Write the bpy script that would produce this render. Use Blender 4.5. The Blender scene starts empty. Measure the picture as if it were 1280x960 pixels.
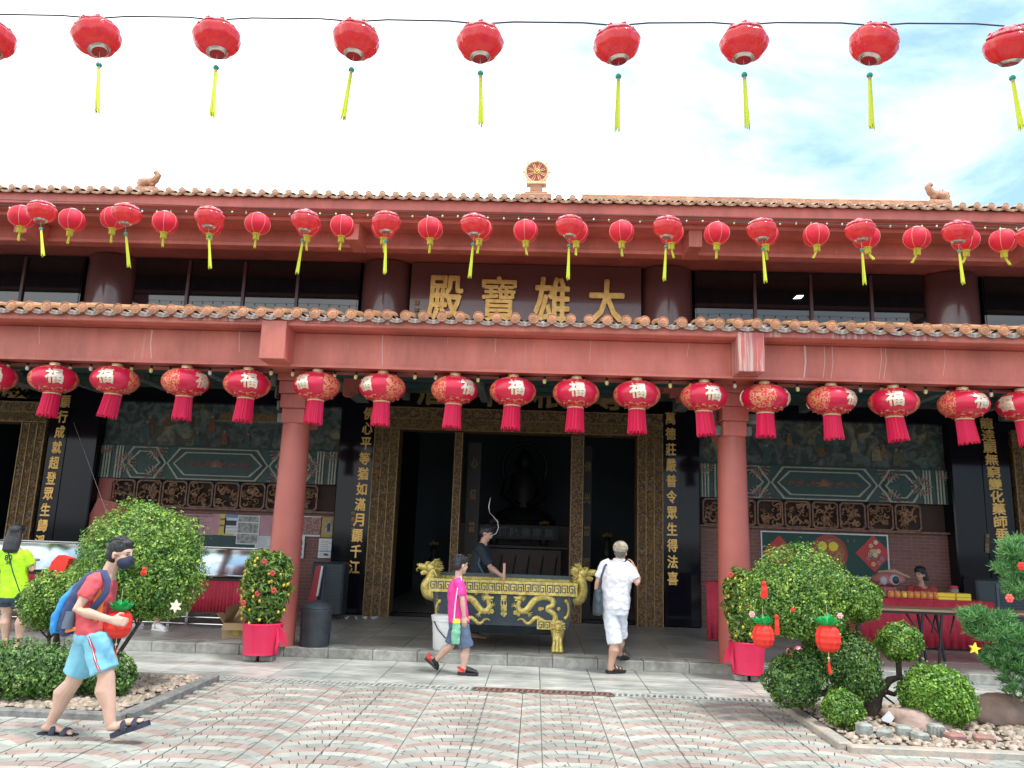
import bpy, bmesh, math, random
import numpy as np
from mathutils import Vector, Matrix, noise as mnoise
R = math.radians
random.seed(7)
rng = np.random.default_rng(7)
sc = bpy.context.scene
COL = sc.collection

# ------------------------------------------------------------------ camera
FPX, PITCH, YAW, ROLL, CH = 970.96, 0.193796, 0.0354826, 0.0345067, 1.6
cp, sp = math.cos(PITCH), math.sin(PITCH)
cy_, sy_ = math.cos(YAW), math.sin(YAW)
FW = Vector((-sy_*cp, cy_*cp, sp)); r0 = Vector((cy_, sy_, 0)); u0 = r0.cross(FW)
c_, s_ = math.cos(ROLL), math.sin(ROLL)
RT = r0*c_ + u0*s_; UP = u0*c_ - r0*s_
cam = bpy.data.cameras.new('camera'); co = bpy.data.objects.new('camera', cam); COL.objects.link(co)
m3 = Matrix((RT, UP, -FW)).transposed()
co.matrix_world = Matrix.Translation((0, 0, CH)) @ m3.to_4x4()
cam.sensor_width = 36; cam.lens = FPX/1280*36; cam.clip_end = 5000; cam.clip_start = .05
sc.camera = co
def ray(x, y): return RT*((x-640)/FPX) - UP*((y-480)/FPX) + FW
def P(x, y, Y):
    "point of the place at depth Y that the photograph shows at x, y"
    d = ray(x, y); return d*(Y/d.y) + Vector((0, 0, CH))
def G(x, y, z=0.0):
    d = ray(x, y); return d*((z-CH)/d.z) + Vector((0, 0, CH))

# ------------------------------------------------------------------ world, sun, exposure
SUN_EL, SUN_AZ = R(66), R(125)      # azimuth measured clockwise from +Y (the temple side)
w = bpy.data.worlds.new("World"); sc.world = w; w.use_nodes = True
nt = w.node_tree; nt.nodes.clear()
N = nt.nodes.new; L = nt.links.new
out = N('ShaderNodeOutputWorld'); bg = N('ShaderNodeBackground'); bg.inputs[1].default_value = .12
sky = N('ShaderNodeTexSky'); sky.sky_type = 'NISHITA'; sky.sun_disc = False
sky.sun_elevation = SUN_EL; sky.sun_rotation = SUN_AZ; sky.air_density = 1.0; sky.dust_density = 1.5; sky.ozone_density = 1.5
tc = N('ShaderNodeTexCoord'); mp = N('ShaderNodeMapping'); mp.inputs['Scale'].default_value = (1.0, 1.0, 2.2); mp.inputs['Location'].default_value = (0.35, 0.0, 0.3)
n1 = N('ShaderNodeTexNoise'); n1.inputs['Scale'].default_value = 2.1; n1.inputs['Detail'].default_value = 9; n1.inputs['Roughness'].default_value = .58; n1.inputs['Distortion'].default_value = .35
rp = N('ShaderNodeValToRGB'); rp.color_ramp.elements[0].position = .30; rp.color_ramp.elements[1].position = .62
sx = N('ShaderNodeSeparateXYZ'); ad = N('ShaderNodeMath'); ad.operation = 'MULTIPLY_ADD'; ad.inputs[1].default_value = -.26; ad.inputs[2].default_value = .015
ad2 = N('ShaderNodeMath'); ad2.operation = 'ADD'
mx = N('ShaderNodeMix'); mx.data_type = 'RGBA'
hz = N('ShaderNodeMix'); hz.data_type = 'RGBA'; hz.inputs[0].default_value = .70; hz.inputs[7].default_value = (2.0, 3.4, 5.1, 1)
L(tc.outputs['Generated'], mp.inputs[0]); L(mp.outputs[0], n1.inputs[0]); L(tc.outputs['Generated'], sx.inputs[0]); L(sx.outputs[0], ad.inputs[0])
L(n1.outputs[0], ad2.inputs[0]); L(ad.outputs[0], ad2.inputs[1]); L(ad2.outputs[0], rp.inputs[0])
L(sky.outputs[0], hz.inputs[6]); L(hz.outputs[2], mx.inputs[6]); L(rp.outputs[0], mx.inputs[0]); mx.inputs[7].default_value = (9.2, 9.5, 9.6, 1)
L(mx.outputs[2], bg.inputs[0]); L(bg.outputs[0], out.inputs[0])
sl = bpy.data.lights.new('sun', 'SUN'); sl.energy = 1.9; sl.angle = R(10); sl.color = (1, .96, .9)
so = bpy.data.objects.new('sun', sl); COL.objects.link(so)
sd = Vector((math.sin(SUN_AZ)*math.cos(SUN_EL), math.cos(SUN_AZ)*math.cos(SUN_EL), math.sin(SUN_EL)))
so.rotation_euler = sd.to_track_quat('Z', 'Y').to_euler()
vs = sc.view_settings; vs.view_transform = 'Standard'; vs.look = 'None'; vs.gamma = 1; vs.exposure = 1.18
sc.cycles.max_bounces = 8; sc.cycles.diffuse_bounces = 8

# ------------------------------------------------------------------ materials
MT = {}
def mat(name, c, rough=.6, metal=0., c2=None, scale=6., lo=.4, hi=.65, bump=0., bscale=None, stretch=(1, 1, 1), coat=0., transl=0., detail=6, spec=None, island=0., sheen=0.):
    if name in MT: return MT[name]
    m = bpy.data.materials.new(name); m.use_nodes = True; t = m.node_tree; b = t.nodes['Principled BSDF']
    b.inputs['Roughness'].default_value = rough; b.inputs['Metallic'].default_value = metal
    b.inputs['Coat Weight'].default_value = coat
    if sheen: b.inputs['Sheen Weight'].default_value = sheen
    if spec is not None: b.inputs['Specular IOR Level'].default_value = spec
    c4 = (*c, 1)
    b.inputs['Base Color'].default_value = c4
    tc = t.nodes.new('ShaderNodeTexCoord'); mp = t.nodes.new('ShaderNodeMapping'); mp.inputs['Scale'].default_value = stretch
    t.links.new(tc.outputs['Object'], mp.inputs[0])
    col = None
    if c2 is not None:
        n = t.nodes.new('ShaderNodeTexNoise'); n.inputs['Scale'].default_value = scale; n.inputs['Detail'].default_value = detail; n.inputs['Roughness'].default_value = .6
        t.links.new(mp.outputs[0], n.inputs[0])
        rr = t.nodes.new('ShaderNodeValToRGB'); e = rr.color_ramp.elements; e[0].position = lo; e[1].position = hi; e[0].color = c4; e[1].color = (*c2, 1)
        t.links.new(n.outputs[0], rr.inputs[0]); col = rr.outputs[0]
    if island:
        g = t.nodes.new('ShaderNodeNewGeometry'); h = t.nodes.new('ShaderNodeHueSaturation')
        mr = t.nodes.new('ShaderNodeMapRange'); mr.inputs[3].default_value = 1-island; mr.inputs[4].default_value = 1+island
        t.links.new(g.outputs['Random Per Island'], mr.inputs[0]); t.links.new(mr.outputs[0], h.inputs['Value'])
        mr2 = t.nodes.new('ShaderNodeMapRange'); mr2.inputs[3].default_value = .5+island*.06; mr2.inputs[4].default_value = .5-island*.06
        t.links.new(g.outputs['Random Per Island'], mr2.inputs[0]); t.links.new(mr2.outputs[0], h.inputs['Hue'])
        if col: t.links.new(col, h.inputs['Color'])
        else: h.inputs['Color'].default_value = c4
        col = h.outputs[0]
    if col: t.links.new(col, b.inputs['Base Color'])
    if bump:
        n = t.nodes.new('ShaderNodeTexNoise'); n.inputs['Scale'].default_value = bscale or scale*3; n.inputs['Detail'].default_value = 6
        t.links.new(mp.outputs[0], n.inputs[0])
        bp = t.nodes.new('ShaderNodeBump'); bp.inputs['Strength'].default_value = bump; bp.inputs['Distance'].default_value = .02
        t.links.new(n.outputs[0], bp.inputs['Height']); t.links.new(bp.outputs[0], b.inputs['Normal'])
    if transl:
        tr = t.nodes.new('ShaderNodeBsdfTranslucent'); ms = t.nodes.new('ShaderNodeMixShader'); ms.inputs[0].default_value = transl
        tr.inputs[0].default_value = c4
        if col: t.links.new(col, tr.inputs[0])
        o = t.nodes['Material Output']
        t.links.new(b.outputs[0], ms.inputs[1]); t.links.new(tr.outputs[0], ms.inputs[2]); t.links.new(ms.outputs[0], o.inputs[0])
    MT[name] = m; return m
def nodes_of(m):
    t = m.node_tree; return t, t.nodes, t.links, t.nodes['Principled BSDF']

def dirt(m, scale=.6, low=.6, streak=(1, 1, 1)):
    "large uneven soiling that runs on across separate pieces"
    t, nd, lk, b = nodes_of(m); sk = b.inputs['Base Color'].links[0].from_socket
    g = nd.new('ShaderNodeNewGeometry'); mp = nd.new('ShaderNodeMapping'); mp.inputs['Scale'].default_value = streak
    n = nd.new('ShaderNodeTexNoise'); n.inputs['Scale'].default_value = scale; n.inputs['Detail'].default_value = 10; n.inputs['Roughness'].default_value = .68
    r = nd.new('ShaderNodeMapRange'); r.inputs[1].default_value = .36; r.inputs[2].default_value = .60; r.inputs[3].default_value = low; r.inputs[4].default_value = 1.08
    mx = nd.new('ShaderNodeMix'); mx.data_type = 'RGBA'; mx.blend_type = 'MULTIPLY'; mx.inputs[0].default_value = 1
    cb = nd.new('ShaderNodeCombineColor')
    lk.new(g.outputs['Position'], mp.inputs[0]); lk.new(mp.outputs[0], n.inputs[0]); lk.new(n.outputs[0], r.inputs[0])
    for i in range(3): lk.new(r.outputs[0], cb.inputs[i])
    lk.new(sk, mx.inputs[6]); lk.new(cb.outputs[0], mx.inputs[7]); lk.new(mx.outputs[2], b.inputs['Base Color'])
# painted salmon-red concrete with rain streaks
def streaky(name, c, c2, amt=(.5, .8), white=None, wpos=.62):
    m = mat(name, c, .55, c2=c2, scale=3, lo=.35, hi=.75, bump=.12, bscale=25)
    t, nd, lk, b = nodes_of(m)
    base = b.inputs['Base Color'].links[0].from_socket
    tc = nd.new('ShaderNodeTexCoord'); mp = nd.new('ShaderNodeMapping'); mp.inputs['Scale'].default_value = (9, 9, .35)
    n = nd.new('ShaderNodeTexNoise'); n.inputs['Scale'].default_value = 2; n.inputs['Detail'].default_value = 8; n.inputs['Roughness'].default_value = .7
    r = nd.new('ShaderNodeValToRGB'); r.color_ramp.elements[0].position = wpos; r.color_ramp.elements[1].position = wpos+.12
    mm = nd.new('ShaderNodeMath'); mm.operation = 'MULTIPLY'; mm.inputs[1].default_value = .75 if white else .5
    mx = nd.new('ShaderNodeMix'); mx.data_type = 'RGBA'; mx.inputs[7].default_value = (*(white or (.62, .4, .36)), 1)
    lk.new(tc.outputs['Object'], mp.inputs[0]); lk.new(mp.outputs[0], n.inputs[0]); lk.new(n.outputs[0], r.inputs[0]); lk.new(r.outputs[0], mm.inputs[0]); lk.new(mm.outputs[0], mx.inputs[0])
    lk.new(base, mx.inputs[6]); lk.new(mx.outputs[2], b.inputs['Base Color'])
    return m
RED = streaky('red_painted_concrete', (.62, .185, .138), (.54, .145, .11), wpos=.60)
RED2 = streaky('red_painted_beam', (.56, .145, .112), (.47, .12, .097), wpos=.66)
REDW = streaky('peeling_red_paint', (.50, .12, .105), (.42, .1, .09), white=(.58, .52, .46), wpos=.50)
for m in (RED, RED2, REDW): dirt(m, 1.3, .72, (1, 1, .25))
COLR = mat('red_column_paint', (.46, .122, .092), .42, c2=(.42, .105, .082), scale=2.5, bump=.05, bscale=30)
BROWN = mat('polished_brown_granite', (.14, .056, .052), .16, c2=(.10, .042, .042), scale=60, coat=.3)
BLACKG = mat('polished_black_granite', (.006, .006, .010), .07, c2=(.010, .010, .015), scale=80, spec=.2)
GLASS = mat('dark_window_glass', (.006, .008, .010), .03, spec=.8)
MULL = mat('dark_red_mullion', (.10, .04, .045), .4)
GOLD = mat('gold_leaf', (.80, .50, .16), .42, .55, c2=(.62, .36, .10), scale=9, bump=.3, bscale=30)
GOLDD = mat('aged_gold', (.33, .21, .085), .5, .4, c2=(.20, .125, .05), scale=12, bump=.3)
GOLDB = mat('bright_gold_paint', (.66, .54, .17), .30, .45, c2=(.40, .29, .06), scale=22, bump=.35, bscale=55)
TILEO = mat('orange_glazed_tile', (.66, .31, .15), .32, c2=(.42, .21, .12), scale=2.2, bump=.4, bscale=40, island=.2)
dirt(TILEO, 5, .6)
TILEP = mat('faded_orange_tile', (.64, .40, .25), .45, c2=(.40, .25, .17), scale=2.2, bump=.4, bscale=40, island=.2)
TILEG = mat('weathered_drip_tile', (.50, .41, .35), .5, c2=(.24, .20, .18), scale=18, bump=.5, bscale=50, island=.25)
TILEU = mat('upper_drip_tile', (.70, .48, .32), .5, c2=(.38, .25, .17), scale=16, bump=.5, bscale=50, island=.25)
TILER = mat('roof_barrel_tile', (.36, .22, .15), .5, c2=(.2, .14, .11), scale=7, bump=.4)
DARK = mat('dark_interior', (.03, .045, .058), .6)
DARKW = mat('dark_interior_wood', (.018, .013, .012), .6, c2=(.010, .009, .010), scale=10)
CEIL = mat('porch_ceiling', (.12, .13, .13), .7, c2=(.06, .07, .075), scale=3)
GREYB = mat('grey_painted_bracket', (.20, .22, .21), .6, c2=(.12, .145, .135), scale=8)
TEAL = mat('teal_paint', (.018, .055, .05), .5, c2=(.03, .085, .075), scale=12)
TEALD = mat('dark_teal_paint', (.014, .05, .048), .5, c2=(.02, .065, .06), scale=8)
CREAM = mat('cream_stripe_paint', (.42, .42, .34), .55, c2=(.30, .31, .26), scale=14)
PINKP = mat('faded_pink_paint', (.36, .16, .13), .55, c2=(.24, .12, .10), scale=14)
WOOD = mat('carved_brown_wood', (.24, .11, .06), .45, c2=(.10, .045, .028), scale=14, bump=.3)
WHITE = mat('white_plastic', (.78, .78, .76), .4)
PAPER = mat('white_paper', (.72, .74, .78), .6, c2=(.64, .66, .70), scale=20)
STEEL = mat('stainless_steel', (.62, .66, .64), .16, 1.0, bump=.25, bscale=2.2)
CHROME = mat('chrome_rail', (.8, .8, .8), .15, 1.0)
REDCLOTH = mat('red_cloth', (.50, .03, .06), .75, c2=(.40, .02, .045), scale=5, bump=.2, bscale=12)
PINKCL = mat('crimson_wrap', (.72, .02, .09), .55, c2=(.60, .015, .07), scale=4, bump=.3, bscale=9)
SKIN = mat('skin', (.56, .33, .24), .5, c2=(.50, .28, .20), scale=8)
SKINL = mat('light_skin', (.60, .38, .28), .5, c2=(.54, .33, .24), scale=8)
HAIR = mat('black_hair', (.012, .012, .015), .45, c2=(.03, .03, .035), scale=60, stretch=(1, 1, .2), bump=.6, bscale=90)
BLACKP = mat('black_plastic', (.015, .018, .022), .45)
PEAB = mat('pebble', (.40, .32, .24), .7, c2=(.19, .155, .13), scale=30, island=.35)
SOIL = mat('soil', (.055, .04, .03), .95, c2=(.10, .08, .06), scale=14, bump=.8, bscale=30)
BARK = mat('bark', (.05, .035, .028), .85, c2=(.09, .07, .055), scale=18, bump=.8, bscale=40)
GRN = mat('green_leaf', (.11, .25, .04), .36, island=.75, transl=.32, c2=(.21, .38, .06), scale=3.5)
GRND = mat('dark_green_leaf', (.075, .18, .04), .4, island=.7, transl=.28, c2=(.13, .26, .05), scale=3.5)
GRNY = mat('yellow_green_leaf', (.13, .30, .035), .4, island=.5, transl=.32, c2=(.20, .38, .05), scale=4)
GRNK = mat('kumquat_leaf', (.09, .22, .04), .38, island=.5, transl=.3, c2=(.24, .34, .06), scale=6)
NEED = mat('needle_green', (.11, .30, .09), .5, island=.5, transl=.3, c2=(.20, .42, .16), scale=5)

# ------------------------------------------------------------------ mesh builder
def basis(t):
    t = t.normalized(); a = Vector((0, 0, 1)) if abs(t.z) < .9 else Vector((0, 1, 0))
    u = t.cross(a).normalized(); return u, u.cross(t).normalized()
class MB:
    def __init__(s): s.v = []; s.f = []; s.mi = []; s.cm = 0
    def add(s, vs, fs):
        o = len(s.v); s.v += [tuple(p) for p in vs]; s.f += [tuple(i+o for i in f) for f in fs]; s.mi += [s.cm]*len(fs); return s
    def box(s, x0, x1, y0, y1, z0, z1, bev=0):
        if bev:
            b = min(bev, (x1-x0)/2.1, (y1-y0)/2.1, (z1-z0)/2.1); bm = bmesh.new()
            bmesh.ops.create_cube(bm, size=1)
            for v in bm.verts: v.co = Vector(((x0+x1)/2+v.co.x*(x1-x0), (y0+y1)/2+v.co.y*(y1-y0), (z0+z1)/2+v.co.z*(z1-z0)))
            bmesh.ops.bevel(bm, geom=bm.edges[:], offset=b, segments=1, affect='EDGES')
            bm.verts.index_update(); s.add([v.co[:] for v in bm.verts], [[v.index for v in f.verts] for f in bm.faces]); bm.free(); return s
        return s.add([(x0, y0, z0), (x1, y0, z0), (x1, y1, z0), (x0, y1, z0), (x0, y0, z1), (x1, y0, z1), (x1, y1, z1), (x0, y1, z1)],
                     [(0, 3, 2, 1), (4, 5, 6, 7), (0, 1, 5, 4), (1, 2, 6, 5), (2, 3, 7, 6), (3, 0, 4, 7)])
    def obox(s, c, ax, ay, az, hx, hy, hz):
        c = Vector(c); V = []
        for k in (-1, 1):
            for (i, j) in ((-1, -1), (1, -1), (1, 1), (-1, 1)): V.append(c+ax*(i*hx)+ay*(j*hy)+az*(k*hz))
        return s.add(V, [(0, 3, 2, 1), (4, 5, 6, 7), (0, 1, 5, 4), (1, 2, 6, 5), (2, 3, 7, 6), (3, 0, 4, 7)])
    def tube(s, pts, rad, n=8, wide=None, cap=True):
        pts = [Vector(p) for p in pts]; m = len(pts)
        if not isinstance(rad, (list, tuple)): rad = [rad]*m
        rings = []; pu = None
        for i, p in enumerate(pts):
            t = (pts[min(i+1, m-1)]-pts[max(i-1, 0)])
            if t.length < 1e-9: t = Vector((0, 0, 1))
            t.normalize()
            if wide is not None: u = (wide - t*wide.dot(t)).normalized()
            elif pu is None: u = basis(t)[0]
            else: u = (pu - t*pu.dot(t)).normalized()
            pu = u; v = t.cross(u)
            r = rad[i]; ra, rb = r if isinstance(r, (tuple, list)) else (r, r)
            rings.append([p+u*(ra*math.cos(2*math.pi*k/n))+v*(rb*math.sin(2*math.pi*k/n)) for k in range(n)])
        V = [q for rg in rings for q in rg]; F = []
        for i in range(m-1):
            for k in range(n):
                a = i*n+k; b = i*n+(k+1) % n; F.append((a, b, b+n, a+n))
        if cap: F.append(tuple(range(n-1, -1, -1))); F.append(tuple((m-1)*n+k for k in range(n)))
        return s.add(V, F)
    def lathe(s, prof, c=(0, 0, 0), n=24, lobes=0, amp=0., sx=1, sy=1):
        V = []; F = []; m = len(prof)
        for r, z in prof:
            for k in range(n):
                a = 2*math.pi*k/n; q = r*(1+amp*abs(math.cos(lobes*a/2))-amp/2 if lobes else 1)
                V.append((c[0]+q*math.cos(a)*sx, c[1]+q*math.sin(a)*sy, c[2]+z))
        for i in range(m-1):
            for k in range(n):
                a = i*n+k; b = i*n+(k+1) % n; F.append((a, b, b+n, a+n))
        F.append(tuple(range(n-1, -1, -1))); F.append(tuple((m-1)*n+k for k in range(n)))
        return s.add(V, F)
    def ball(s, c, r, n=12, m=8, rot=None):
        r = r if isinstance(r, (tuple, list)) else (r, r, r); V = []; F = []
        c = Vector(c)
        def q(x, y, z):
            p = Vector((x*r[0], y*r[1], z*r[2])); return c+(rot @ p if rot else p)
        V.append(q(0, 0, -1))
        for i in range(1, m):
            ph = -math.pi/2+math.pi*i/m
            for k in range(n): V.append(q(math.cos(ph)*math.cos(2*math.pi*k/n), math.cos(ph)*math.sin(2*math.pi*k/n), math.sin(ph)))
        V.append(q(0, 0, 1)); e = len(V)-1
        for k in range(n): F.append((0, 1+(k+1) % n, 1+k)); F.append((e, 1+(m-2)*n+k, 1+(m-2)*n+(k+1) % n))
        for i in range(m-2):
            for k in range(n):
                a = 1+i*n+k; b = 1+i*n+(k+1) % n; F.append((a, b, b+n, a+n))
        return s.add(V, F)
    def prism(s, poly, d, off=(0, 0, 0)):
        "poly: list of 3D points (front face), d: extrusion vector"
        V = [Vector(p)+Vector(off) for p in poly]; n = len(V); W = [p+Vector(d) for p in V]
        return s.add(V+W, [tuple(range(n)), tuple(range(2*n-1, n-1, -1))]+[(i, i+n, (i+1) % n+n, (i+1) % n) for i in range(n)])
    def mesh(s, name, m, off, smooth):
        me = bpy.data.meshes.new(name); me.from_pydata([(p[0]-off[0], p[1]-off[1], p[2]-off[2]) for p in s.v], [], s.f)
        for x in (m if isinstance(m, (list, tuple)) else [m]): me.materials.append(x)
        if isinstance(m, (list, tuple)): me.polygons.foreach_set('material_index', s.mi)
        if smooth: me.polygons.foreach_set('use_smooth', [True]*len(me.polygons))
        me.validate(); me.update(); return me
    def build(s, name, m, parent=None, smooth=False, loc=None, fix=True):
        off = Vector((0, 0, 0))
        if parent is not None: off = wloc(parent)
        elif loc is not None: off = Vector(loc)
        elif s.v:
            a = np.array(s.v); off = Vector(((a[:, 0].min()+a[:, 0].max())/2, (a[:, 1].min()+a[:, 1].max())/2, a[:, 2].min()))
        me = s.mesh(name, m, off, smooth)
        if fix:
            bm = bmesh.new(); bm.from_mesh(me); bmesh.ops.recalc_face_normals(bm, faces=bm.faces); bm.to_mesh(me); bm.free()
        o = bpy.data.objects.new(name, me); COL.objects.link(o)
        if parent is not None: o.parent = parent
        else: o.location = off
        if smooth: 
            try: me.set_sharp_from_angle(angle=R(50))
            except Exception: pass
        return o
def wloc(o):
    v = Vector(o.location)
    while o.parent: o = o.parent; v = v+Vector(o.location)
    return v
def tag(o, label=None, cat=None, group=None, kind=None):
    if label: o['label'] = label
    if cat: o['category'] = cat
    if group: o['group'] = group
    if kind: o['kind'] = kind
    return o
def thing(name, label, cat, loc=(0, 0, 0), group=None):
    o = bpy.data.objects.new(name, None); COL.objects.link(o); o.location = loc; o.empty_display_size = .1
    return tag(o, label, cat, group)
def copy_tree(o, parent=None):
    c = o.copy(); COL.objects.link(c); c.parent = parent
    for ch in list(o.children): copy_tree(ch, c)
    return c
def place(o, loc, rz=0, tilt=(0, 0), label=None, s=1):
    o.location = loc; o.rotation_euler = (tilt[0], tilt[1], rz); o.scale = (s, s, s)
    if label: o['label'] = label
    return o
def inst(name, me, parent, loc, rot=None, scale=None):
    o = bpy.data.objects.new(name, me); COL.objects.link(o); o.parent = parent
    o.location = Vector(loc)-(wloc(parent) if parent else Vector())
    if rot: o.rotation_euler = rot
    if scale: o.scale = scale
    return o
ORD = ['first', 'second', 'third', 'fourth', 'fifth', 'sixth', 'seventh', 'eighth', 'ninth', 'tenth', 'eleventh', 'twelfth', 'thirteenth', 'fourteenth', 'fifteenth', 'sixteenth', 'seventeenth', 'eighteenth', 'nineteenth', 'twentieth', 'twenty-first', 'twenty-second', 'twenty-third']

# glyphs
GC = {}
def glyph(ch, offset=.02, extrude=.05, res=2):
    k = (ch, offset, extrude)
    if k in GC: return GC[k]
    c = bpy.data.curves.new('glyph', 'FONT'); c.body = ch; c.size = 1; c.extrude = extrude; c.offset = offset; c.resolution_u = res
    o = bpy.data.objects.new('glyph', c); COL.objects.link(o)
    me = bpy.data.meshes.new_from_object(o.evaluated_get(bpy.context.evaluated_depsgraph_get()))
    V = [v.co.copy() for v in me.vertices]; F = [tuple(p.vertices) for p in me.polygons]
    bpy.data.objects.remove(o); bpy.data.curves.remove(c); bpy.data.meshes.remove(me)
    xs = [v.x for v in V]; ys = [v.y for v in V]
    cx, cy = (min(xs)+max(xs))/2, (min(ys)+max(ys))/2
    V = [Vector((v.x-cx, v.y-cy, v.z)) for v in V]
    GC[k] = (V, F, max(xs)-min(xs), max(ys)-min(ys)); return GC[k]
def put_bold(mb, ch, c, wd, ht, depth, w):
    for k, (a, b) in enumerate([(0, 0)]+[(math.cos(q*math.pi/4), math.sin(q*math.pi/4)) for q in range(8)]):
        put_glyph(mb, ch, (c[0]+a*w, c[1]-.0006*k, c[2]+b*w), wd-2*w, ht-2*w, depth, offset=0.)
    return mb
def put_glyph(mb, ch, c, wd, ht, depth, offset=.02, slant=0., ax=Vector((1, 0, 0)), az=Vector((0, 0, 1)), ay=Vector((0, -1, 0))):
    V, F, w0, h0 = glyph(ch, offset, .5); c = Vector(c)
    return mb.add([c+ax*((v.x+v.y*slant)*wd/w0)+az*(v.y*ht/h0)+ay*(v.z*depth) for v in V], F)

# ------------------------------------------------------------------ SETTING: ground
FZ = .12
base = MB().box(-400, 400, -400, 600, -.3, -.02).build('ground', mat('mortar', (.13, .14, .12), .9, c2=(.08, .09, .075), scale=20), fix=False); tag(base, kind='structure')
# courtyard with fan-laid blocks
PVP = mat('pink_paver', (.38, .28, .245), .5, c2=(.31, .235, .205), scale=7, bump=.25, bscale=60, island=.1)
PVL = mat('pale_paver', (.42, .425, .375), .5, c2=(.36, .365, .325), scale=7, bump=.25, bscale=60, island=.1)
PVG = mat('grey_paver', (.33, .34, .305), .5, c2=(.27, .28, .25), scale=7, bump=.25, bscale=60, island=.1)
JX0, JP = .10, .54
YC0, YC1 = 2.2, 8.60
court = MB().box(-9, 9, YC0-3, YC1, -.08, -.012).build('courtyard', MT['mortar'], loc=(0, 5, 0)); tag(court, kind='structure')
blocks = []
# arcs laid in waves: bands .127 deep, scallops .90 wide, rows drifting a little sideways
BW, SW, RA = .108, .90, .58
def arc(u):      # u in -.5 .. .5 across one scallop
    return math.sqrt(RA*RA-(u*SW)**2)-math.sqrt(RA*RA-(SW/2)**2)
nrow = 0
y = YC0-.3
while y < YC1+.1:
    colr = [1, 0, 2][nrow % 3]; cyc = nrow//3
    sh = JX0+JP/2
    for i in range(-9, 9):
        cx = sh+SW*i; nb = 6; st = 0 if nrow % 2 else .5
        cuts = sorted(set([-.5]+[(-.5+(q+st)/nb) for q in range(nb+1) if -.49 < -.5+(q+st)/nb < .49]+[.5]))
        for u0, u1 in zip(cuts[:-1], cuts[1:]):
            g = .004/SW; A0, A1 = u0+g, u1-g
            us = [A0+(A1-A0)*z/3 for z in range(4)]
            lean = .5*BW
            pl = [(cx+SW*u*(1+BW/RA*.9), y+arc(u)+BW-.005) for u in us]+[(cx+SW*u, y+arc(u)+.005) for u in reversed(us)]
            if abs(u0) > .49: pl[0] = (cx-SW/2+.004, pl[0][1])
            if abs(u1) > .49: pl[3] = (cx+SW/2-.004, pl[3][1])
            pl = [(max(cx-SW/2+.003, min(cx+SW/2-.003, px_)), py_) for px_, py_ in pl]
            mx_, my_ = sum(p[0] for p in pl)/8, sum(p[1] for p in pl)/8
            if not (YC0 < my_ < YC1-.03) or abs(mx_) > 7: continue
            if my_ > 6.72 and (mx_ < -3.30 or mx_ > 2.50): continue
            pl = [(p, min(q, YC1-.005)) for p, q in pl]
            blocks.append((my_, mx_, pl, colr))
    y += BW; nrow += 1
blocks.sort(key=lambda b: b[0])
vis = [b for b in blocks if b[0] > 5.35 and abs(b[1]+.1) < b[0]*.70]
ids = set(id(b) for b in vis[:300]); PM = [PVP, PVL, PVG]
for m in PM: dirt(m, .8, .76)
rest = MB()
for b in blocks:
    z = .0+random.uniform(-.0015, .0015)
    mb = MB() if id(b) in ids else rest
    mb.cm = b[3]
    mb.prism([(x, y, z) for x, y in b[2]], (0, 0, -.011))
    if mb is not rest:
        mb.mi = [0]*len(mb.mi); o = mb.build('paver', PM[b[3]], court)
tag(rest.build('pavers', PM, court), kind='stuff')
jm = MB()
for k in range(-13, 12):
    x = JX0+JP*k
    if -6.9 < x < 6.9: jm.box(x-.004, x+.004, YC0, (YC1-.01) if -3.3 < x < 2.52 else 6.74, -.005, .0022)
jm.build('control_joint', mat('dark_joint', (.10, .11, .10), .9), court)
court['label'] = 'courtyard paving'
# light stone strip between drain and step
MARB = mat('streaked_stone', (.47, .485, .45), .38, c2=(.27, .29, .27), scale=3.2, lo=.42, hi=.62, stretch=(1, 5, 1), bump=.08, bscale=20)
MARB2 = mat('streaked_stone_pale', (.53, .53, .48), .38, c2=(.34, .36, .33), scale=3.2, lo=.38, hi=.62, stretch=(1, 5, 1), bump=.08, bscale=20)
dirt(MARB, 1.1, .5, (1, 2.2, 1)); dirt(MARB2, 1.1, .5, (1, 2.2, 1))
walk = MB().box(-10, 10, 8.82, 10.3, -.08, -.012).build('walkway', MT['mortar'], loc=(0, 9.5, 0)); tag(walk, kind='structure')
sm_ = [MB().box(-.294, .294, -.24, .24, -.012, 0, .003).mesh('slab', m, (0, 0, 0), False) for m in (MARB, MARB2)]
for i in range(-16, 16):
    for k in range(3):
        o = inst('stone_slab', random.choice(sm_), walk, (JX0+.3+.596*i, 9.075+.487*k, .001*random.uniform(-1, 1)))
# side aprons beyond the planting beds
# porch platform
porch = MB().box(-14, 14, 10.32, 24, -.1, FZ-.014).build('porch_floor', MT['mortar'], loc=(0, 12, 0)); tag(porch, kind='structure')
PT = [mat('porch_tile%d' % i, c, .3, c2=tuple(x*.8 for x in c), scale=3, stretch=(1, 3, 1), bump=.05) for i, c in enumerate([(.38, .36, .32), (.42, .40, .355), (.35, .335, .30)])]
for m in PT: dirt(m, .8, .7)
for m, nm in zip(PT, ('grey_floor_tile', 'light_grey_floor_tile', 'dark_grey_floor_tile')): m.name = nm
pm_ = [MB().box(-.297, .297, -.297, .297, -.014, 0, .003).mesh('tile', m, (0, 0, 0), False) for m in PT]
for i in range(-16, 16):
    for k in range(7):
        inst('floor_tile', random.choice(pm_), porch, (JX0+.3+.6*i, 10.94+.6*k, FZ+random.uniform(-.0008, .0008)))
MB().box(-10, 10, 15.15, 23.9, FZ-.013, FZ-.002).build('hall_floor', PT[2], porch)
KERB = mat('kerb_stone', (.40, .39, .35), .6, c2=(.24, .24, .21), scale=5, bump=.4, bscale=30, island=.15)
dirt(KERB, 1.6, .5)
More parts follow.
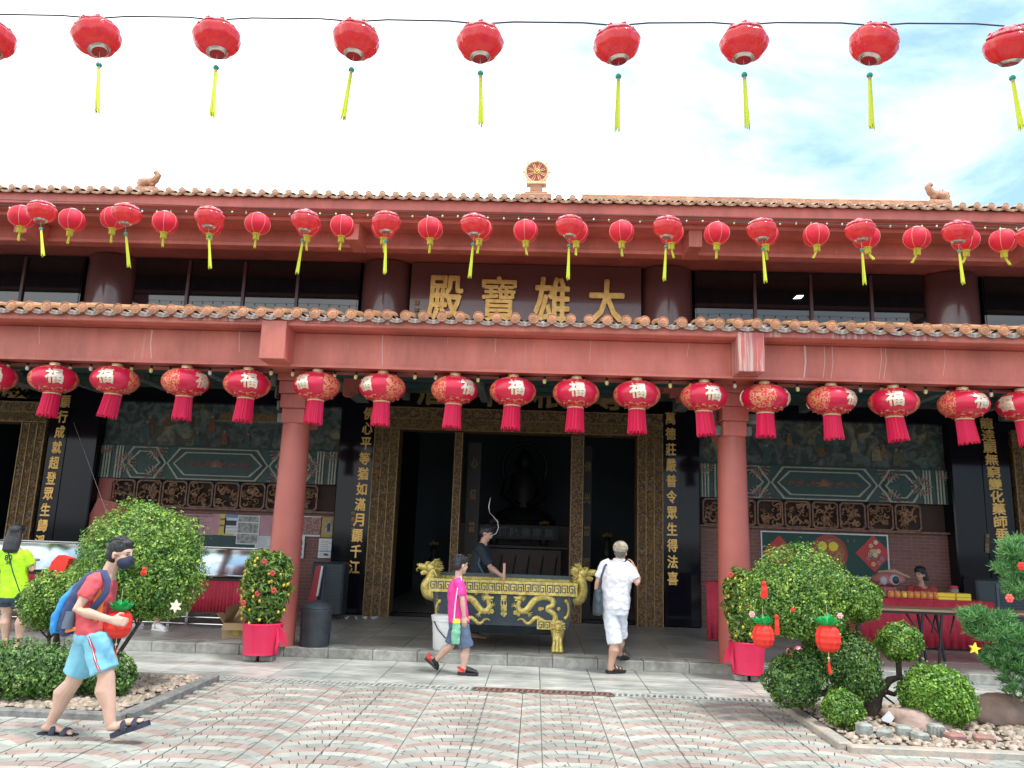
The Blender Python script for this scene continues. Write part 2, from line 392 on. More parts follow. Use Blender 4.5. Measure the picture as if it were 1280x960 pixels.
kb = MB().box(-.283, .283, -.165, .165, -FZ-.01, 0, .008).mesh('kerb', KERB, (0, 0, 0), False)
for i in range(-16, 17): inst('kerb_stone', kb, porch, (-.02+.572*i, 10.467, FZ+random.uniform(-.001, .001)))

# drain grates
def grate(x0, x1, m, label):
    t = thing('drain_grate', label, 'drain grate', ((x0+x1)/2, 8.71, 0), 'drain grates across the courtyard')
    f = MB(); f.box(x0, x1, 8.615, 8.64, -.02, .004); f.box(x0, x1, 8.785, 8.81, -.02, .004); f.build('frame', m, t)
    b = MB(); x = x0+.01
    while x < x1-.02: b.add([(x, 8.64, .001), (x+.026, 8.64, .001), (x+.05, 8.785, .001), (x+.024, 8.785, .001), (x, 8.64, -.02), (x+.026, 8.64, -.02), (x+.05, 8.785, -.02), (x+.024, 8.785, -.02)], [(0, 1, 2, 3), (0, 4, 5, 1), (1, 5, 6, 2), (2, 6, 7, 3), (3, 7, 4, 0)]); x += .06
    tag(b.build('bars', m, t), kind='stuff')
    MB().box(x0, x1, 8.64, 8.785, -.019, -.015).build('channel', DARK, t)
GRW = mat('galvanised_grate', (.50, .50, .46), .5, .2, c2=(.30, .30, .27), scale=20); GRR = mat('rusty_grate', (.22, .12, .09), .7, c2=(.14, .08, .06), scale=20)
grate(-6.9, -3.52, GRW, 'grey drain grating running behind the left planting bed')
grate(-3.5, -.62, GRW, 'pale grey drain grating from the left bed to the rusty section')
grate(-.6, .86, GRR, 'rusty brown section in the middle of the drain grating')
grate(.88, 2.6, GRW, 'pale grey drain grating between the rusty section and the right bed')
grate(2.62, 7.0, GRW, 'grey drain grating running behind the right planting bed')

# ------------------------------------------------------------------ TEMPLE
T = thing('temple', 'red beamed Chinese temple hall with tiled eaves, gold characters and dark open doorway', 'temple', (-.35, 14.5, FZ))
# front columns
CX = [-9.25, -3.30, 2.60, 8.5]
for cx in CX:
    c = MB(); c.lathe([(.215, FZ), (.215, FZ+.05), (.212, .5), (.20, 1.6), (.185, 2.8), (.182, 3.0)], (cx, 10.45, 0), 32)
    c = c.build('column', COLR, T, True)
    k = MB()
    for i, (hw, z0, z1) in enumerate([(.20, 3.0, 3.2), (.225, 3.2, 3.39), (.25, 3.39, 3.56), (.275, 3.56, 3.80)]): k.box(cx-hw*.78, cx+hw*.78, 10.45-hw-.02*i, 10.45+hw+.3, z0, z1, .01)
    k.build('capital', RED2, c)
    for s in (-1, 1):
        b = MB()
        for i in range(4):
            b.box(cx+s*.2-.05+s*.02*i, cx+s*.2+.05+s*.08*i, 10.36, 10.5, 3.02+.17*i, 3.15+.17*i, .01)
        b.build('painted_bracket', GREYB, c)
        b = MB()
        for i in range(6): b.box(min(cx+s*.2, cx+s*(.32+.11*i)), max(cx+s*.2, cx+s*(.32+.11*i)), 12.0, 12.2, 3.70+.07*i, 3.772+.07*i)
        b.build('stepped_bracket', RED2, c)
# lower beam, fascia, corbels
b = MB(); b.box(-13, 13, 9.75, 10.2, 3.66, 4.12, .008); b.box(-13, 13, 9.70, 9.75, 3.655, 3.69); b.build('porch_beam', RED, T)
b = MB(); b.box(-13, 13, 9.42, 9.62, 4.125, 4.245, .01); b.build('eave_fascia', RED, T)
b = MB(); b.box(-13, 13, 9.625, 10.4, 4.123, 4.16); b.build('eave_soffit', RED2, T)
for px, m in ((-600, RED), (340.5, RED), (939, REDW), (1560, RED)):
    cx = {-600: -9.35, 340.5: -3.36, 939: 2.60, 1560: 8.45}[px]
    MB().box(cx-.16, cx+.16, 9.38, 9.80, 3.68, 4.18, .008).build('beam_end', m, T)
MB().box(2.76, 4.9, 9.405, 9.418, 4.13, 4.24).build('peeling_patch', REDW, T)
MB().box(-4.6, -3.6, 9.405, 9.418, 4.16, 4.24).build('peeling_patch', REDW, T)
MB().box(-3.0, -1.9, 9.405, 9.418, 4.16, 4.24).build('peeling_patch', REDW, T)

# pale lime runs down the beam
LIME = mat('lime_run', (.62, .46, .42), .8)
for x, y0, y1, w_ in ((479, 408, 458, 1.3), (190, 412, 448, 2.2), (300, 410, 440, .9), (620, 412, 440, .8), (738, 412, 452, .7), (1006, 432, 472, 3), (1030, 428, 474, 1), (1040, 430, 475, .9), (1100, 420, 478, 1), (1106, 425, 479, .9), (1180, 430, 470, .8), (560, 412, 430, .7), (860, 420, 446, .8), (50, 405, 430, .8)):
    a, b_ = P(x, y0, 9.745), P(x-1, y1, 9.745); mb = MB(); ww = .005*w_; mb.prism([(a.x-ww, 9.747, a.z), (a.x+ww, 9.747, a.z), (a.x+ww*.6+.004, 9.747, (a.z+b_.z)/2), (b_.x+ww*.5, 9.747, max(b_.z, 3.70)), (b_.x-ww*.5, 9.747, max(b_.z, 3.70)), (a.x-ww*.6+.004, 9.747, (a.z+b_.z)/2)], (0, .004, 0)); mb.build('lime_run', LIME, T)
# tiles
def tile_meshes(mo, md):
    a = MB()
    n = 16; r = .066
    a.lathe([(.0, 0), (.045, .0), (.048, -.006), (.058, -.006), (.062, .004), (r, .004), (r, -.02), (r, -.03)], (0, 0, 0), n)
    for v in range(len(a.v)): x, y, z = a.v[v]; a.v[v] = (x, -z-.0, y)
    # barrel behind the disc
    for i in range(1):
        pts = []; fs = []
        for q, yq in enumerate((.02, .42)):
            for k in range(7): an = math.pi*k/6; pts.append((.06*math.cos(an), yq, .06*math.sin(an)+(.11 if q else 0)*1.0))
        for k in range(6): fs.append((k, k+1, k+8, k+7))
        a.add(pts, fs)
    # relief mark on the disc
    for k in range(5): an = 2*math.pi*k/5; a.ball((.022*math.cos(an), -.006, .022*math.sin(an)), (.009, .006, .009), 5, 4)
    A = a.mesh('round_tile', mo, (0, 0, 0), False)
    d = MB(); HW = .108; top = [(-HW+2*HW*k/8, 0) for k in range(9)]
    bot = [(HW*math.cos(math.pi*k/8), -.016-.058*math.sin(math.pi*k/8)**.9) for k in range(9)]
    tp = [(x, .012-.036*(1-(x/HW)**2)) for x, _ in top]
    poly = [(x, 0, z) for x, z in tp]+[(x, 0, z) for x, z in bot]
    d.prism(poly, (0, .018, 0))
    for k in range(3): d.prism([(x*(.86-.2*k), -.004, -.018-(.05-.014*k)*(1-(x/HW)**2)**.6) for x, _ in top]+[(x*(.86-.2*k), -.004, -.025-(.05-.014*k)*(1-(x/HW)**2)**.6) for x, _ in reversed(top)], (0, .004, 0))
    d.add([(x, 0, z) for x, z in tp]+[(x, .4, z+.11) for x, z in tp], [(k, k+1, k+10, k+9) for k in range(8)])
    D = d.mesh('drip_tile', md, (0, 0, 0), False)
    return A, D
A, D = tile_meshes(TILEO, TILEG); A2, D2 = tile_meshes(TILEP, TILEU)
for me_ in (A2, D2):
    for v in me_.vertices: v.co.z *= .78; v.co.x *= (.82 if me_ is A2 else 1.05)
def roof(name, x0, x1, pitch, Y, z, A, D, ridge_y, ridge_z):
    slope = (ridge_z-z)/(ridge_y-Y)
    rf = MB(); 
    # undulating pan and barrel surface up the slope
    xs = np.arange(x0, x1, pitch/8); V = []; F = []
    for q, yq in enumerate((Y+.10, ridge_y)):
        for x in xs:
            t = ((x-x0) % pitch)/pitch; h = .055*abs(math.cos(math.pi*t))**.7-.03
            V.append((x, yq, z+slope*(yq-Y)+h-.02))
    n = len(xs)
    for k in range(n-1): F.append((k, k+1, k+1+n, k+n))
    rf.add(V, F); rf.add([(x0, Y+.05, z-.06), (x1, Y+.05, z-.06), (x1, ridge_y, ridge_z-.1), (x0, ridge_y, ridge_z-.1)], [(0, 1, 2, 3)])
    o = rf.build(name, TILER, T, True, fix=False)
    x = x0
    while x < x1:
        a = inst('round_tile', A, o, (x, Y+random.uniform(-.006, .006), z+random.uniform(-.004, .004)), (random.uniform(-.05, .05), random.uniform(-.3, .3), 0))
        inst('drip_tile', D, o, (x+pitch/2, Y+.03+random.uniform(-.006, .006), z-.02+random.uniform(-.004, .004)), (random.uniform(-.06, .06), 0, 0))
        x += pitch
    return o
LR = roof('lower_roof', -9.5, 8.9, .2295, 9.33, 4.275, A, D, 14.7, 5.35)
UR = roof('upper_roof', -11, 10.6, .2295, 12.2, 7.21, A2, D2, 15.2, 8.40)
MB().box(-14, 14, 15.1, 15.5, 8.2, 8.46, .03).build('ridge', TILEO, T)
MB().add([(-14, 15.3, 8.4), (14, 15.3, 8.4), (14, 19, 7.0), (-14, 19, 7.0)], [(0, 1, 2, 3)]).build('rear_roof_slope', TILER, T)
# upper beam set
b = MB(); b.box(-14, 14, 12.3, 12.5, 6.965, 7.16, .01); b.build('upper_fascia', RED2, T)
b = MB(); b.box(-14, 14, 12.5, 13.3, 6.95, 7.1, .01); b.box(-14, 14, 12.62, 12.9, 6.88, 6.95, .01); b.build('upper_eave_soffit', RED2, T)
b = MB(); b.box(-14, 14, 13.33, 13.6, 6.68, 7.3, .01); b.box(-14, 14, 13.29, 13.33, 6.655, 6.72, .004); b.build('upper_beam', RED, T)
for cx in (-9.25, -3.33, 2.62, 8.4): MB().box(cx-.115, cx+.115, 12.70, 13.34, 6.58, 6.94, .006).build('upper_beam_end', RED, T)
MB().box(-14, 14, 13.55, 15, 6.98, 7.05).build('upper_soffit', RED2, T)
# hall columns: polished, box shaped, upper storey brown
UX = [(-9.39, -8.29), (-3.68, -2.62), (1.97, 3.05), (7.53, 8.68)]
for a, b_ in UX:
    m = MB(); cx = (a+b_)/2; hw = (b_-a)/2
    pr = [(hw*.999, 4.3), (hw, 6.95)]
    c = MB(); c.tube([(cx, 15.2, 4.35), (cx, 15.2, 6.95)], [hw, hw], 40); c.build('upper_column', BROWN, T, True)
# windows
def win(a, b_, cuts):
    g = MB(); g.box(a, b_, 14.92, 14.95, 4.4, 6.95); f = g.build('window', GLASS, T)
    xs = [a]+cuts+[b_]
    for i in range(len(xs)-1): MB().box(xs[i]+.03, xs[i+1]-.03, 14.905, 14.918, 4.45, 6.9).build('pane', GLASS, f)
    for x in cuts: MB().box(x-.028, x+.028, 14.86, 14.903, 4.45, 6.9).build('mullion', MULL, f)
    MB().box(a, b_, 14.86, 14.903, 4.4, 4.5).build('sill', MULL, f)
def wx(*px): return [P(x, 360, 14.9).x for x in px]
win(-8.29, -3.68, wx(235, 305, 372)); win(3.05, 7.53, wx(943, 1013, 1088)); win(-14, -9.39, [-12.5]+wx(28)); win(8.68, 14, [10.2, 11.8])
for a0 in wx(28): pass
ubd = MB().box(-2.62, 1.97, 14.82, 14.95, 4.4, 6.95).build('name_board_wall', BROWN, T)
for ch, x0, y0, x1, y1 in (('殿', 536, 343, 578, 400), ('寶', 602, 344, 645, 404), ('雄', 668, 345, 712, 405), ('大', 736, 348, 781, 406)):
    a = P(x0, y0, 14.78); c = P(x1, y1, 14.78); mb = MB()
    put_bold(mb, ch, ((a.x+c.x)/2, 14.78, (a.z+c.z)/2-.02), c.x-a.x, a.z-c.z, .06, .012 if ch == '寶' else .020)
    mb.build('character', GOLD, ubd)
for i, ch in enumerate('釋本道'):
    mb = MB(); p = P(521, 378+9*i, 14.79); put_glyph(mb, ch, p, .10, .11, .02, offset=.01); mb.build('small_character', GOLDD, ubd)
# ceiling light tube seen through the right upper window
tl = mat('lit_tube', (1, 1, 1)); tl.node_tree.nodes['Principled BSDF'].inputs['Emission Color'].default_value = (1, 1, 1, 1); tl.node_tree.nodes['Principled BSDF'].inputs['Emission Strength'].default_value = 2
p = P(998, 371, 14.88); mb = MB(); mb.prism([(p.x-.1, 14.885, p.z-.04), (p.x-.02, 14.885, p.z+.03), (p.x+.11, 14.885, p.z+.035), (p.x+.05, 14.885, p.z-.03)], (0, .008, 0)); mb.build('light_panel', tl, T)

# porch ceiling and painted ceiling beams
MB().box(-13, 13, 10.2, 15, 4.18, 4.24).build('porch_ceiling', CEIL, T)
for y0, z0 in ((11.4, 3.9), (13.2, 4.08)): MB().box(-13, 13, y0, y0+.25, z0, 4.175, .01).build('painted_ceiling_beam', TEAL, T)
for cx in CX:
    MB().box(cx-.12, cx+.12, 10.75, 14.28, 3.96, 4.17, .01).build('cross_beam', GREYB, T)
for i, cx in enumerate(np.arange(-8.4, 9, 1.48)):
    if min(abs(cx-q) for q in CX) > .4: MB().box(cx-.07, cx+.07, 10.2, 14.6, 4.04, 4.178, .01).build('ceiling_joist', GREYB, T)
# painted wave moulding under the beam soffit
mb = MB(); rr = random.Random(3)
for i in range(150):
    x = -9+i*.122; y = 11.36
    mb.tube([(x+.05*math.cos(a), y, 4.0+.05*math.sin(a)) for a in np.linspace(rr.uniform(0, 3), rr.uniform(4, 7), 8)], .008, 4)
tag(mb.build('scroll_moulding', GREYB, T), kind='stuff')
# lower hall wall: black granite columns
LX = [(-9.31, -8.33), (-3.72, -3.04), (2.34, 3.0), (7.55, 8.62)]
for a, b_ in LX: MB().box(a, b_, 14.42, 15.3, FZ, 4.18, .02).build('granite_column', BLACKG, T)
# couplets
def couplet(chars, x0, y0, x1, y1, wd, ht, small=None, sx=0, sy0=0, sy1=0, Y=14.40, board=None):
    n = len(chars); bd = MB(); a = P(x0, y0, Y); c = P(x1, y1, Y)
    xc = (a.x+c.x)/2; bd.box(xc-wd*.9, xc+wd*.9, Y+.004, Y+.02, c.z-.25, a.z+.25, .003)
    B = bd.build('couplet_board', BLACKG, T)
    for i, ch in enumerate(chars):
        t = i/(n-1); p = a.lerp(c, t); mb = MB(); put_bold(mb, ch, (p.x, Y, p.z), wd, ht, .008, .006); mb.build('character', GOLD, B)
    if small:
        for i, ch in enumerate(small):
            p = P(sx, sy0+(sy1-sy0)*i/(len(small)-1), Y-.0); mb = MB(); put_glyph(mb, ch, p, .075, .085, .008, offset=.006); mb.build('small_character', GOLDD, B)
couplet('佛心平等猶如滿月顯千江', 461, 517, 443, 709, .20, .235, '佛曆二五五', 441, 642, 673)
couplet('萬德莊嚴普令眾生得法喜', 838, 523, 841, 723, .19, .235)
couplet('願行成就超登眾生歸淨土', 82, 502, 46, 697, .19, .24)
couplet('龍逹願無窮變化藥師垂示琉璃相', 1233, 529, 1262, 732, .24, .215, '演培敬題', 1234, 670, 688)
# door frames: carved and gilded
CARV = mat('carved_gilt_wood', (.22, .125, .05), .55, .1, c2=(.06, .032, .02), scale=26, lo=.46, hi=.54, bump=1., bscale=26, detail=3)
t, nd, lk, bb = nodes_of(CARV)
def frame_strip(x0, x1, z0, z1, vertical=True):
    f = MB(); f.box(x0, x1, 14.36, 14.75, z0, z1, .01); F = f.build('door_frame', CARV, T)
    h = MB()
    if vertical:
        for k in (0, .33, .66, 1): x = x0+.012+(x1-x0-.024)*k; h.box(x-.009, x+.009, 14.345, 14.36, z0, z1)
    else:
        for k in (0, .5, 1): z = z0+.012+(z1-z0-.024)*k; h.box(x0, x1, 14.345, 14.36, z-.008, z+.008)
    h.build('gilt_bead', GOLDD, F)
    return F
def rosette(F, x, z, r, Y=14.352):
    mb = MB()
    for k in range(8): a = k*math.pi/4; mb.ball((x+r*.62*math.cos(a), Y, z+r*.62*math.sin(a)), (r*.34, .014, r*.34), 6, 4)
    mb.ball((x, Y-.006, z), (r*.36, .016, r*.36), 8, 5); mb.build('rosette', GOLDD, F)
def scrolls(F, x0, x1, z0, z1, n, seed, Y=14.356):
    rr = random.Random(seed); mb = MB()
    for i in range(n):
        x, z = rr.uniform(x0, x1), rr.uniform(z0, z1); a0 = rr.uniform(0, 6); s = rr.uniform(.014, .03)
        mb.tube([(min(max(x+s*(1+.2*q)*math.cos(a0+q*.8), x0-.01), x1+.01), Y, z+s*(1+.2*q)*math.sin(a0+q*.8)) for q in range(6)], .0055, 4, cap=False)
    tag(mb.build('gilt_scrollwork', GOLDD, F), kind='stuff')
def gate(x0, x1, fw, mid=True, top=3.93, inn=3.5, seed=0):
    a = frame_strip(x0, x0+fw, FZ, inn-.002); scrolls(a, x0+.03, x0+fw-.03, FZ+.05, inn, 420, seed)
    c = frame_strip(x1-fw, x1, FZ, inn-.002); scrolls(c, x1-fw+.03, x1-.03, FZ+.05, inn, 420, seed+1)
    l = frame_strip(x0, x1, inn, top, False); scrolls(l, x0+.03, x1-.03, inn+.03, inn+.2, 500, seed+2)
    k = x0+.3
    while k < x1-.2: rosette(l, k, top-.12, .058); k += .40
    k = x0+.5
    while k < x1-.2: rosette(l, k, inn+.1, .045); k += .8
    for q in range(6):
        rosette(a, x0+fw*.82, .9+q*.45, .035); rosette(c, x1-fw*.82, .9+q*.45, .035)
gate(-3.05, 2.32, .475, seed=1)
gate(-14.1, -9.32, .48, seed=11, top=3.82, inn=3.42); gate(8.64, 13.5, .48, seed=21, top=3.82, inn=3.42)
for x0, x1, y0 in ((-1.545, -1.39, 14.5), (.63, .87, 14.5)):
    f = MB(); f.box(x0, x1, 14.42, 14.62, FZ, 3.49, .006); F = f.build('door_post', CARV, T)
    h = MB()
    for x in (x0+.012, x1-.012): h.box(x-.007, x+.007, 14.405, 14.42, FZ, 3.49)
    h.build('gilt_bead', GOLDD, F)
    for z in (.9, 1.5, 2.1, 2.7, 3.2): rosette(F, (x0+x1)/2, z, .04, 14.412)
# inner folding door leaves with lettering
for x0, x1, txt in ((-1.36, -1.10, '心燈普照'), (.92, 1.08, '佛光普照')):
    F = MB().box(x0, x1, 15.3, 15.36, FZ, 3.4).build('inner_pillar', DARKW, T)
    for i, ch in enumerate(txt): mb = MB(); put_glyph(mb, ch, ((x0+x1)/2, 15.29, 3.0-.62*i), .13, .2, .008); mb.build('character', mat('dim_gold', (.16, .10, .04), .5, .3), F)
MB().box(-2.57, 1.82, 14.5, 14.62, FZ-.001, FZ+.07, .01).build('threshold', BLACKG, T)
# signboard over the doorway
sb = MB().box(-2.62, 1.98, 14.30, 14.345, 3.945, 4.44, .01).build('signboard', BLACKG, T)
for ch, x in (('唐', 544), ('不', 613), ('根', 688), ('尊', 763)):
    p = P(x, 487, 14.28); mb = MB(); put_bold(mb, ch, (p.x, 14.285, 4.22), .66, .52, .02, .016); mb.build('character', GOLDD, sb)
sb = MB().box(-12.5, -9.35, 14.30, 14.34, 3.87, 4.3, .01).build('signboard', BLACKG, T)
mb = MB(); put_glyph(mb, '殿', (-9.95, 14.28, 4.08), .55, .42, .03, offset=.03); mb.build('character', GOLDD, sb)
MB().box(-13, 13, 14.45, 15.0, 3.9, 4.18).build('lintel_wall', BLACKG, T)

# side bays
BRK = mat('brick_wall_tile', (.20, .095, .08), .6)
t, nd, lk, bb = nodes_of(BRK)
tc = nd.new('ShaderNodeTexCoord'); mp = nd.new('ShaderNodeMapping'); mp.inputs['Rotation'].default_value = (R(90), 0, 0)
bt = nd.new('ShaderNodeTexBrick'); bt.inputs['Color1'].default_value = (.22, .09, .072, 1); bt.inputs['Color2'].default_value = (.17, .072, .06, 1); bt.inputs['Mortar'].default_value = (.28, .17, .145, 1)
bt.inputs['Scale'].default_value = 1; bt.inputs['Brick Width'].default_value = .23; bt.inputs['Row Height'].default_value = .062; bt.inputs['Mortar Size'].default_value = .006
lk.new(tc.outputs['Object'], mp.inputs[0]); lk.new(mp.outputs[0], bt.inputs[0]); lk.new(bt.outputs[0], bb.inputs['Base Color'])
bp = nd.new('ShaderNodeBump'); bp.inputs['Distance'].default_value = .01; bp.invert = True; lk.new(bt.outputs['Fac'], bp.inputs['Height']); lk.new(bp.outputs[0], bb.inputs['Normal'])
MUR = mat('mural_paint', (.11, .14, .135), .6, c2=(.34, .27, .16), scale=1.5, lo=.5, hi=.68, detail=10, bump=.1)
t, nd, lk, bb = nodes_of(MUR)
base_ = bb.inputs['Base Color'].links[0].from_socket
n2 = nd.new('ShaderNodeTexNoise'); n2.inputs['Scale'].default_value = 5; n2.inputs['Detail'].default_value = 9; n2.inputs['Distortion'].default_value = 1.2
r2 = nd.new('ShaderNodeValToRGB'); r2.color_ramp.elements[0].position = .42; r2.color_ramp.elements[1].position = .62
r2.color_ramp.elements[0].color = (.10, .12, .13, 1); r2.color_ramp.elements[1].color = (1, 1, 1, 1)
mm = nd.new('ShaderNodeMix'); mm.data_type = 'RGBA'; mm.blend_type = 'MULTIPLY'; mm.inputs[0].default_value = .8
tc = nd.new('ShaderNodeTexCoord'); lk.new(tc.outputs['Object'], n2.inputs[0]); lk.new(n2.outputs[0], r2.inputs[0]); lk.new(base_, mm.inputs[6]); lk.new(r2.outputs[0], mm.inputs[7]); lk.new(mm.outputs[2], bb.inputs['Base Color'])
ROBE = [mat('robe_%s' % n, c, .6, c2=tuple(x*.5 for x in c), scale=25) for n, c in (('ochre', (.26, .15, .06)), ('olive', (.12, .12, .06)), ('cream', (.30, .25, .16)), ('teal', (.05, .11, .11)), ('brick', (.22, .08, .04)))]
FLESH = mat('painted_flesh', (.30, .20, .12), .6)
def hexpts(x0, x1, z0, z1, tip, y): zc = (z0+z1)/2; return [(x0, y, zc), (x0+tip, y, z1), (x1-tip, y, z1), (x1, y, zc), (x1-tip, y, z0), (x0+tip, y, z0)]
def ringplate(mb, A_, B_, d):
    n = len(A_); V = [Vector(p) for p in A_]+[Vector(p) for p in B_]; V += [p+Vector(d) for p in V]
    F = []
    for i in range(n):
        j = (i+1) % n; F += [(i, j, n+j, n+i), (i, 2*n+i, 2*n+j, j), (n+i, n+j, 3*n+j, 3*n+i)]
    mb.add(V, F)
def side_bay(x0, x1, seed, hexc):
    rr = random.Random(seed)
    W = MB().box(x0, x1, 14.72, 14.95, FZ, 1.93).build('brick_wall', BRK, T)
    MB().box(x0, x1, 14.60, 14.64, 1.90, 1.94, .004).build('ledge', WOOD, T)
    # carved openwork panels
    n = 9; pw = (x1-x0-.12)/n if x0 > 0 else (x1-x0-.35)/n; pw = .5; xs0 = x1-.35-pw*9 if x0 < 0 else x1-.18-pw*8.6
    cpn = None
    MB().box(x0, x1, 14.78, 14.95, 1.935, 2.44).build('panel_backing', mat('brown_recess', (.05, .025, .02), .7), T)
    k = 0; x = xs0 if x0 > 0 else x0+.24
    while x+pw < x1-.05:
        Pn = thing_part('carved_panel', T, (x+pw/2, 14.66, 2.18))
        fr = MB(); h = .245; wv = pw/2-.012; c = .05
        O = [(-wv, h-c), (-wv+c, h), (wv-c, h), (wv, h-c), (wv, -h+c), (wv-c, -h), (-wv+c, -h), (-wv, -h+c)]
        I = [(a*.88, b*.88) for a, b in O]
        ringplate(fr, [(Pn[0]+a, 14.63, Pn[2]+b) for a, b in O], [(Pn[0]+a, 14.63, Pn[2]+b) for a, b in I], (0, .05, 0))
        F = fr.build('carved_panel', WOOD, T)
        sc_ = MB()
        for q in range(26):
            a0 = rr.uniform(0, 6.28); cx_, cz_ = rr.uniform(-.17, .17), rr.uniform(-.18, .18); s = rr.uniform(.03, .07)
            pts = [(Pn[0]+max(-.2, min(.2, cx_+s*(1-.1*e)*math.cos(a0+e*.75))), 14.65, Pn[2]+max(-.21, min(.21, cz_+s*(1-.1*e)*math.sin(a0+e*.75)))) for e in range(6)]
            sc_.tube(pts, [(.019, .012)]*6, 5, cap=False)
        tag(sc_.build('openwork', mat('carved_fret_wood', (.34, .18, .09), .5, c2=(.22, .11, .055), scale=12, bump=.3), F), kind='stuff')
        x += pw; k += 1
    # painted band
    z0, z1 = 2.44, 3.06; Bn = MB().box(x0, x1, 14.60, 14.95, z0, z1).build('painted_band', TEAL, T)
    Y = 14.585
    pass
    for xe, sgn in ((x0, 1), (x1, -1)):
        for q, mt in ((.06, CREAM), (.30, CREAM)):
            if (x0 > 0 and xe == x0) or (x0 < 0 and xe == x0): 
                pass
            for dd in (0, .055, .11): MB().box(min(xe+sgn*(q+dd), xe+sgn*(q+dd+.03)), max(xe+sgn*(q+dd), xe+sgn*(q+dd+.03)), Y-.004, Y+.014, z0+.002, z1-.002).build('stripe', mt, Bn)
    def hexa(a, b, tip, inner=True):
        for e, mt in ((0, CREAM), (.05, TEALD), (.075, CREAM)):
            mb = MB(); ringplate(mb, hexpts(a+e*1.6, b-e*1.6, z0+.012+e, z1-.012-e, tip, Y-.003), hexpts(a+(e+.022)*1.6, b-(e+.022)*1.6, z0+.012+e+.022, z1-.012-e-.022, tip, Y-.003), (0, .016, 0)); mb.build('hexagon_border', mt, Bn)
        if inner:
            mb = MB(); mb.prism(hexpts(a+.17, b-.17, z0+.11, z1-.11, tip-.02, Y-.001), (0, .012, 0)); mb.build('hexagon_field', TEALD, Bn)
            mb = MB(); cz = (z0+z1)/2; cx = (a+b)/2
            for q in range(34):
                u = -1+2*q/33; x = cx+u*.62; mb.tube([(x+.03*math.cos(an), Y-.006, cz+.035*math.sin(an)+.02*math.sin(q*1.3)) for an in np.linspace(q, q+4.5, 7)], .007, 4, cap=False)
            for q in range(9): an = math.pi*q/8; mb.tube([(cx, Y-.008, cz-.04), (cx+.11*math.cos(an), Y-.008, cz-.04+.13*math.sin(an))], [.01, .018], 5)
            mb.build('lotus_scroll', PINKP, Bn)
    def flower(cx, cz, r):
        for (nn, ra, m_, rw) in ((18, r, CREAM, .010), (16, r*.8, PINKP, .018), (8, r*.38, CREAM, .012)):
            mb = MB()
            for q in range(nn):
                an = 2*math.pi*q/nn; p0 = (cx+ra*.45*math.cos(an), cz+ra*.45*math.sin(an)); p1 = (cx+ra*math.cos(an), cz+ra*math.sin(an))
                if z0+.01 < p1[1] < z1-.01 and z0 < p0[1] < z1: mb.tube([(p0[0], Y-.002, p0[1]), (p1[0], Y-.002, p1[1])], [rw*.4, rw], 5)
            if mb.v: mb.build('rosette_petals', m_, Bn)
    mid = (x0+x1)/2 if hexc is None else hexc; hw = .98
    hexa(mid-hw, mid+hw, .22)
    for s in (-1, 1):
        a = mid+s*(hw+.0); b = (min(a+1.25, x1-.42) if s > 0 else max(a-1.25, x0+.42))
        hexa(min(a, b)+.0, max(a, b), .2, inner=False)
        flower(mid+s*(hw+.78), (z0+z1)/2, .2); flower(mid+s*(hw+.22), z1-.03, .22); flower(mid+s*(hw+.22), z0+.03, .22)
        flower(mid+s*(hw+1.2), z1-.03, .16)
    # mural
    Mu = MB().box(x0, x1, 14.64, 14.95, 3.07, 4.178).build('mural', MUR, T)
    MB().box(x0, x1, 14.59, 14.638, 3.062, 3.085).build('mural_border', TEALD, T)
    for q in range(11):
        x = x0+.5+rr.random()*(x1-x0-1.0); z = 3.12+rr.random()*.42; s = rr.uniform(.8, 1.15); m_ = rr.choice(ROBE); mb = MB()
        yy = 14.634-.0012*q; mb.prism([(x-.07*s, yy, z), (x+.08*s, yy, z), (x+.055*s, yy, z+.15*s), (x+.045*s, yy, z+.23*s), (x-.04*s, yy, z+.23*s), (x-.06*s, yy, z+.13*s)], (0, .004, 0)); f = mb.build('painted_figure', m_, Mu)
        mb = MB(); mb.lathe([(.026*s, 0), (.026*s, .003)], (0, 0, 0), 8); mb.v = [(x+a, yy-.004+c, z+.26*s+b) for a, b, c in mb.v]; mb.build('painted_head', FLESH, f)
    for (cx, cz) in ((x0+.3, 3.25), (x1-.3, 3.25), (x0+.25, 3.6), (x1-.25, 3.6)):
        mb = MB()
        for q in range(4): mb.tube([(cx+.05*q*math.cos(an*1.0)*.6+.08*math.cos(q*2), 14.632, cz+.05*q*math.sin(an)*.6+.08*math.sin(q*2)) for an in np.linspace(0, 5, 10)], .006, 4, cap=False)
        mb.build('cloud_scroll', mat('cloud_paint', (.07, .16, .14), .6), Mu)
    # sloped painted patch: tabletop in the mural
    if x0 < 0:
        MB().box(x0+2.2, x0+3.5, 14.633, 14.639, 3.62, 3.75).build('painted_table', ROBE[0], Mu)
        MB().box(x0+2.1, x0+3.9, 14.633, 14.639, 3.58, 3.61).build('painted_table_edge', ROBE[2], Mu)
def thing_part(n, par, loc): return loc
side_bay(-8.33, -3.72, 5, P(272, 582, 14.6).x); side_bay(3.0, 7.55, 9, P(1030, 605, 14.6).x)
MB().box(-8.33, -8.02, 14.66, 14.719, FZ, 2.43).build('red_wall_strip', RED2, T)
# interior: hall shell, altar
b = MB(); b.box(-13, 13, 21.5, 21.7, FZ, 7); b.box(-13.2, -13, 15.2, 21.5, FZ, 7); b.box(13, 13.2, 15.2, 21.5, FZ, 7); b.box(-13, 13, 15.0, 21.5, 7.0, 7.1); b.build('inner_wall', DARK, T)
b = MB(); b.box(-3.3, -3.2, 15.3, 21, FZ, 4.2); b.build('inner_screen', DARKW, T)

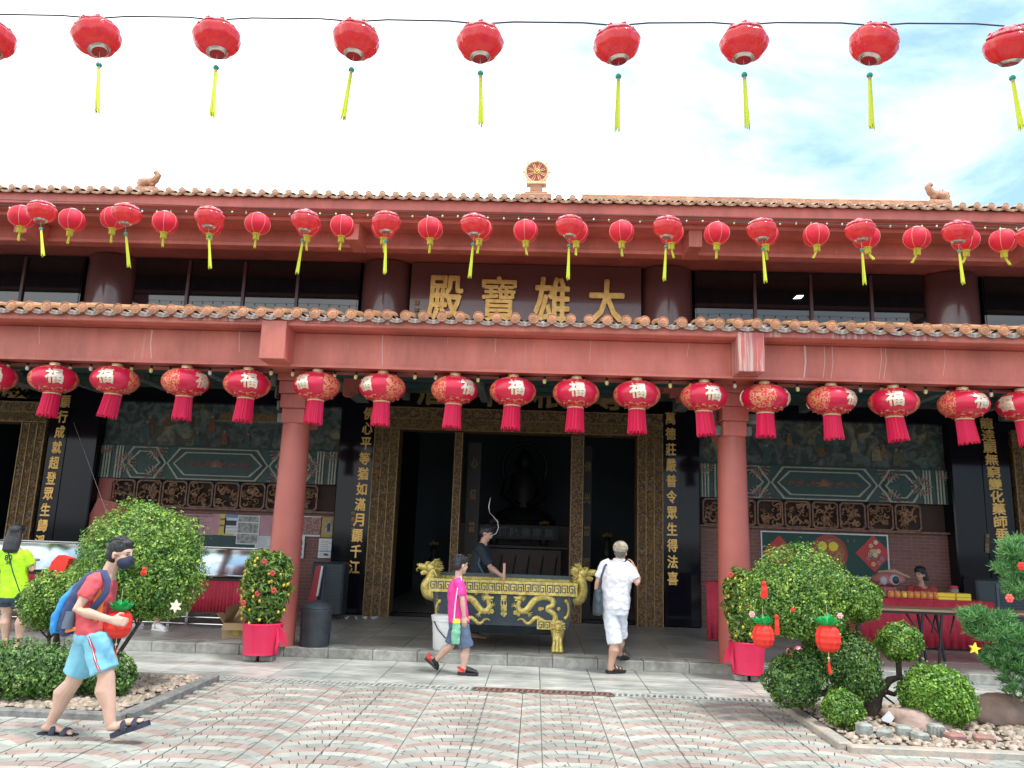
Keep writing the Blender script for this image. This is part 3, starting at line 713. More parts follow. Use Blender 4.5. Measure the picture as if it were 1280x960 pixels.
# ridge ornaments (carried by the roof)
TERR = mat('terracotta', (.42, .21, .12), .6, c2=(.36, .18, .11), scale=8, bump=.6, bscale=25)
PALEG = mat('pale_gilding', (.78, .58, .34), .5, c2=(.6, .4, .2), scale=14)
c = P(671, 215, 15.1); wt = thing('wheel_ornament', 'round dharma wheel with eight spokes standing on the upper roof ridge', 'roof ornament', (c.x, 15.1, 8.46))
mb = MB(); mb.box(c.x-.32, c.x+.32, 14.9, 15.3, 8.35, 8.55, .03); mb.box(c.x-.24, c.x+.24, 14.98, 15.22, 8.55, 8.62, .02); mb.box(c.x-.13, c.x+.13, 15.02, 15.18, 8.62, c.z-.27, .02); mb.build('pedestal', TERR, wt)
mb = MB(); mb.box(c.x-.21, c.x+.21, 15.0, 15.2, c.z-.31, c.z-.26, .01)
for q in range(6): mb.ball((c.x-.18+.07*q, 15.06, c.z-.30), .03, 8, 6)
mb.build('lotus_seat', PALEG, wt)
def torus(mb, c, Rr, r, n=32): mb.tube([(c[0]+Rr*math.cos(2*math.pi*k/n), c[1], c[2]+Rr*math.sin(2*math.pi*k/n)) for k in range(n+1)], r, 8, cap=False)
mb = MB(); torus(mb, (c.x, 15.1, c.z), .235, .026); mb.build('rim', PALEG, wt, True)
mb = MB(); mb.lathe([(.22, -.012), (.22, .012)], (0, 0, 0), 32); mb.v = [(c.x+a, 15.12+d, c.z+b_) for a, b_, d in mb.v]; mb.build('disc', mat('wheel_red', (.45, .10, .07), .6), wt)
for q in range(8):
    an = q*math.pi/4+math.pi/8; d = Vector((math.cos(an), 0, math.sin(an))); pn = Vector((-d.z, 0, d.x)); C0 = Vector((c.x, 15.095, c.z))
    mb = MB(); mb.tube([C0+d*.06+pn*.012, C0+d*.2+pn*.02], .008, 5); mb.tube([C0+d*.06-pn*.012, C0+d*.2-pn*.02], .008, 5); mb.build('spoke', PALEG, wt)
mb = MB(); torus(mb, (c.x, 15.08, c.z), .05, .015, 16); mb.ball((c.x, 15.08, c.z), .03, 8, 6); mb.build('hub', GOLD, wt)
mb = MB()
for q in range(8):
    an = q*math.pi/4; d = Vector((math.cos(an), 0, math.sin(an))); mb.ball(Vector((c.x, 15.1, c.z))+d*.27, (.03, .02, .03), 8, 6)
mb.build('finials', PALEG, wt)
def beast(px, py, Y, face, label):
    p = P(px, py, Y); s = 1.0; t = thing('roof_beast', label, 'roof ornament', (p.x, Y, p.z-.16), 'beast finials on the roof'); f = face
    o = Vector((p.x, Y, p.z))
    def q(x, z, y=0): return o+Vector((f*x, y, z))
    mb = MB(); mb.tube([q(-.15, -.17), q(-.10, -.06), q(.02, -.02), q(.10, -.10)], [.07, .09, .075, .05], 10); mb.ball(q(-.12, -.02), (.075, .06, .07), 10, 8)
    mb.tube([q(-.15, -.03), q(-.21, -.06)], [.04, .025], 8); mb.tube([q(-.15, .0), q(-.20, .015)], [.03, .02], 8)
    mb.box(p.x-.2, p.x+.2, Y-.1, Y+.1, p.z-.32, p.z-.15, .02); mb.build('body', TERR, t, True)
    mb = MB(); mb.tube([q(.02, -.06), q(.12, .02), (q(.17, .12)), q(.12, .17), q(.08, .15)], [.07, .07, .055, .05, .03], 9); mb.build('tail', TERR, t, True)
    mb = MB()
    for k in range(5): mb.tube([q(-.10+.04*k, .03-.012*k), q(-.09+.05*k, .085-.01*k)], [.018, .006], 5)
    mb.build('mane', TERR, t)
beast(186, 226, 13.2, 1, 'curled terracotta beast on the left end of the upper roof')
beast(1172, 242, 13.2, -1, 'curled terracotta beast on the right end of the upper roof')
MB().box(P(727, 245, 13.4).x, P(1160, 258, 13.4).x, 13.3, 13.5, 7.6, 7.80, .02).build('hip_ridge', TILEO, T)

# ------------------------------------------------------------------ LANTERNS
def lantern_red_plastic():
    m = mat('translucent_red_plastic', (.90, .11, .10), .16, c2=(.84, .06, .12), scale=12, coat=1., transl=.62, bump=.15, bscale=60)
    return m
PLR = lantern_red_plastic()
SILV = mat('silver_band', (.60, .55, .50), .22, .85)
PLG = mat('gold_print', (.62, .28, .16), .35, .3)
YEL = mat('yellow_tassel', (.66, .72, .05), .7, transl=.15)
YELD = mat('golden_fringe', (.62, .52, .05), .7, transl=.1)
GRB = mat('green_bead', (.01, .28, .17), .35)
FAB = mat('red_silk', (.76, .018, .05), .6, transl=.2, c2=(.66, .012, .04), scale=5)
WIRE = mat('dark_cable', (.03, .03, .035), .6)
THREAD = mat('pale_thread', (.7, .6, .5), .6)
def tassel(mb, n, r0, r1, L0, th=.003, seed=0, bend=(0, 0)):
    rr = random.Random(seed)
    for k in range(n):
        a = 2*math.pi*k/n+rr.uniform(-.1, .1); e = rr.uniform(.93, 1.04)
        pts = [(r0*math.cos(a), r0*math.sin(a), 0), ((r0*.6+r1*.4)*math.cos(a)+bend[0]*.3, (r0*.6+r1*.4)*math.sin(a)+bend[1]*.3, -L0*.5), (r1*math.cos(a)+bend[0], r1*math.sin(a)+bend[1], -L0*e)]
        mb.tube(pts, th, 4)
def plastic_lantern():
    t = thing('plastic_lantern', 'x', 'lantern')
    prof = [(.045, .112), (.085, .108), (.105, .092), (.128, .085), (.142, .060), (.138, .050), (.160, .034), (.168, .008), (.158, -.012), (.160, -.022), (.146, -.050), (.135, -.062), (.128, -.074), (.100, -.094), (.072, -.108), (.055, -.114)]
    MB().lathe(prof[::-1], (0, 0, 0), 64, 8, .07).build('shell', PLR, t, True)
    mb = MB(); rr = random.Random(4)       # printed flower relief on the upper shoulders
    for k in range(8):
        a = 2*math.pi*k/8
        for q in range(5): b = q*1.256; mb.ball((.128*math.cos(a+.05*math.cos(b)*2), .128*math.sin(a+.05*math.cos(b)*2), .078+.014*math.sin(b)), (.011, .011, .008), 6, 4)
    tag(mb.build('flower_relief', PLR, t, True), kind='stuff')
    MB().lathe([(.060, .1125), (.087, .111), (.107, .095), (.130, .088), (.1455, .062), (.141, .052), (.139, .051)][::-1], (0, 0, 0), 64, 8, .07).build('highlight_shoulder', mat('painted_rose_highlight', (.80, .30, .34), .12, c2=(.72, .05, .08), scale=26, lo=.42, hi=.55, coat=1., transl=.4), t, True)  # added pale rose shell: whitish sky highlight on the lantern top painted in
    MB().lathe([(.052, -.116), (.074, -.109), (.076, -.113), (.066, -.122), (.056, -.130), (.052, -.130), (.05, -.116)], (0, 0, 0), 32).build('base_band', SILV, t, True)
    MB().lathe([(.002, -.118), (.050, -.120), (.050, -.126), (.002, -.126)], (0, 0, 0), 20).build('base_print', PLR, t)
    MB().lathe([(.05, .108), (.05, .128), (.035, .136), (.006, .138)], (0, 0, 0), 20).build('top_cap', SILV, t, True)
    ts = thing('tassel', None, None); ts.parent = t
    ts.location = (0, 0, -.125)
    def sub(mb, n, m): o = MB.build(mb, n, m, None, True, loc=(0, 0, 0)); o.parent = ts; return o
    mb = MB(); mb.tube([(0, 0, .01), (0, 0, -.10)], .0012, 4); sub(mb, 'thread', THREAD)
    mb = MB(); mb.ball((0, 0, -.115), (.022, .022, .02), 12, 8); sub(mb, 'bead', GRB)
    mb = MB(); mb.tube([(0, 0, -.132), (0, 0, -.158)], .012, 8); sub(mb, 'collar', mat('tassel_collar', (.45, .25, .12), .6))
    mb = MB(); mb2 = MB(); tassel(mb2, 16, .009, .018, .36, .0038, 1); mb.add([(x, y, z-.155) for x, y, z in mb2.v], mb2.f); sub(mb, 'fringe', YEL)
    return t
def cloth_lantern():
    t = thing('cloth_lantern', 'x', 'lantern')
    pr = [(.168*math.cos(a)**.8 if math.cos(a) > 0 else .01, .15*math.sin(a)) for a in np.linspace(-1.35, 1.35, 15)]
    MB().lathe(pr, (0, 0, 0), 40, 20, .03).build('body', FAB, t, True)
    mb = MB()
    for k in range(6):
        a = 2*math.pi*k/6+.2; mb.tube([((r*1.012+.001)*math.cos(a), (r*1.012+.001)*math.sin(a), z) for r, z in pr], .0024, 4)
    mb.build('ribs', mat('gold_thread', (.75, .40, .25), .5), t)
    MB().lathe([(.045, .142), (.045, .160), (.03, .166)], (0, 0, 0), 20).build('top_cap', WHITE, t, True)
    mb = MB(); mb.lathe([(.05, -.156), (.055, -.146), (.05, -.140)], (0, 0, 0), 20); mb2 = MB(); tassel(mb2, 20, .038, .036, .085, .005, 3); mb.add([(x, y, z-.15) for x, y, z in mb2.v], mb2.f); mb.build('fringe', YELD, t)
    o = MB(); mb2 = MB(); tassel(mb2, 8, .008, .014, .14, .0035, 5, (.012, 0)); o.add(mb2.v, mb2.f); o = o.build('tail', YEL, None, loc=(0, 0, 0)); o.parent = t; o.location = (0, 0, -.21)
    return t
# big round lanterns with the fu character
def fu_material():
    m = mat('red_silk_with_gold', (.68, .010, .055), .36, c2=(.56, .008, .045), scale=3, coat=.15, bump=.06, bscale=60)
    t, nd, lk, b = nodes_of(m); base = b.inputs['Base Color'].links[0].from_socket
    tc = nd.new('ShaderNodeTexCoord'); sp_ = nd.new('ShaderNodeSeparateXYZ'); lk.new(tc.outputs['Object'], sp_.inputs[0])
    # fine vertical weave
    def math_(op, a, b_=None, c=None):
        n = nd.new('ShaderNodeMath'); n.operation = op
        for i, v in enumerate((a, b_, c)):
            if v is None: continue
            if isinstance(v, (int, float)): n.inputs[i].default_value = v
            else: lk.new(v, n.inputs[i])
        return n.outputs[0]
    ax = math_('ABSOLUTE', sp_.outputs[0])
    # blossom sprays centred on the two sides (+-x) of the lantern and small blossoms near the rim
    vo = nd.new('ShaderNodeTexVoronoi'); vo.inputs['Scale'].default_value = 26; lk.new(tc.outputs['Object'], vo.inputs[0])
    n2 = nd.new('ShaderNodeTexNoise'); n2.inputs['Scale'].default_value = 42; n2.inputs['Detail'].default_value = 4; lk.new(tc.outputs['Object'], n2.inputs[0])
    y2 = math_('MULTIPLY', sp_.outputs[1], sp_.outputs[1]); z2 = math_('MULTIPLY', sp_.outputs[2], sp_.outputs[2])
    rr = math_('SQRT', math_('ADD', y2, math_('MULTIPLY', z2, 1.2)))
    m1 = math_('LESS_THAN', rr, .165)
    m1 = math_('MULTIPLY', m1, math_('GREATER_THAN', n2.outputs[0], .49))
    az = math_('ABSOLUTE', sp_.outputs[2])
    m2 = math_('MULTIPLY', math_('GREATER_THAN', az, .125), math_('LESS_THAN', vo.outputs['Distance'], .38))
    mk = math_('MAXIMUM', m1, m2)
    mx = nd.new('ShaderNodeMix'); mx.data_type = 'RGBA'; mx.inputs[7].default_value = (.72, .36, .14, 1)
    lk.new(math_('MULTIPLY', mk, .75), mx.inputs[0]); lk.new(base, mx.inputs[6]); lk.new(mx.outputs[2], b.inputs['Base Color'])
    return m
FU = fu_material()
GOLDCAP = mat('gold_cap', (.86, .72, .42), .3, .3)
FUGOLD = mat('pale_gold_print', (.80, .62, .42), .28, .45, c2=(.86, .78, .66), scale=14)
TASS = mat('crimson_tassel', (.78, .012, .09), .65, transl=.15, island=.12)
FA, FB = .30, .185
def fu_lantern():
    t = thing('fu_lantern', 'x', 'lantern')
    pr = [(FA*math.cos(a)**.92, FB*math.sin(a)) for a in np.linspace(-1.3, 1.3, 19)]
    MB().lathe(pr, (0, 0, 0), 56).build('body', FU, t, True)
    MB().lathe([(.07, .172), (.075, .176), (.07, .188), (.07, .215), (.062, .222), (.04, .222)], (0, 0, 0), 28).build('top_cap', GOLDCAP, t, True)
    MB().lathe([(.105, -.200), (.112, -.192), (.105, -.18), (.08, -.176)], (0, 0, 0), 28).build('bottom_cap', GOLDCAP, t, True)
    for s in (1, -1):
        V, F, w0, h0 = glyph('福', .03, .5); me = bpy.data.meshes.new('q'); me.from_pydata([tuple(v) for v in V], [], F)
        bm = bmesh.new(); bm.from_mesh(me); bmesh.ops.remove_doubles(bm, verts=bm.verts, dist=1e-4)
        bmesh.ops.triangulate(bm, faces=bm.faces)
        bmesh.ops.subdivide_edges(bm, edges=[e for e in bm.edges if e.calc_length() > .14], cuts=2, use_grid_fill=True)
        bmesh.ops.triangulate(bm, faces=bm.faces)
        bm.verts.index_update(); V2 = [v.co.copy() for v in bm.verts]; F2 = [[v.index for v in f.verts] for f in bm.faces]; bm.free()
        mb = MB(); out_ = []
        for v in V2:
            th = v.x/w0*.70-v.y*.05; z = .012+v.y/h0*.20; rxy = FA*math.sqrt(max(0, 1-(z/FB)**2))**.95+.007+(.005 if v.z > 0 else -.006)
            an = -s*math.pi/2+th
            out_.append((rxy*math.cos(an), rxy*math.sin(an), z))
        mb.add(out_, F2); mb.build('character', FUGOLD, t, fix=False)
        # rim blossoms under the character
        mb = MB()
        for q in range(-2, 3):
            an = -s*math.pi/2+q*.42; z = -.125-(.0 if q % 2 else .015); rx = FA*math.sqrt(1-(z/FB)**2)
            for e in range(5): mb.ball((rx*math.cos(an+.055*math.cos(e*1.256)), rx*math.sin(an+.055*math.cos(e*1.256)), z+.012*math.sin(e*1.256)), .0085, 6, 4)
        tag(mb.build('blossoms', PLG, t), kind='stuff')
    ts = thing('tassel', None, None); ts.parent = t; ts.location = (0, 0, -.195)
    mb = MB(); tassel(mb, 46, .100, .118, .30, .0065, 9); tassel(mb, 26, .07, .085, .30, .0065, 10); o = mb.build('fringe', TASS, None, loc=(0, 0, 0)); o.parent = ts
    mb = MB(); mb.lathe([(.098, -.002), (.112, -.28), (.02, -.28)], (0, 0, 0), 24); o = mb.build('fringe_core', TASS, None, loc=(0, 0, 0)); o.parent = ts
    MB().tube([(0, 0, .22), (0, 0, .24)], .02, 8).build('hook', WIRE, t)
    return t
first = {}
def spread(kind, maker, items, group):
    proto = maker(); proto['group'] = group; out_ = []
    for i, (loc, rz, lab, sw) in enumerate(items):
        o = proto if i == 0 else None
        if o is None: o = copy_tree(proto)
        o['label'] = lab; o['group'] = group
        o.location = loc; o.rotation_euler = (0, 0, rz[0]); 
        if len(rz) > 1: o.rotation_euler = (rz[1], rz[2], rz[0])
        for ch in o.children:
            if ch.name.startswith(('tassel', 'tail')): ch.rotation_euler = sw
        out_.append(o)
    return out_
def plab(n, i, base, row):
    if i == 0: return 'leftmost %s in the %s' % (base, row)
    if i == n-1: return 'rightmost %s in the %s' % (base, row)
    return '%s %s from the left in the %s' % (ORD[i], base, row)
rl = random.Random(11)
A_ = [(-12, 50), (121, 47), (271, 49), (445, 51), (600, 54), (771, 56), (930, 55), (1092, 56), (1262, 57)]
At = {0: (0, 0), 1: (-.9, 0), 2: (-.5, 0), 3: (-.3, 0), 4: (-.2, 0), 5: (-.35, 0), 6: (-.45, 0), 7: (.1, 0), 8: (-.25, 0)}
it = []
for i, (x, y) in enumerate(A_):
    p = P(x, y, 5.0); tilt = rl.uniform(-.10, .10) + [.2, .35, .22, 0, .05, 0, -.08, -.2, -.2][i]
    sw = [0, .14, .06, .08, .02, .04, .07, 0, .04][i]
    it.append(((p.x, 5.0, p.z), (rl.uniform(0, 6), rl.uniform(-.05, .1), tilt), plab(9, i, 'red plastic lantern', 'high row against the sky'), (0, sw-tilt+.0, 0)))
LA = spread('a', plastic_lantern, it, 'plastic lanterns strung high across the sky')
B_ = [(52, 265), (158, 268), (262, 272), (382, 276), (483, 278), (593, 281), (712, 283), (834, 284), (952, 287), (1075, 288), (1197, 290), (1290, 296)]
sB = [.42, .2, .16, .12, .08, .05, .0, .02, -.05, .0, -.12, 0]
it = []
for i, (x, y) in enumerate(B_):
    p = P(x, y, 8.5); tl_ = rl.uniform(-.06, .06)+(.15 if i == 0 else 0)
    it.append(((p.x, 8.5, p.z), (rl.uniform(0, 6), rl.uniform(-.05, .05), tl_), plab(12, i, 'shiny red plastic lantern', 'row before the upper eave'), (0, sB[i]-tl_, 0)))
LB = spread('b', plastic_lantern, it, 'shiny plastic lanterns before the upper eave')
C_ = [(27, 270), (90, 274), (142, 272), (206, 277), (263, 279), (322, 279), (385, 281), (428, 282), (480, 284), (538, 285), (600, 286), (657, 288), (720, 289), (777, 289), (839, 290), (896, 291), (957, 292), (1020, 293), (1083, 296), (1146, 297), (1207, 299), (1254, 300)]
it = []
for i, (x, y) in enumerate(C_):
    p = P(x, y+1, 10.0)
    sw = .1-.012*i+rl.uniform(-.08, .08)
    if i > 15: sw -= .25
    it.append(((p.x, 10.0, p.z), (rl.uniform(0, 6), rl.uniform(-.04, .04), rl.uniform(-.05, .05)), plab(22, i, 'round cloth lantern', 'row before the upper eave'), (0, sw, 0)))
LC = spread('c', cloth_lantern, it, 'round red cloth lanterns before the upper eave')
D_ = [(-10, 473, 0), (67, 475, 0), (144, 476, -25), (232, 478, 42), (309, 481, 3), (396, 483, -42), (478, 486, -48), (568, 488, 35), (641, 490, 8), (720, 492, 2), (796, 495, 2), (880, 496, 22), (956, 499, 85), (1039, 500, 55), (1117, 502, 3), (1204, 504, 42), (1278, 506, -38)]
it = []
n = len(D_)
for i, (x, y, a) in enumerate(D_):
    p = P(x, y, 9.82); sw = [.1, .1, .14, .05, .06, .07, .04, .03, .02, 0, 0, -.13, 0, -.13, -.13, -.16, -.15][i]
    face = math.atan2(p.x, p.y)
    it.append(((p.x, 9.82, 3.425+rl.uniform(-.006, .006)), (R(a)-face, 0, rl.uniform(-.03, .03)), plab(n, i, 'large fu lantern', 'row under the porch beam'), (0, sw, 0)))
LD = spread('d', fu_lantern, it, 'large fu lanterns hung under the porch beam')
# cables
def cable(name, label, pts, r, m=WIRE): o = MB().tube(pts, r, 6).build(name, m, None, True); return tag(o, label, 'cable')
pts = []
prev = None
for i, (x, y) in enumerate([(-60, 20)]+[(x, y-24) for x, y in A_[1:]]+[(1340, 33)]):
    q = P(x, y, 5.0); q.z = max(q.z, 5.0+.155)
    if prev is not None:
        for t_ in (.25, .5, .75): m_ = prev.lerp(q, t_); pts.append((m_.x, 5.0, m_.z+.02))
    pts.append((q.x, 5.0, q.z)); prev = q
cable('lantern_cable', 'thin dark cable carrying the high lanterns across the sky', pts, .006)
cable('lantern_cable', 'thin cable carrying the shiny plastic lanterns before the upper eave', [(-7.5, 8.5, 5.36)]+[(o.location.x, 8.5, o.location.z+.14+.0*i) for i, o in enumerate(LB)]+[(6.8, 8.5, 5.35)], .004)
cable('lantern_cable', 'thin cable carrying the round cloth lanterns before the upper eave', [(-8.6, 10.0, 5.95)]+[(o.location.x, 10.0, o.location.z+.168) for o in LC]+[(7.6, 10.0, 5.92)], .004)
# festoon bulbs
SOCK = BLACKP; BULB = mat('yellow_bulb', (.78, .72, .28), .25, coat=.4); BULBW = mat('white_bulb', (.75, .73, .62), .25, coat=.4)
def festoon(label, x0, x1, Y, z, pitch, r, zoff=0.):
    t = thing('festoon_lights', label, 'string lights', ((x0+x1)/2, Y, z), 'festoon strings along the beams')
    pts = [(x, Y, z+.012*math.sin(x*3.1)) for x in np.arange(x0, x1, .2)]
    MB().tube(pts, r*.22, 5).build('wire', WIRE, t)
    s = MB(); s.tube([(0, 0, 0), (0, 0, -r*1.3)], r*.55, 8); sme = s.mesh('socket', SOCK, (0, 0, 0), True)
    b = MB(); b.lathe([(r*.5, 0), (r*.8, -r*.4), (r*.8, -r*1.5), (r*.5, -r*2.0), (.002, -r*2.1)], (0, 0, 0), 12); bm_ = [b.mesh('bulb', m, (0, 0, 0), True) for m in (BULB, BULB, BULBW)]
    x = x0+.1; rr = random.Random(5)
    while x < x1:
        zz = z+.012*math.sin(x*3.1); sk = inst('socket', sme, t, (x, Y, zz)); bl = inst('bulb', rr.choice(bm_), t, (x, Y, zz-r*1.2), (rr.uniform(-.15, .15), rr.uniform(-.15, .15), 0)); x += pitch*rr.uniform(.92, 1.08)
    return t
festoon('string of yellow bulbs along the underside of the porch beam', -8.5, 7.6, 9.9, 3.655, .272, .030)
festoon('string of small bulbs along the upper beam', -11, 10, 12.2, 6.86, .255, .018)

# ------------------------------------------------------------------ FOLIAGE
def leaf_cloud(name, m, parent, clumps, n, size, seed, aspect=.55, bump=.10, inner=.35, up=.25, shell=.10):
    g = np.random.default_rng(seed)
    c = np.array([k[0] for k in clumps], float); r = np.array([k[1] if hasattr(k[1], '__len__') else (k[1],)*3 for k in clumps], float)
    wgt = (r[:, 0]*r[:, 1]+r[:, 1]*r[:, 2]+r[:, 0]*r[:, 2]); wgt /= wgt.sum()
    idx = g.choice(len(clumps), n, p=wgt)
    d = g.normal(size=(n, 3)); d /= np.linalg.norm(d, axis=1)[:, None]
    k1, k2 = g.uniform(3, 6, 3), g.uniform(7, 12, 3)
    bmp = np.sin(d[:, 0]*k1[0]+idx)*np.sin(d[:, 1]*k1[1]+1)*np.sin(d[:, 2]*k1[2]+2)+.6*np.sin(d[:, 0]*k2[0]+3*idx)*np.sin(d[:, 1]*k2[1])*np.sin(d[:, 2]*k2[2]+1)
    rad = 1+bump*bmp-np.abs(g.normal(size=n))*shell
    inn = g.random(n) < inner; rad[inn] *= g.uniform(.45, .95, inn.sum())
    out_ = g.random(n) < .08; rad[out_] += g.uniform(0, .13, out_.sum())
    p = c[idx]+d*r[idx]*rad[:, None]
    ph = g.uniform(0, 6, 6); fq = 19.
    hole = np.sin(p[:, 0]*fq+ph[0]+1.3*np.sin(p[:, 2]*9+ph[3]))*np.sin(p[:, 1]*fq+ph[1])*np.sin(p[:, 2]*fq+ph[2]+1.3*np.sin(p[:, 0]*8+ph[4]))
    sink = hole < -.22
    p[sink] = c[idx[sink]]+(p[sink]-c[idx[sink]])*(1-g.uniform(.05, .22, sink.sum()))[:, None]
    nrm = d+g.normal(size=(n, 3))*.55; nrm[:, 2] += up; nrm /= np.linalg.norm(nrm, axis=1)[:, None]
    t = np.cross(nrm, g.normal(size=(n, 3))); t /= np.linalg.norm(t, axis=1)[:, None]; b = np.cross(nrm, t)
    s = (size*g.uniform(.7, 1.35, n))[:, None]
    v0 = p-t*s; v2 = p+t*s; v1 = p+b*s*aspect+nrm*s*.25; v3 = p-b*s*aspect+nrm*s*.25
    off = np.array(wloc(parent)) if parent is not None else np.zeros(3)
    V = np.stack([v0, v1, v2, v3], 1).reshape(-1, 3)-off
    base_ = (np.arange(n)*4)[:, None]; F = np.concatenate([base_+[0, 1, 2], base_+[0, 2, 3]], 1).reshape(-1)
    me = bpy.data.meshes.new(name); me.vertices.add(4*n); me.vertices.foreach_set('co', V.ravel())
    me.loops.add(6*n); me.loops.foreach_set('vertex_index', F.astype(np.int32)); me.polygons.add(2*n)
    me.polygons.foreach_set('loop_start', np.arange(0, 6*n, 3)); me.update(calc_edges=True); me.materials.append(m)
    o = bpy.data.objects.new(name, me); COL.objects.link(o); o.parent = parent; return o
def branches(mb, root, tips, r0, seed):
    rr = random.Random(seed); root = Vector(root)
    for t in tips:
        t = Vector(t); m1 = root.lerp(t, .35)+Vector((rr.uniform(-.06, .06), rr.uniform(-.06, .06), rr.uniform(-.02, .06))); m2 = root.lerp(t, .7)+Vector((rr.uniform(-.06, .06), rr.uniform(-.06, .06), 0))
        mb.tube([root, m1, m2, t], [r0, r0*.7, r0*.5, r0*.25], 7)
        for k in range(3):
            q = m2+Vector((rr.uniform(-.2, .2), rr.uniform(-.2, .2), rr.uniform(.05, .2))); mb.tube([m1.lerp(m2, .6), q], [r0*.35, r0*.1], 5)

# planting beds
KB = mat('bed_edging', (.22, .215, .20), .75, c2=(.12, .12, .12), scale=10, bump=.4, bscale=40)
KB2 = mat('pale_bed_edging', (.40, .33, .27), .7, c2=(.27, .27, .24), scale=7, bump=.4, bscale=40)
def bed(name, label, xa, xb, m, edge):
    t = tag(MB().box(xa, xb, 6.78, 8.60, -.02, .03).build(name, SOIL, None, loc=((xa+xb)/2, 7.7, 0)), label, None, kind='structure')
    MB().box(xa-.0, xb, 6.70, 6.80, -.02, .055, .01).build('edging', m, t)
    MB().box(edge-.06, edge+.06, 6.802, 8.60, -.02, .058, .01).build('edging', m, t)
    MB().box(xa, xb, 8.53, 8.612, -.02, .05, .01).build('edging', m, t)
    return t
bl = bed('planting_bed', 'left planting bed of pebbles', -9, -3.36, KB, -3.36)
br = bed('planting_bed', 'right planting bed of pebbles', 2.56, 9, KB2, 2.56)
def pebbles(x0, x1, y0, y1, n, seed, par):
    g = random.Random(seed); mb = MB()
    for i in range(n):
        s = g.uniform(.014, .036); mb.ball((g.uniform(x0, x1), g.uniform(y0, y1), .035+s*.35), (s*g.uniform(.8, 1.5), s*g.uniform(.8, 1.3), s*.7), 6, 4, Matrix.Rotation(g.uniform(0, 3), 3, 'Z'))
    o = mb.build('pebbles', PEAB, None, True, fix=False); tag(o, 'rounded pebbles covering the %s planting bed' % par, None, kind='stuff')
pebbles(-7.2, -3.45, 6.84, 8.5, 3300, 2, 'left'); pebbles(2.66, 7.0, 6.84, 8.5, 2500, 3, 'right')
def lump(name, label, c, r, m, seed, cat, group=None, squash=.35, n=3, bev=None):
    bm = bmesh.new(); bmesh.ops.create_icosphere(bm, subdivisions=n, radius=1)
    for v in bm.verts:
        d = v.co.copy(); k = 1+squash*mnoise.noise(d*1.3+Vector((seed, 0, 0)))+.12*mnoise.noise(d*4+Vector((0, seed, 0)))
        v.co = Vector((d.x*r[0]*k, d.y*r[1]*k, max(d.z*r[2]*k, -r[2]*.4)))
    me = bpy.data.meshes.new(name); bm.to_mesh(me); bm.free(); me.materials.append(m); me.polygons.foreach_set('use_smooth', [True]*len(me.polygons))
    o = bpy.data.objects.new(name, me); COL.objects.link(o); o.location = c; return tag(o, label, cat, group)
ROCK = mat('brown_boulder', (.26, .17, .13), .75, c2=(.14, .10, .08), scale=3, bump=.7, bscale=12); ROCK2 = mat('pinkish_boulder', (.40, .29, .24), .8, c2=(.27, .19, .16), scale=4, bump=.8, bscale=16)
p = G(1150, 905, .05); lump('boulder', 'low pinkish grey boulder beside the round bush in the right bed', (p.x-.0, 7.66, .06), (.30, .24, .15), ROCK2, 3, 'boulder', 'boulders in the right bed')
p = G(1262, 905, .05); lump('boulder', 'larger brown boulder at the right end of the planting bed', (p.x+.04, 8.0, .10), (.36, .26, .17), ROCK, 8, 'boulder', 'boulders in the right bed')
STG = mat('grey_edging_stone', (.30, .32, .29), .8, c2=(.17, .18, .16), scale=9, bump=.8, bscale=25); STR = mat('red_edging_stone', (.30, .15, .12), .75, c2=(.2, .11, .1), scale=9, bump=.6, bscale=25)
for i, (x, y, w_, h_, m, rz, lab) in enumerate([(1087, 925, .11, .15, STG, .1, 'leftmost pale grey block in the row of edging stones'), (1112, 927, .12, .10, STG, -.5, 'pale grey edging block tilted beside the leftmost one'),
        (1137, 926, .12, .13, STG, -.2, 'grey edging block in the middle of the stone row'), (1158, 931, .11, .10, STG, .2, 'small grey edging block left of the grooved one'), (1178, 925, .12, .14, STG, -.15, 'dark grey grooved edging block before the round bush'),
        (1202, 931, .15, .09, STR, .05, 'dull red edging brick next to the grooved block'), (1239, 933, .16, .085, STR, -.3, 'brighter red edging brick at the right end of the row')]):
    p = G(x, y, .03); mb = MB(); mb.box(-w_/2, w_/2, -.06, .06, 0, h_*.75, .014)
    if i == 4:
        for q in (-.03, 0, .03): mb.box(q-.006, q+.006, -.067, -.058, .01, h_*.7)
    mb.v = [(a*math.cos(rz)-b_*math.sin(rz)+p.x, a*math.sin(rz)+b_*math.cos(rz)+p.y+.1, c+.03) for a, b_, c in mb.v]
    tag(mb.build('edging_stone', m, None), lab, 'edging stone', 'edging stones along the right bed')

def bush(name, label, cat, base, clumps, n, size, m, seed, trunk=True, group=None, **k):
    t = thing(name, label, cat, base, group); b = Vector(base)
    if trunk:
        mb = MB(); branches(mb, b+Vector((-.22 if name == 'round_topiary' else 0, 0, -.02)), [Vector(c[0]) for c in clumps][:8], .03, seed); mb.build('trunk', BARK, t, True)
    leaf_cloud('foliage', m, t, clumps, n, size, seed, **k); return t
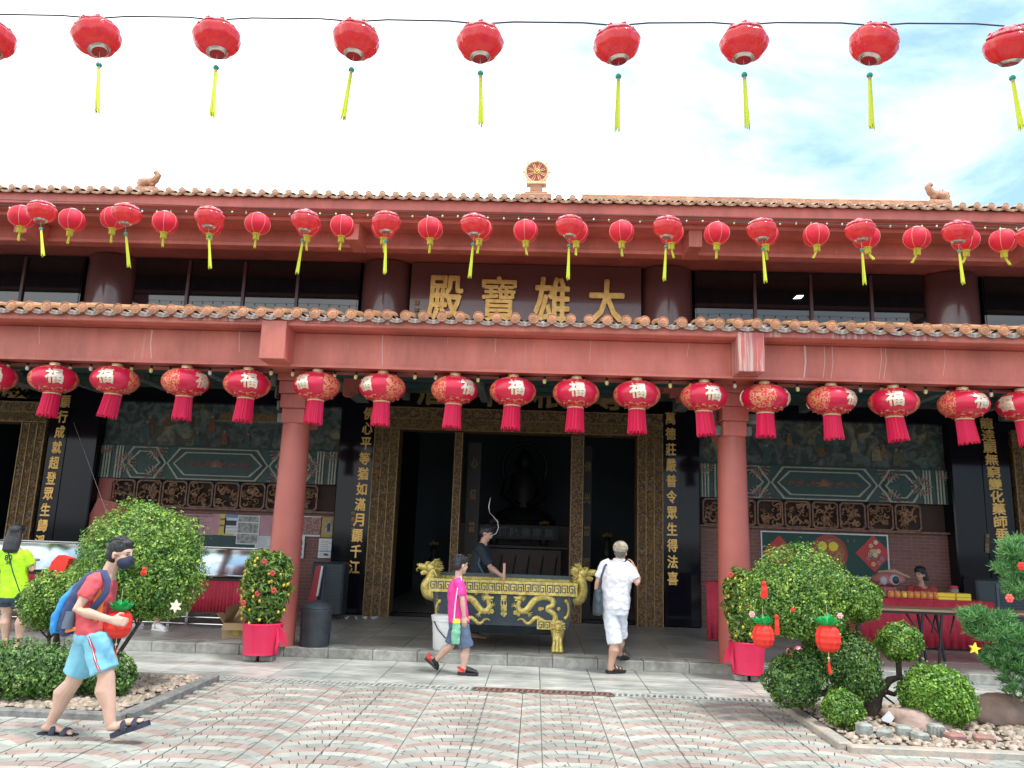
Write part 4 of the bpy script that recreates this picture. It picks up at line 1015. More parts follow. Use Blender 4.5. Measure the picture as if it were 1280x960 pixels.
# left bed
c = P(177, 697, 7.8)
big = bush('round_topiary', 'big round clipped bush in the left bed behind the boy with the backpack', 'shrub', (c.x, 7.8, .03),
     [((c.x, 7.8, c.z+.02), (.60, .56, .53)), ((c.x-.12, 7.75, c.z-.2), (.50, .5, .42)), ((c.x+.2, 7.8, c.z-.18), (.44, .45, .42))], 36000, .0155, GRN, 21, bump=.11, inner=.25)
mb = MB(); mb.tube([(c.x-.24, 7.8, .0), (c.x-.2, 7.78, .3), (c.x-.1, 7.8, .7), (c.x, 7.8, 1.0)], [.05, .045, .05, .03], 9); mb.build('stem', BARK, big, True)
c = P(72, 748, 8.1)
bush('clipped_bush', 'medium clipped bush below the red paper ornament, left of the big round one', 'shrub', (c.x, 8.1, .03), [((c.x, 8.1, c.z), (.35, .32, .32)), ((c.x+.1, 8.05, c.z+.05), (.26, .28, .25)), ((c.x-.12, 8.1, c.z-.08), (.24, .28, .24))], 13000, .0155, GRN, 22)
c = P(30, 838, 7.2)
bush('low_bush', 'low spreading dark bush at the lower left corner', 'shrub', (c.x, 7.2, .03), [((c.x-.1, 7.2, c.z), (.46, .34, .27)), ((c.x+.25, 7.25, c.z-.02), (.26, .3, .25)), ((c.x-.5, 7.2, c.z), (.4, .3, .27))], 15000, .0155, GRND, 23, bump=.14)
c = P(142, 845, 7.4)
bush('low_bush', 'small dark bush just behind the walking boy\'s legs', 'shrub', (c.x, 7.4, .03), [((c.x, 7.4, c.z), (.20, .2, .2)), ((c.x-.22, 7.45, c.z), (.2, .2, .18))], 6000, .0155, GRND, 24)
# right bed: cloud-pruned bonsai
c0 = P(1000, 740, 7.9)
bon = thing('bonsai_tree', 'cloud-pruned bonsai tree with twisted trunk hung with pineapple lanterns', 'bonsai tree', (3.25, 7.95, .03))
mb = MB(); base = Vector((3.28, 7.95, .0))
tp = lambda x, y, Y=7.95: P(x, y, Y)
mb.tube([base, tp(1085, 872), tp(1065, 850), tp(1040, 830), tp(1030, 800), tp(1010, 770)], [.10, .085, .07, .055, .045, .03], 10)
mb.tube([base+Vector((.02, 0, 0)), tp(1095, 880), tp(1100, 862), tp(1112, 850), tp(1124, 846), tp(1123, 825), tp(1118, 805)], [.07, .05, .042, .035, .03, .026, .018], 9)
mb.tube([tp(1100, 862), tp(1118, 868), tp(1128, 858), tp(1126, 843)], [.03, .022, .018, .014], 8)
mb.tube([tp(1065, 850), tp(1035, 866), tp(1010, 868), tp(995, 855)], [.045, .035, .03, .02], 8)
mb.tube([tp(1040, 830), tp(1072, 790), tp(1078, 750)], [.04, .028, .015], 8)
mb.tube([tp(1030, 800), tp(990, 770), tp(960, 740)], [.04, .028, .015], 8)
mb.tube([tp(1112, 850), tp(1105, 870), tp(1118, 880)], [.025, .015, .008], 6)
mb.build('trunk', BARK, bon, True)
def pad(x, y, rx, rz, n, m=GRN, Y=7.95, ry=None, seed=0, extra=()):
    q = P(x, y, Y); cl = [((q.x, Y, q.z), (rx, ry or rx*.9, rz))]+[((q.x+a, Y+b_, q.z+d), (e, e, f)) for a, b_, d, e, f in extra]
    return leaf_cloud('foliage_pad', m, bon, cl, int(n*1.6), .0145, seed, bump=.17, inner=.22)
pad(996, 735, .47, .44, 15000, GRN, seed=31, extra=[(.2, 0, -.08, .38, .36), (-.22, 0, -.15, .33, .32), (0, -.05, -.26, .40, .22)])
pad(1078, 750, .19, .21, 3600, GRN, seed=32, Y=7.9)
pad(1124, 802, .20, .18, 4200, GRN, seed=33, Y=7.85)
pad(992, 852, .27, .22, 6500, GRND, seed=34, Y=7.75, extra=[(.12, .1, .12, .18, .16)])
pad(1060, 830, .30, .30, 8500, GRND, seed=35, Y=7.85, extra=[(.08, 0, -.14, .22, .18), (-.18, .1, .12, .2, .22)])
pad(1030, 790, .22, .20, 3800, GRND, seed=36, Y=8.05)
c = P(1053, 886, 7.4)
bush('small_bush', 'small round bush at the near corner of the right bed', 'shrub', (c.x, 7.4, .03), [((c.x, 7.4, c.z), (.175, .17, .165))], 6000, .0145, GRN, 41, bump=.12)
c = P(1170, 868, 7.7)
bush('ball_bush', 'bright green ball-shaped bush between the bonsai and the boulders', 'shrub', (c.x, 7.7, .03), [((c.x, 7.7, c.z), (.325, .31, .27)), ((c.x+.02, 7.68, c.z-.08), (.3, .3, .2))], 14000, .0165, GRNY, 42, bump=.07)
# conifer at the right edge
con = thing('pine_bonsai', 'podocarpus-like conifer with tiered needle sprays at the right edge', 'conifer', (5.15, 7.9, .03))
mb = MB(); mb.tube([(5.35, 7.95, 0), (5.3, 7.9, .5), (5.42, 7.9, 1.0), (5.3, 7.9, 1.5), (5.36, 7.9, 1.9)], [.08, .065, .055, .04, .02], 9)
for x, y in ((1225, 780), (1250, 820), (1240, 770), (1270, 730), (1268, 690)):
    q = P(x, y, 7.8); mb.tube([(5.35, 7.9, max(.3, q.z-.1)), ((5.35+q.x)/2, 7.85, q.z), (q.x, 7.8, q.z)], [.03, .02, .01], 6)
mb.build('trunk', BARK, con, True)
def spray(x, y, rx, rz, n, seed, Y=7.8):
    q = P(x, y, Y); g = random.Random(seed); mb = MB()
    for i in range(n):
        a, b_ = g.uniform(0, 6.28), math.acos(g.uniform(-1, 1)); rr_ = g.uniform(.3, 1)**.5
        c = Vector((q.x+rx*rr_*math.sin(b_)*math.cos(a), Y+rx*.8*rr_*math.sin(b_)*math.sin(a), q.z+rz*rr_*math.cos(b_)))
        ax = Vector((c.x-q.x, c.y-Y, abs(c.z-q.z)+.12)).normalized()
        for k in range(18):
            d = (ax*1.0+Vector((g.gauss(0, 1), g.gauss(0, 1), g.gauss(0, 1)))*.55).normalized(); ln = g.uniform(.045, .085); s = d.cross(Vector((g.gauss(0, 1), g.gauss(0, 1), g.gauss(0, 1)))).normalized()*.0036
            o_ = c+ax*g.uniform(-.03, .03); mb.add([o_-s, o_+s, o_+d*ln*.7+s*.9, o_+d*ln, o_+d*ln*.7-s*.9], [(0, 1, 2, 3, 4)])
    mb.build('needle_spray', NEED, con, fix=False)
spray(1250, 790, .30, .10, 240, 51); spray(1232, 772, .22, .07, 150, 52); spray(1262, 825, .22, .14, 170, 53); spray(1275, 735, .16, .10, 120, 54); spray(1272, 690, .17, .12, 150, 55); spray(1262, 712, .12, .08, 70, 58); spray(1290, 850, .3, .2, 160, 56); spray(1215, 778, .08, .04, 30, 57)

# ornaments hung on the plants
RP = mat('red_paper', (.78, .035, .02), .6, transl=.15); GP = mat('green_paper', (.01, .42, .10), .55, transl=.15); PKP = mat('pink_paper', (.80, .42, .42), .6, transl=.1)
def pineapple(loc, s, label, tail=True):
    t = thing('pineapple_lantern', label, 'paper ornament', loc, 'red paper pineapple lanterns'); x, y, z = loc; mb = MB()
    n = 20; prof = []
    for k in range(13):
        a = -1.45+2.9*k/12; prof.append((.105*s*max(.12, math.cos(a))**.65*(1+.05*(k % 2)), .12*s*math.sin(a)+.0))
    mb.lathe(prof, (x, y, z), n, 10, .12); mb.build('body', RP, t)
    mb = MB(); g = random.Random(int(x*100))
    for k in range(46):
        a = g.uniform(0, 6.28); tl_ = g.uniform(.1, 1.0); d = Vector((math.cos(a)*tl_, math.sin(a)*tl_, .8)).normalized(); u = Vector((-math.sin(a), math.cos(a), 0)); o_ = Vector((x, y, z+.10*s))+Vector((math.cos(a), math.sin(a), 0))*.03*s
        L_ = g.uniform(.09, .14)*s; mb.add([o_-u*.014*s, o_+u*.014*s, o_+u*.024*s+d*L_*.6, o_+d*L_+Vector((0, 0, -.015)), o_-u*.024*s+d*L_*.6], [(0, 1, 2, 3, 4)])
    mb.build('paper_leaves', GP, t, fix=False)
    if tail:
        mb = MB(); mb.tube([(x, y, z-.12*s), (x, y, z-.2*s)], .003, 4); mb.ball((x, y, z-.17*s), .012, 8, 6); mb.build('bead_string', GOLDCAP, t)
        mb = MB(); mb.tube([(x, y, z-.2*s), (x, y, z-.24*s), (x+.01, y, z-.30*s)], [.01, .014, .018], 6); mb.build('tassel', RP, t)
    mb = MB(); mb.tube([(x, y, z+.1*s), (x, y, z+.3*s)], .0015, 4); mb.build('thread', THREAD, t)
p = P(1035, 798, 7.45); pineapple(tuple(p), 1.0, 'red pineapple lantern with green leaves hanging in the middle of the bonsai')
p = P(954, 795, 7.6); pineapple(tuple(p), .9, 'red pineapple lantern hanging at the left side of the bonsai', False)
def decor(name, label, cat, x, y, Y, build, group=None):
    p = P(x, y, Y); mb = MB(); m = build(mb, p); o = mb.build(name, m, None); return tag(o, label, cat, group)
def streamer(w_, h_):
    def f(mb, p):
        for k in range(5): mb.tube([(p.x+w_*(k-2)/5, p.y, p.z+h_/2), (p.x+w_*(k-2)/4, p.y-.01, p.z), (p.x+w_*(k-2)/3.5, p.y, p.z-h_/2)], [.004, .009, .012], 5)
        mb.ball((p.x, p.y, p.z+h_/2), .02, 8, 6); return RP
    return f
decor('red_tassel', 'red tassel hanging on the left face of the bonsai crown', 'ornament', 955, 738, 7.42, streamer(.04, .13), 'small ornaments on the bonsai')
decor('red_tassel', 'long thin red tassel beside the left pineapple lantern', 'ornament', 971, 782, 7.55, streamer(.025, .16), 'small ornaments on the bonsai')
def blossom(r, m):
    def f(mb, p):
        for k in range(6): a = k*1.047; mb.ball((p.x+r*.6*math.cos(a), p.y, p.z+r*.6*math.sin(a)), (r*.45, r*.25, r*.45), 7, 5)
        mb.ball((p.x, p.y-r*.2, p.z), r*.3, 6, 5); return m
    return f
decor('paper_flower', 'pink paper flower above the left pineapple lantern', 'ornament', 940, 768, 7.5, blossom(.030, PKP)); decor('paper_flower', 'pink and white paper flower above the middle pineapple lantern', 'ornament', 1050, 770, 7.5, blossom(.028, PKP))
decor('paper_flower', 'small dark red flower low on the bonsai crown', 'ornament', 991, 762, 7.42, blossom(.02, RP))
decor('paper_star', 'yellow paper star hanging under the conifer', 'ornament', 1219, 811, 7.5, lambda mb, p: (mb.prism([(p.x+(.055 if k % 2 == 0 else .024)*math.sin(k*math.pi/5+.2), p.y, p.z+(.055 if k % 2 == 0 else .024)*math.cos(k*math.pi/5+.2)) for k in range(10)], (0, .02, 0)), mat('yellow_paper', (.8, .6, .03), .5))[1])
decor('paper_flower', 'red paper flower high in the conifer', 'ornament', 1277, 708, 7.6, blossom(.04, RP)); decor('paper_flower', 'red heart-shaped paper ornament on the lower conifer edge', 'ornament', 1262, 748, 7.55, blossom(.04, mat('coral_paper', (.75, .10, .07), .5)))
decor('paper_star', 'white star-shaped ornament on the right edge of the big round bush', 'ornament', 219, 758, 7.35, lambda mb, p: (mb.prism([(p.x+(.06 if k % 2 == 0 else .03)*math.sin(k*math.pi/6), p.y, p.z+(.06 if k % 2 == 0 else .03)*math.cos(k*math.pi/6)) for k in range(12)], (0, .02, 0)), mat('cream_paper', (.75, .68, .52), .6))[1])
decor('paper_ornament', 'folded red paper ornament on top of the medium clipped bush', 'ornament', 73, 709, 8.0, lambda mb, p: (mb.prism([(p.x-.11, p.y, p.z-.09), (p.x+.05, p.y, p.z-.11), (p.x+.10, p.y, p.z+.09), (p.x-.02, p.y, p.z+.12), (p.x-.08, p.y, p.z+.05)], (0, .12, 0)), RP)[1])
decor('orange_charm', 'small orange charm on the face of the big round bush', 'ornament', 180, 715, 7.2, streamer(.03, .05))
decor('litter', 'crumpled white wrapper lying on the right bed', 'litter', 1110, 897, 7.6, lambda mb, p: (mb.prism([(p.x-.05, p.y, p.z-.03), (p.x+.02, p.y, p.z-.05), (p.x+.06, p.y, p.z), (p.x+.02, p.y, p.z+.04)], (.01, .05, .01)), PAPER)[1])

# kumquat pots
def kumquat(x, yb, Y, hw, ztop, label, seed, skirt, flower_pts):
    b = P(x, yb-30, Y); t = thing('kumquat_pot', label, 'potted kumquat', (b.x, Y, 0), 'kumquat pots wrapped in crimson cloth'); cx = b.x; g = random.Random(seed)
    for s in (-1, 1): MB().box(cx+s*.1-.08, cx+s*.1+.08, Y-.09, Y+.09, 0, .07, .01).build('support_brick', mat('brick_support', (.33, .33, .29), .8, c2=(.22, .2, .18), scale=10), t)
    mb = MB(); r1 = hw*.80; n = 40; V = []; F = []; prof = [(.88, .08), (.86, .12), (.92, .25), (.98, .38), (1.02, .44), (.93, .45), (.80, .40)]
    for rr_, z in prof:
        for k in range(n): a = 2*math.pi*k/n; q = r1*rr_*(1+.035*math.sin(a*9+seed)*(.4+z)+.02*math.sin(a*17)); V.append((cx+q*math.cos(a), Y+q*math.sin(a), z))
    for i in range(len(prof)-1):
        for k in range(n): F.append((i*n+k, i*n+(k+1) % n, (i+1)*n+(k+1) % n, (i+1)*n+k))
    F.append(tuple(range(n-1, -1, -1))); mb.add(V, F); mb.build('cloth_wrap', PINKCL, t, True)
    mb = MB(); s = skirt; mb.add([(cx+s*r1*.9, Y-.08, .44), (cx+s*r1*1.35, Y-.12, .36), (cx+s*r1*1.5, Y-.1, .2), (cx+s*r1*1.1, Y-.1, .24), (cx+s*r1*.92, Y-.12, .12)], [(0, 1, 3), (1, 2, 3), (0, 3, 4)]); o = mb.build('cloth_knot', PINKCL, t, fix=False); o.modifiers.new('thick', 'SOLIDIFY').thickness = .01
    MB().lathe([(r1*.75, .38), (r1*.75, .41)], (cx, Y, 0), 20).build('soil', SOIL, t)
    mb = MB()
    for k in range(9): a = g.uniform(0, 6.28); r_ = g.uniform(0, .08); q = Vector((cx+hw*.7*math.cos(a), Y+hw*.7*math.sin(a), ztop-.1-g.uniform(0, .3))); mb.tube([(cx+r_*math.cos(a), Y+r_*math.sin(a), .38), (cx+.1*math.cos(a), Y+.1*math.sin(a), .62), q], [.01, .008, .004], 5)
    mb.build('stems', BARK, t)
    zc = (ztop+.40)/2; hh = (ztop-.40)/2
    leaf_cloud('foliage', GRNK, t, [((cx-hw*.3, Y, zc+hh*.55), (hw*.72, hw*.75, hh*.5)), ((cx+hw*.3, Y, zc+hh*.5), (hw*.74, hw*.75, hh*.5)), ((cx, Y, zc), (hw*1.03, hw*.9, hh*.75)), ((cx, Y, zc-hh*.5), (hw*.85, hw*.8, hh*.55))], 4600, .043, seed, aspect=.27, bump=.12, inner=.45)
    fm = MB().ball((0, 0, 0), (.018, .018, .021), 10, 7).mesh('fruit', mat('kumquat_fruit', (.72, .42, .04), .35, c2=(.55, .50, .08), scale=9), (0, 0, 0), True)
    for k in range(42):
        a = g.uniform(math.pi*1.0, math.pi*2.0); z = zc+g.uniform(-.9, .9)*hh; q = hw*(.98-.15*abs(z-zc)/hh); inst('fruit', fm, t, (cx+q*math.cos(a), Y+q*.85*math.sin(a), z))
    for (fx, fz) in flower_pts:
        mb = MB(); 
        for q in range(7): a = q*.9; mb.ball((cx+fx*hw+.02*math.cos(a), Y-hw*.85, zc+fz*hh+.02*math.sin(a)), (.018, .014, .018), 6, 5)
        mb.build('red_flower', mat('red_flower', (.42, .02, .025), .5, c2=(.6, .12, .08), scale=60), t)
    return t
kumquat(327, 828, 9.95, .30, 1.31, 'kumquat shrub in crimson wrap by the left column', 61, 1, [(.1, .75), (-.05, -.1), (.6, 0), (-.6, -.35), (.5, .45)])
kumquat(934, 852, 9.95, .26, 1.28, 'kumquat shrub in crimson wrap by the right column', 62, -1, [(-.9, .9), (-.2, .1)])
# rubbish in a pink plastic bag beside the right pot
p = G(966, 838, 0); lump('plastic_bag', 'translucent pink plastic bag slumped beside the right kumquat pot', (p.x, 9.9, .16), (.14, .12, .24), mat('pink_film', (.72, .16, .28), .2, c2=(.80, .35, .42), scale=9, transl=.4, bump=.8, bscale=10, coat=.5), 5, 'plastic bag', squash=.5)

# ------------------------------------------------------------------ CENSER
BRZ = mat('dark_bronze', (.028, .042, .055), .38, .4, c2=(.045, .06, .07), scale=5, bump=.1)
fy = 10.72
bl_, br_ = P(541, 735, fy), P(717, 745, fy)
cx0, cx1 = bl_.x, br_.x; ccx = (cx0+cx1)/2
CEN = thing('incense_burner', 'large rectangular bronze incense burner with gilded dragon handles and relief dragons', 'incense burner', (ccx, 11.1, FZ))
zt, zb = .90, .44; dep = .78
mb = MB(); V = []
hw1, hw0 = (cx1-cx0)/2, (cx1-cx0)/2-.06
def frustum(mb, hwa, hwb, ya, yb, ya2, yb2, z0, z1): mb.add([(ccx-hwb, yb, z0), (ccx+hwb, yb, z0), (ccx+hwb, yb2, z0), (ccx-hwb, yb2, z0), (ccx-hwa, ya, z1), (ccx+hwa, ya, z1), (ccx+hwa, ya2, z1), (ccx-hwa, ya2, z1)], [(0, 3, 2, 1), (4, 5, 6, 7), (0, 1, 5, 4), (1, 2, 6, 5), (2, 3, 7, 6), (3, 0, 4, 7)])
frustum(mb, hw1, hw0, fy, fy+.0, fy+dep, fy+dep, zb, zt-.04)
frustum(mb, hw0-.02, hw0-.16, fy+.04, fy+.14, fy+dep-.04, fy+dep-.14, zb-.12, zb)
mb.build('basin', BRZ, CEN)
mb = MB(); e = .05
mb.box(cx0-e, cx1+e, fy-.05, fy+.03, zt-.05, zt+.12, .008); mb.box(cx0-e, cx1+e, fy+dep-.03, fy+dep+.05, zt-.05, zt+.12, .008); mb.box(cx0-e, cx0+.03, fy+.031, fy+dep-.031, zt-.05, zt+.12, .008); mb.box(cx1-.03, cx1+e, fy+.031, fy+dep-.031, zt-.05, zt+.12, .008)
mb.build('rim', GOLDB, CEN)
mb = MB(); mb.box(cx0+.03, cx1-.03, fy+.031, fy+dep-.031, zt-.06, zt+.05); mb.build('ash_bed', mat('ash', (.36, .36, .34), .95, c2=(.24, .24, .23), scale=20, bump=.6), CEN)
# key fret in dark grooves on the rim
def fret(mb, x0, x1, z0, z1, y, n, t_):
    w_ = (x1-x0)/n; h = z1-z0
    for i in range(n):
        a = x0+i*w_
        def bx(u0, u1, v0, v1): mb.box(a+u0*w_, a+u1*w_, y-.004, y+.01, z0+v0*h, z0+v1*h)
        bx(0, .88, .88, 1.0); bx(0, .13, .12, .88) ; bx(.13, .62, .0, .12); bx(.50, .62, .12, .62); bx(.27, .50, .50, .62); bx(.75, .88, 0, .88); bx(.88, 1.0, 0, .12)
mb = MB(); fret(mb, cx0-.03, cx1+.03, zt-.015, zt+.085, fy-.05, 20, .01); tag(mb.build('key_fret', BRZ, CEN), kind='stuff')
mb = MB(); 
for z in (zt-.045, zt+.108): mb.box(cx0-e-.004, cx1+e+.004, fy-.058, fy-.045, z-.008, z+.008)
mb.build('rim_bead', GOLDB, CEN)
o = MB().box(cx0+.02, cx1-.02, fy+dep-.02, fy+dep-.008, zt+.12, zt+.17).build('rear_screen', mat('dull_glass', (.06, .085, .09), .25), CEN)
# relief dragons
def cpx(u, v): return (600+u/12.8, 730+v/12.8)
body_path = [(645, 262), (615, 320), (612, 370), (650, 425), (715, 430), (775, 385), (820, 320), (880, 250), (950, 215), (1040, 207), (1120, 222), (1172, 275), (1160, 345), (1095, 372), (1085, 415), (1140, 445), (1195, 500), (1205, 570), (1160, 632), (1080, 640), (1000, 590), (920, 540), (860, 560), (800, 620), (740, 625), (695, 575), (640, 560), (590, 590)]
rads = [30, 34, 38, 42, 44, 46, 48, 48, 48, 48, 46, 42, 38, 36, 36, 38, 40, 40, 38, 36, 34, 32, 30, 28, 24, 20, 15, 10]
Yr = fy-.005; PXM = 11.0/FPX
def rel(u, v, mir):
    if mir: u = 760-u
    x, y = cpx(u, v); p = P(x, y, Yr); return Vector((p.x, Yr, p.z))
for mir in (False, True):
    t = 'relief_dragon'; mb = MB()
    pts = [rel(u, v, mir) for u, v in body_path]; rr_ = [(r/12.8*PXM, .020) for r in rads]
    # densify
    P2, R2 = [], []
    for i in range(len(pts)-1):
        for q in range(4):
            f = q/4; a, b_, c, d = pts[max(i-1, 0)], pts[i], pts[i+1], pts[min(i+2, len(pts)-1)]
            P2.append(.5*((2*b_)+(c-a)*f+(2*a-5*b_+4*c-d)*f*f+(3*b_-a-3*c+d)*f**3)); R2.append((rr_[i][0]*(1-f)+rr_[i+1][0]*f, .02))
    V = []; n = 8
    for i, p in enumerate(P2):
        tg = (P2[min(i+1, len(P2)-1)]-P2[max(i-1, 0)]).normalized(); u = Vector((-tg.z, 0, tg.x))
        for k in range(n): a = 2*math.pi*k/n; V.append(p+u*R2[i][0]*math.cos(a)+Vector((0, -1, 0))*R2[i][1]*(math.sin(a)+.2))
    F = [(i*n+k, i*n+(k+1) % n, (i+1)*n+(k+1) % n, (i+1)*n+k) for i in range(len(P2)-1) for k in range(n)]
    mb.add(V, F); D_o = mb.build('relief_dragon', GOLDB, CEN, True)
    s = -1 if mir else 1
    mb = MB(); h = rel(630, 225, mir)
    mb.ball(h, (.05, .03, .045), 10, 8); mb.tube([h+Vector((-s*.02, -.01, .0)), h+Vector((-s*.075, -.015, .012))], [.03, .016], 8); mb.tube([h+Vector((-s*.01, -.01, -.02)), h+Vector((-s*.06, -.012, -.035))], [.016, .009], 6)
    for k in range(7): a = -.9+.42*k; mb.tube([h+Vector((s*.02, -.01, .0)), h+Vector((s*(.075*math.cos(a)+.02), -.015, .075*math.sin(a)+.015))], [.012, .003], 5)
    for a in (.5, .9): mb.tube([h+Vector((0, -.01, .03)), h+Vector((s*.06*a, -.02, .085))], [.009, .003], 5)
    mb.build('dragon_head', GOLDB, D_o, True)
    for (u, v, du, dv) in ((560, 350, -50, -70), (780, 470, 50, 60)):
        a = rel(u+(40 if du < 0 else -40), v-10 if du > 0 else v+40, mir); b_ = rel(u, v, mir); mb = MB(); mb.tube([a, b_], [.02, .011], 6)
        for q in (-.6, 0, .6, 1.2):
            an = math.atan2(-dv, du*s)+q; mb.tube([b_, b_+Vector((math.cos(an)*.05, -.008, math.sin(an)*.05))], [.007, .003], 5)
        mb.build('dragon_claw', GOLDB, D_o, True)
for (u, v, r) in ((570, 460, 34), (960, 400, 30), (1260, 400, 26), (810, 150, 24), (-60, 150, 24), (190, 440, 34), (-480, 400, 28), (620, 490, 24), (140, 460, 22), (1000, 395, 22)):
    c = rel(u, v, False); mb = MB()
    for q in range(5): a = q*1.256; mb.ball(c+Vector((.6*r/12.8*PXM*math.cos(a), 0, .6*r/12.8*PXM*math.sin(a))), (r*.6/12.8*PXM, .014, r*.6/12.8*PXM), 8, 6)
    mb.build('cloud_relief', GOLDB, CEN, True)
for px, sg in ((545, 1), (703, -1)):
    a0 = P(px+(3 if sg > 0 else 5), 762, Yr); mb = MB()
    pts = [a0+Vector((sg*.045*(1-math.cos(a))-sg*.03, 0, .11*math.sin(a))) for a in np.linspace(-1.45, 1.45, 11)]
    mb.tube([(p.x, Yr, p.z) for p in pts], [(.022, .018)]*11, 8); mb.ball((pts[0].x, Yr, pts[0].z), .028, 8, 6); mb.ball((pts[-1].x, Yr, pts[-1].z), .028, 8, 6); mb.build('scroll_relief', GOLDB, CEN, True)
for i, ch in enumerate('靈山禪寺'):
    p = P(629.7, 747.5+6.6*i, Yr); mb = MB(); put_bold(mb, ch, (p.x, fy-.006, p.z), .085, .072, .01, .003); mb.build('character', GOLDB, CEN)
for i, ch in enumerate('祥光普照風調雨順'):
    for x, y0 in ((546, 740), (711, 748)):
        if i < 7 : p = P(x+(1 if x < 600 else 0)*0.2*i, y0+3.6*i, Yr); mb = MB(); put_glyph(mb, ch, (p.x, fy-.006, p.z), .038, .038, .006, offset=.01); mb.build('small_character', GOLDD, CEN)
# legs
def leg(px, fyy, mir):
    a = P(px, 787, fyy); x = a.x; s = -1 if mir else 1
    mb = MB(); mb.tube([(x, fyy+.07, .50), (x, fyy+.02, .40), (x+.005, fyy+.03, .26), (x, fyy+.01, .17)], [(.10, .08), (.095, .09), (.065, .065), (.085, .08)], 12, wide=Vector((1, 0, 0)))
    for k in (-1, 0, 1): mb.tube([(x+.045*k, fyy+.0, .36), (x+.04*k, fyy-.035, .25), (x+.05*k, fyy-.05, .16), (x+.05*k, fyy-.07, .135)], [.02, .022, .034, .026], 8)
    L_ = mb.build('leg', GOLDB, CEN, True)
    mb = MB(); mb.ball((x, fyy-.02, .44), (.085, .06, .065), 12, 8); mb.ball((x, fyy-.08, .43), (.035, .03, .022), 8, 6); mb.tube([(x-.045, fyy-.06, .405), (x, fyy-.09, .395), (x+.045, fyy-.06, .405)], .012, 6)
    for k in (-1, 1): mb.ball((x+k*.035, fyy-.07, .465), .016, 8, 6); mb.tube([(x+k*.05, fyy-.03, .48), (x+k*.095, fyy-.03, .50)], [.016, .008], 6)
    for k in range(9): a = math.pi*k/8; mb.tube([(x+.06*math.cos(a), fyy-.02, .44+.04*math.sin(a)), (x+.11*math.cos(a), fyy-.03, .44+.09*math.sin(a)-.01)], [.016, .005], 5)
    mb.build('lion_mask', GOLDB, L_, True)
for px, mir in ((697, False), (560, True)): leg(px, 10.70, mir); leg(px, 11.32, mir)
a = P(688, 785, fy).x; b_ = P(671, 785, fy).x
mb = MB(); mb.box(b_, a+.02, fy-.03, fy+.0, .41, .53, .004); mb.build('apron_panel', GOLDB, CEN); mb = MB(); fret(mb, b_+.02, a, .43, .51, fy-.03, 2, .01); tag(mb.build('apron_fret', BRZ, CEN), kind='stuff')
# dragon handles
def dragon_handle(s, px, py):
    h = P(px, py, 10.95); x, y, z = h; mb = MB(); root = Vector((ccx+s*hw1, y, .78))
    path = [root, root+Vector((s*.10, 0, .02)), Vector((root.x+s*.13, y, .90)), Vector((x-s*.00+s*.01, y, z-.12)), Vector((x-s*.02, y, z-.02)), Vector((x+s*.02, y, z+.02))]
    P2 = []
    for i in range(len(path)-1):
        for q in range(5): P2.append(path[i].lerp(path[i+1], q/5))
    P2.append(path[-1])
    for _ in range(2): P2 = [P2[0]]+[(P2[i-1]+P2[i]*2+P2[i+1])/4 for i in range(1, len(P2)-1)]+[P2[-1]]
    mb.tube(P2, [.085-.025*i/len(P2) for i in range(len(P2))], 12); H_ = mb.build('dragon_handle', GOLDB, CEN, True)
    mb = MB()
    for i in range(3, len(P2)-3):
        p = P2[i]; tg = (P2[i+1]-P2[i-1]).normalized(); n_ = Vector((-tg.z, 0, tg.x))*(-1 if s < 0 else 1); n_ = n_ if n_.x*s < 0 else -n_
        mb.tube([p+n_*.06, p+n_*.115+tg*.03], [.016, .003], 5)
    mb.build('spine_fins', GOLDB, H_)
    mb = MB(); c = Vector((x+s*.02, y, z+.03))
    mb.ball(c, (.085, .075, .075), 12, 9)
    mb.tube([c+Vector((s*.04, 0, .0)), c+Vector((s*.10, 0, .005)), c+Vector((s*.165, 0, .015))], [(.055, .06), (.04, .05), (.034, .042)], 10)
    mb.ball(c+Vector((s*.17, 0, .03)), (.024, .04, .02), 8, 6)
    mb.tube([c+Vector((s*.02, 0, -.045)), c+Vector((s*.09, 0, -.07)), c+Vector((s*.13, 0, -.085))], [(.03, .045), (.02, .036), (.014, .026)], 8)
    for yy in (-.045, .045):
        mb.ball(c+Vector((s*.05, yy, .045)), (.022, .016, .02), 8, 6); mb.ball(c+Vector((s*.04, yy*1.05, .068)), (.034, .014, .012), 8, 5)
        mb.tube([c+Vector((-s*.01, yy, .05)), c+Vector((-s*.07, yy, .105)), c+Vector((-s*.12, yy*1.1, .115))], [.015, .01, .004], 6)
        mb.tube([c+Vector((s*.16, yy*.6, .0)), c+Vector((s*.19, yy, -.03)), c+Vector((s*.17, yy*1.5, -.06))], [.007, .005, .003], 5)
    mb.build('dragon_head', GOLDB, H_, True)
    mb = MB(); g = random.Random(2+s)
    for k in range(30):
        a = g.uniform(-1.9, 1.6); yy = g.uniform(-.07, .07); d = Vector((-s*math.cos(a), g.uniform(-.4, .4), math.sin(a))).normalized()
        o_ = c+Vector((-s*.03, yy, 0))+d*.045; mb.tube([o_, o_+d*.05+Vector((0, 0, .012)), o_+d*.095+Vector((-s*.01, 0, .0))], [.016, .011, .003], 5)
    mb.build('mane', GOLDB, H_, True)
dragon_handle(-1, 540, 712); dragon_handle(1, 727, 719)
p = P(630, 728, 11.0); o = MB().tube([(p.x, 11.0, .93), (p.x-.003, 11.0, 1.235)], [.022, .018], 10).build('incense_stick', mat('incense_pink', (.62, .36, .26), .8), None, True); tag(o, 'thick pale incense stick standing in the burner', 'incense stick')
mb = MB(); g = random.Random(8)
for k in range(26): x = g.uniform(cx0+.1, cx1-.1); mb.tube([(x, 11.1+g.uniform(-.2, .2), .93), (x+g.uniform(-.01, .01), 11.1, .95+g.uniform(.03, .10))], .003, 4)
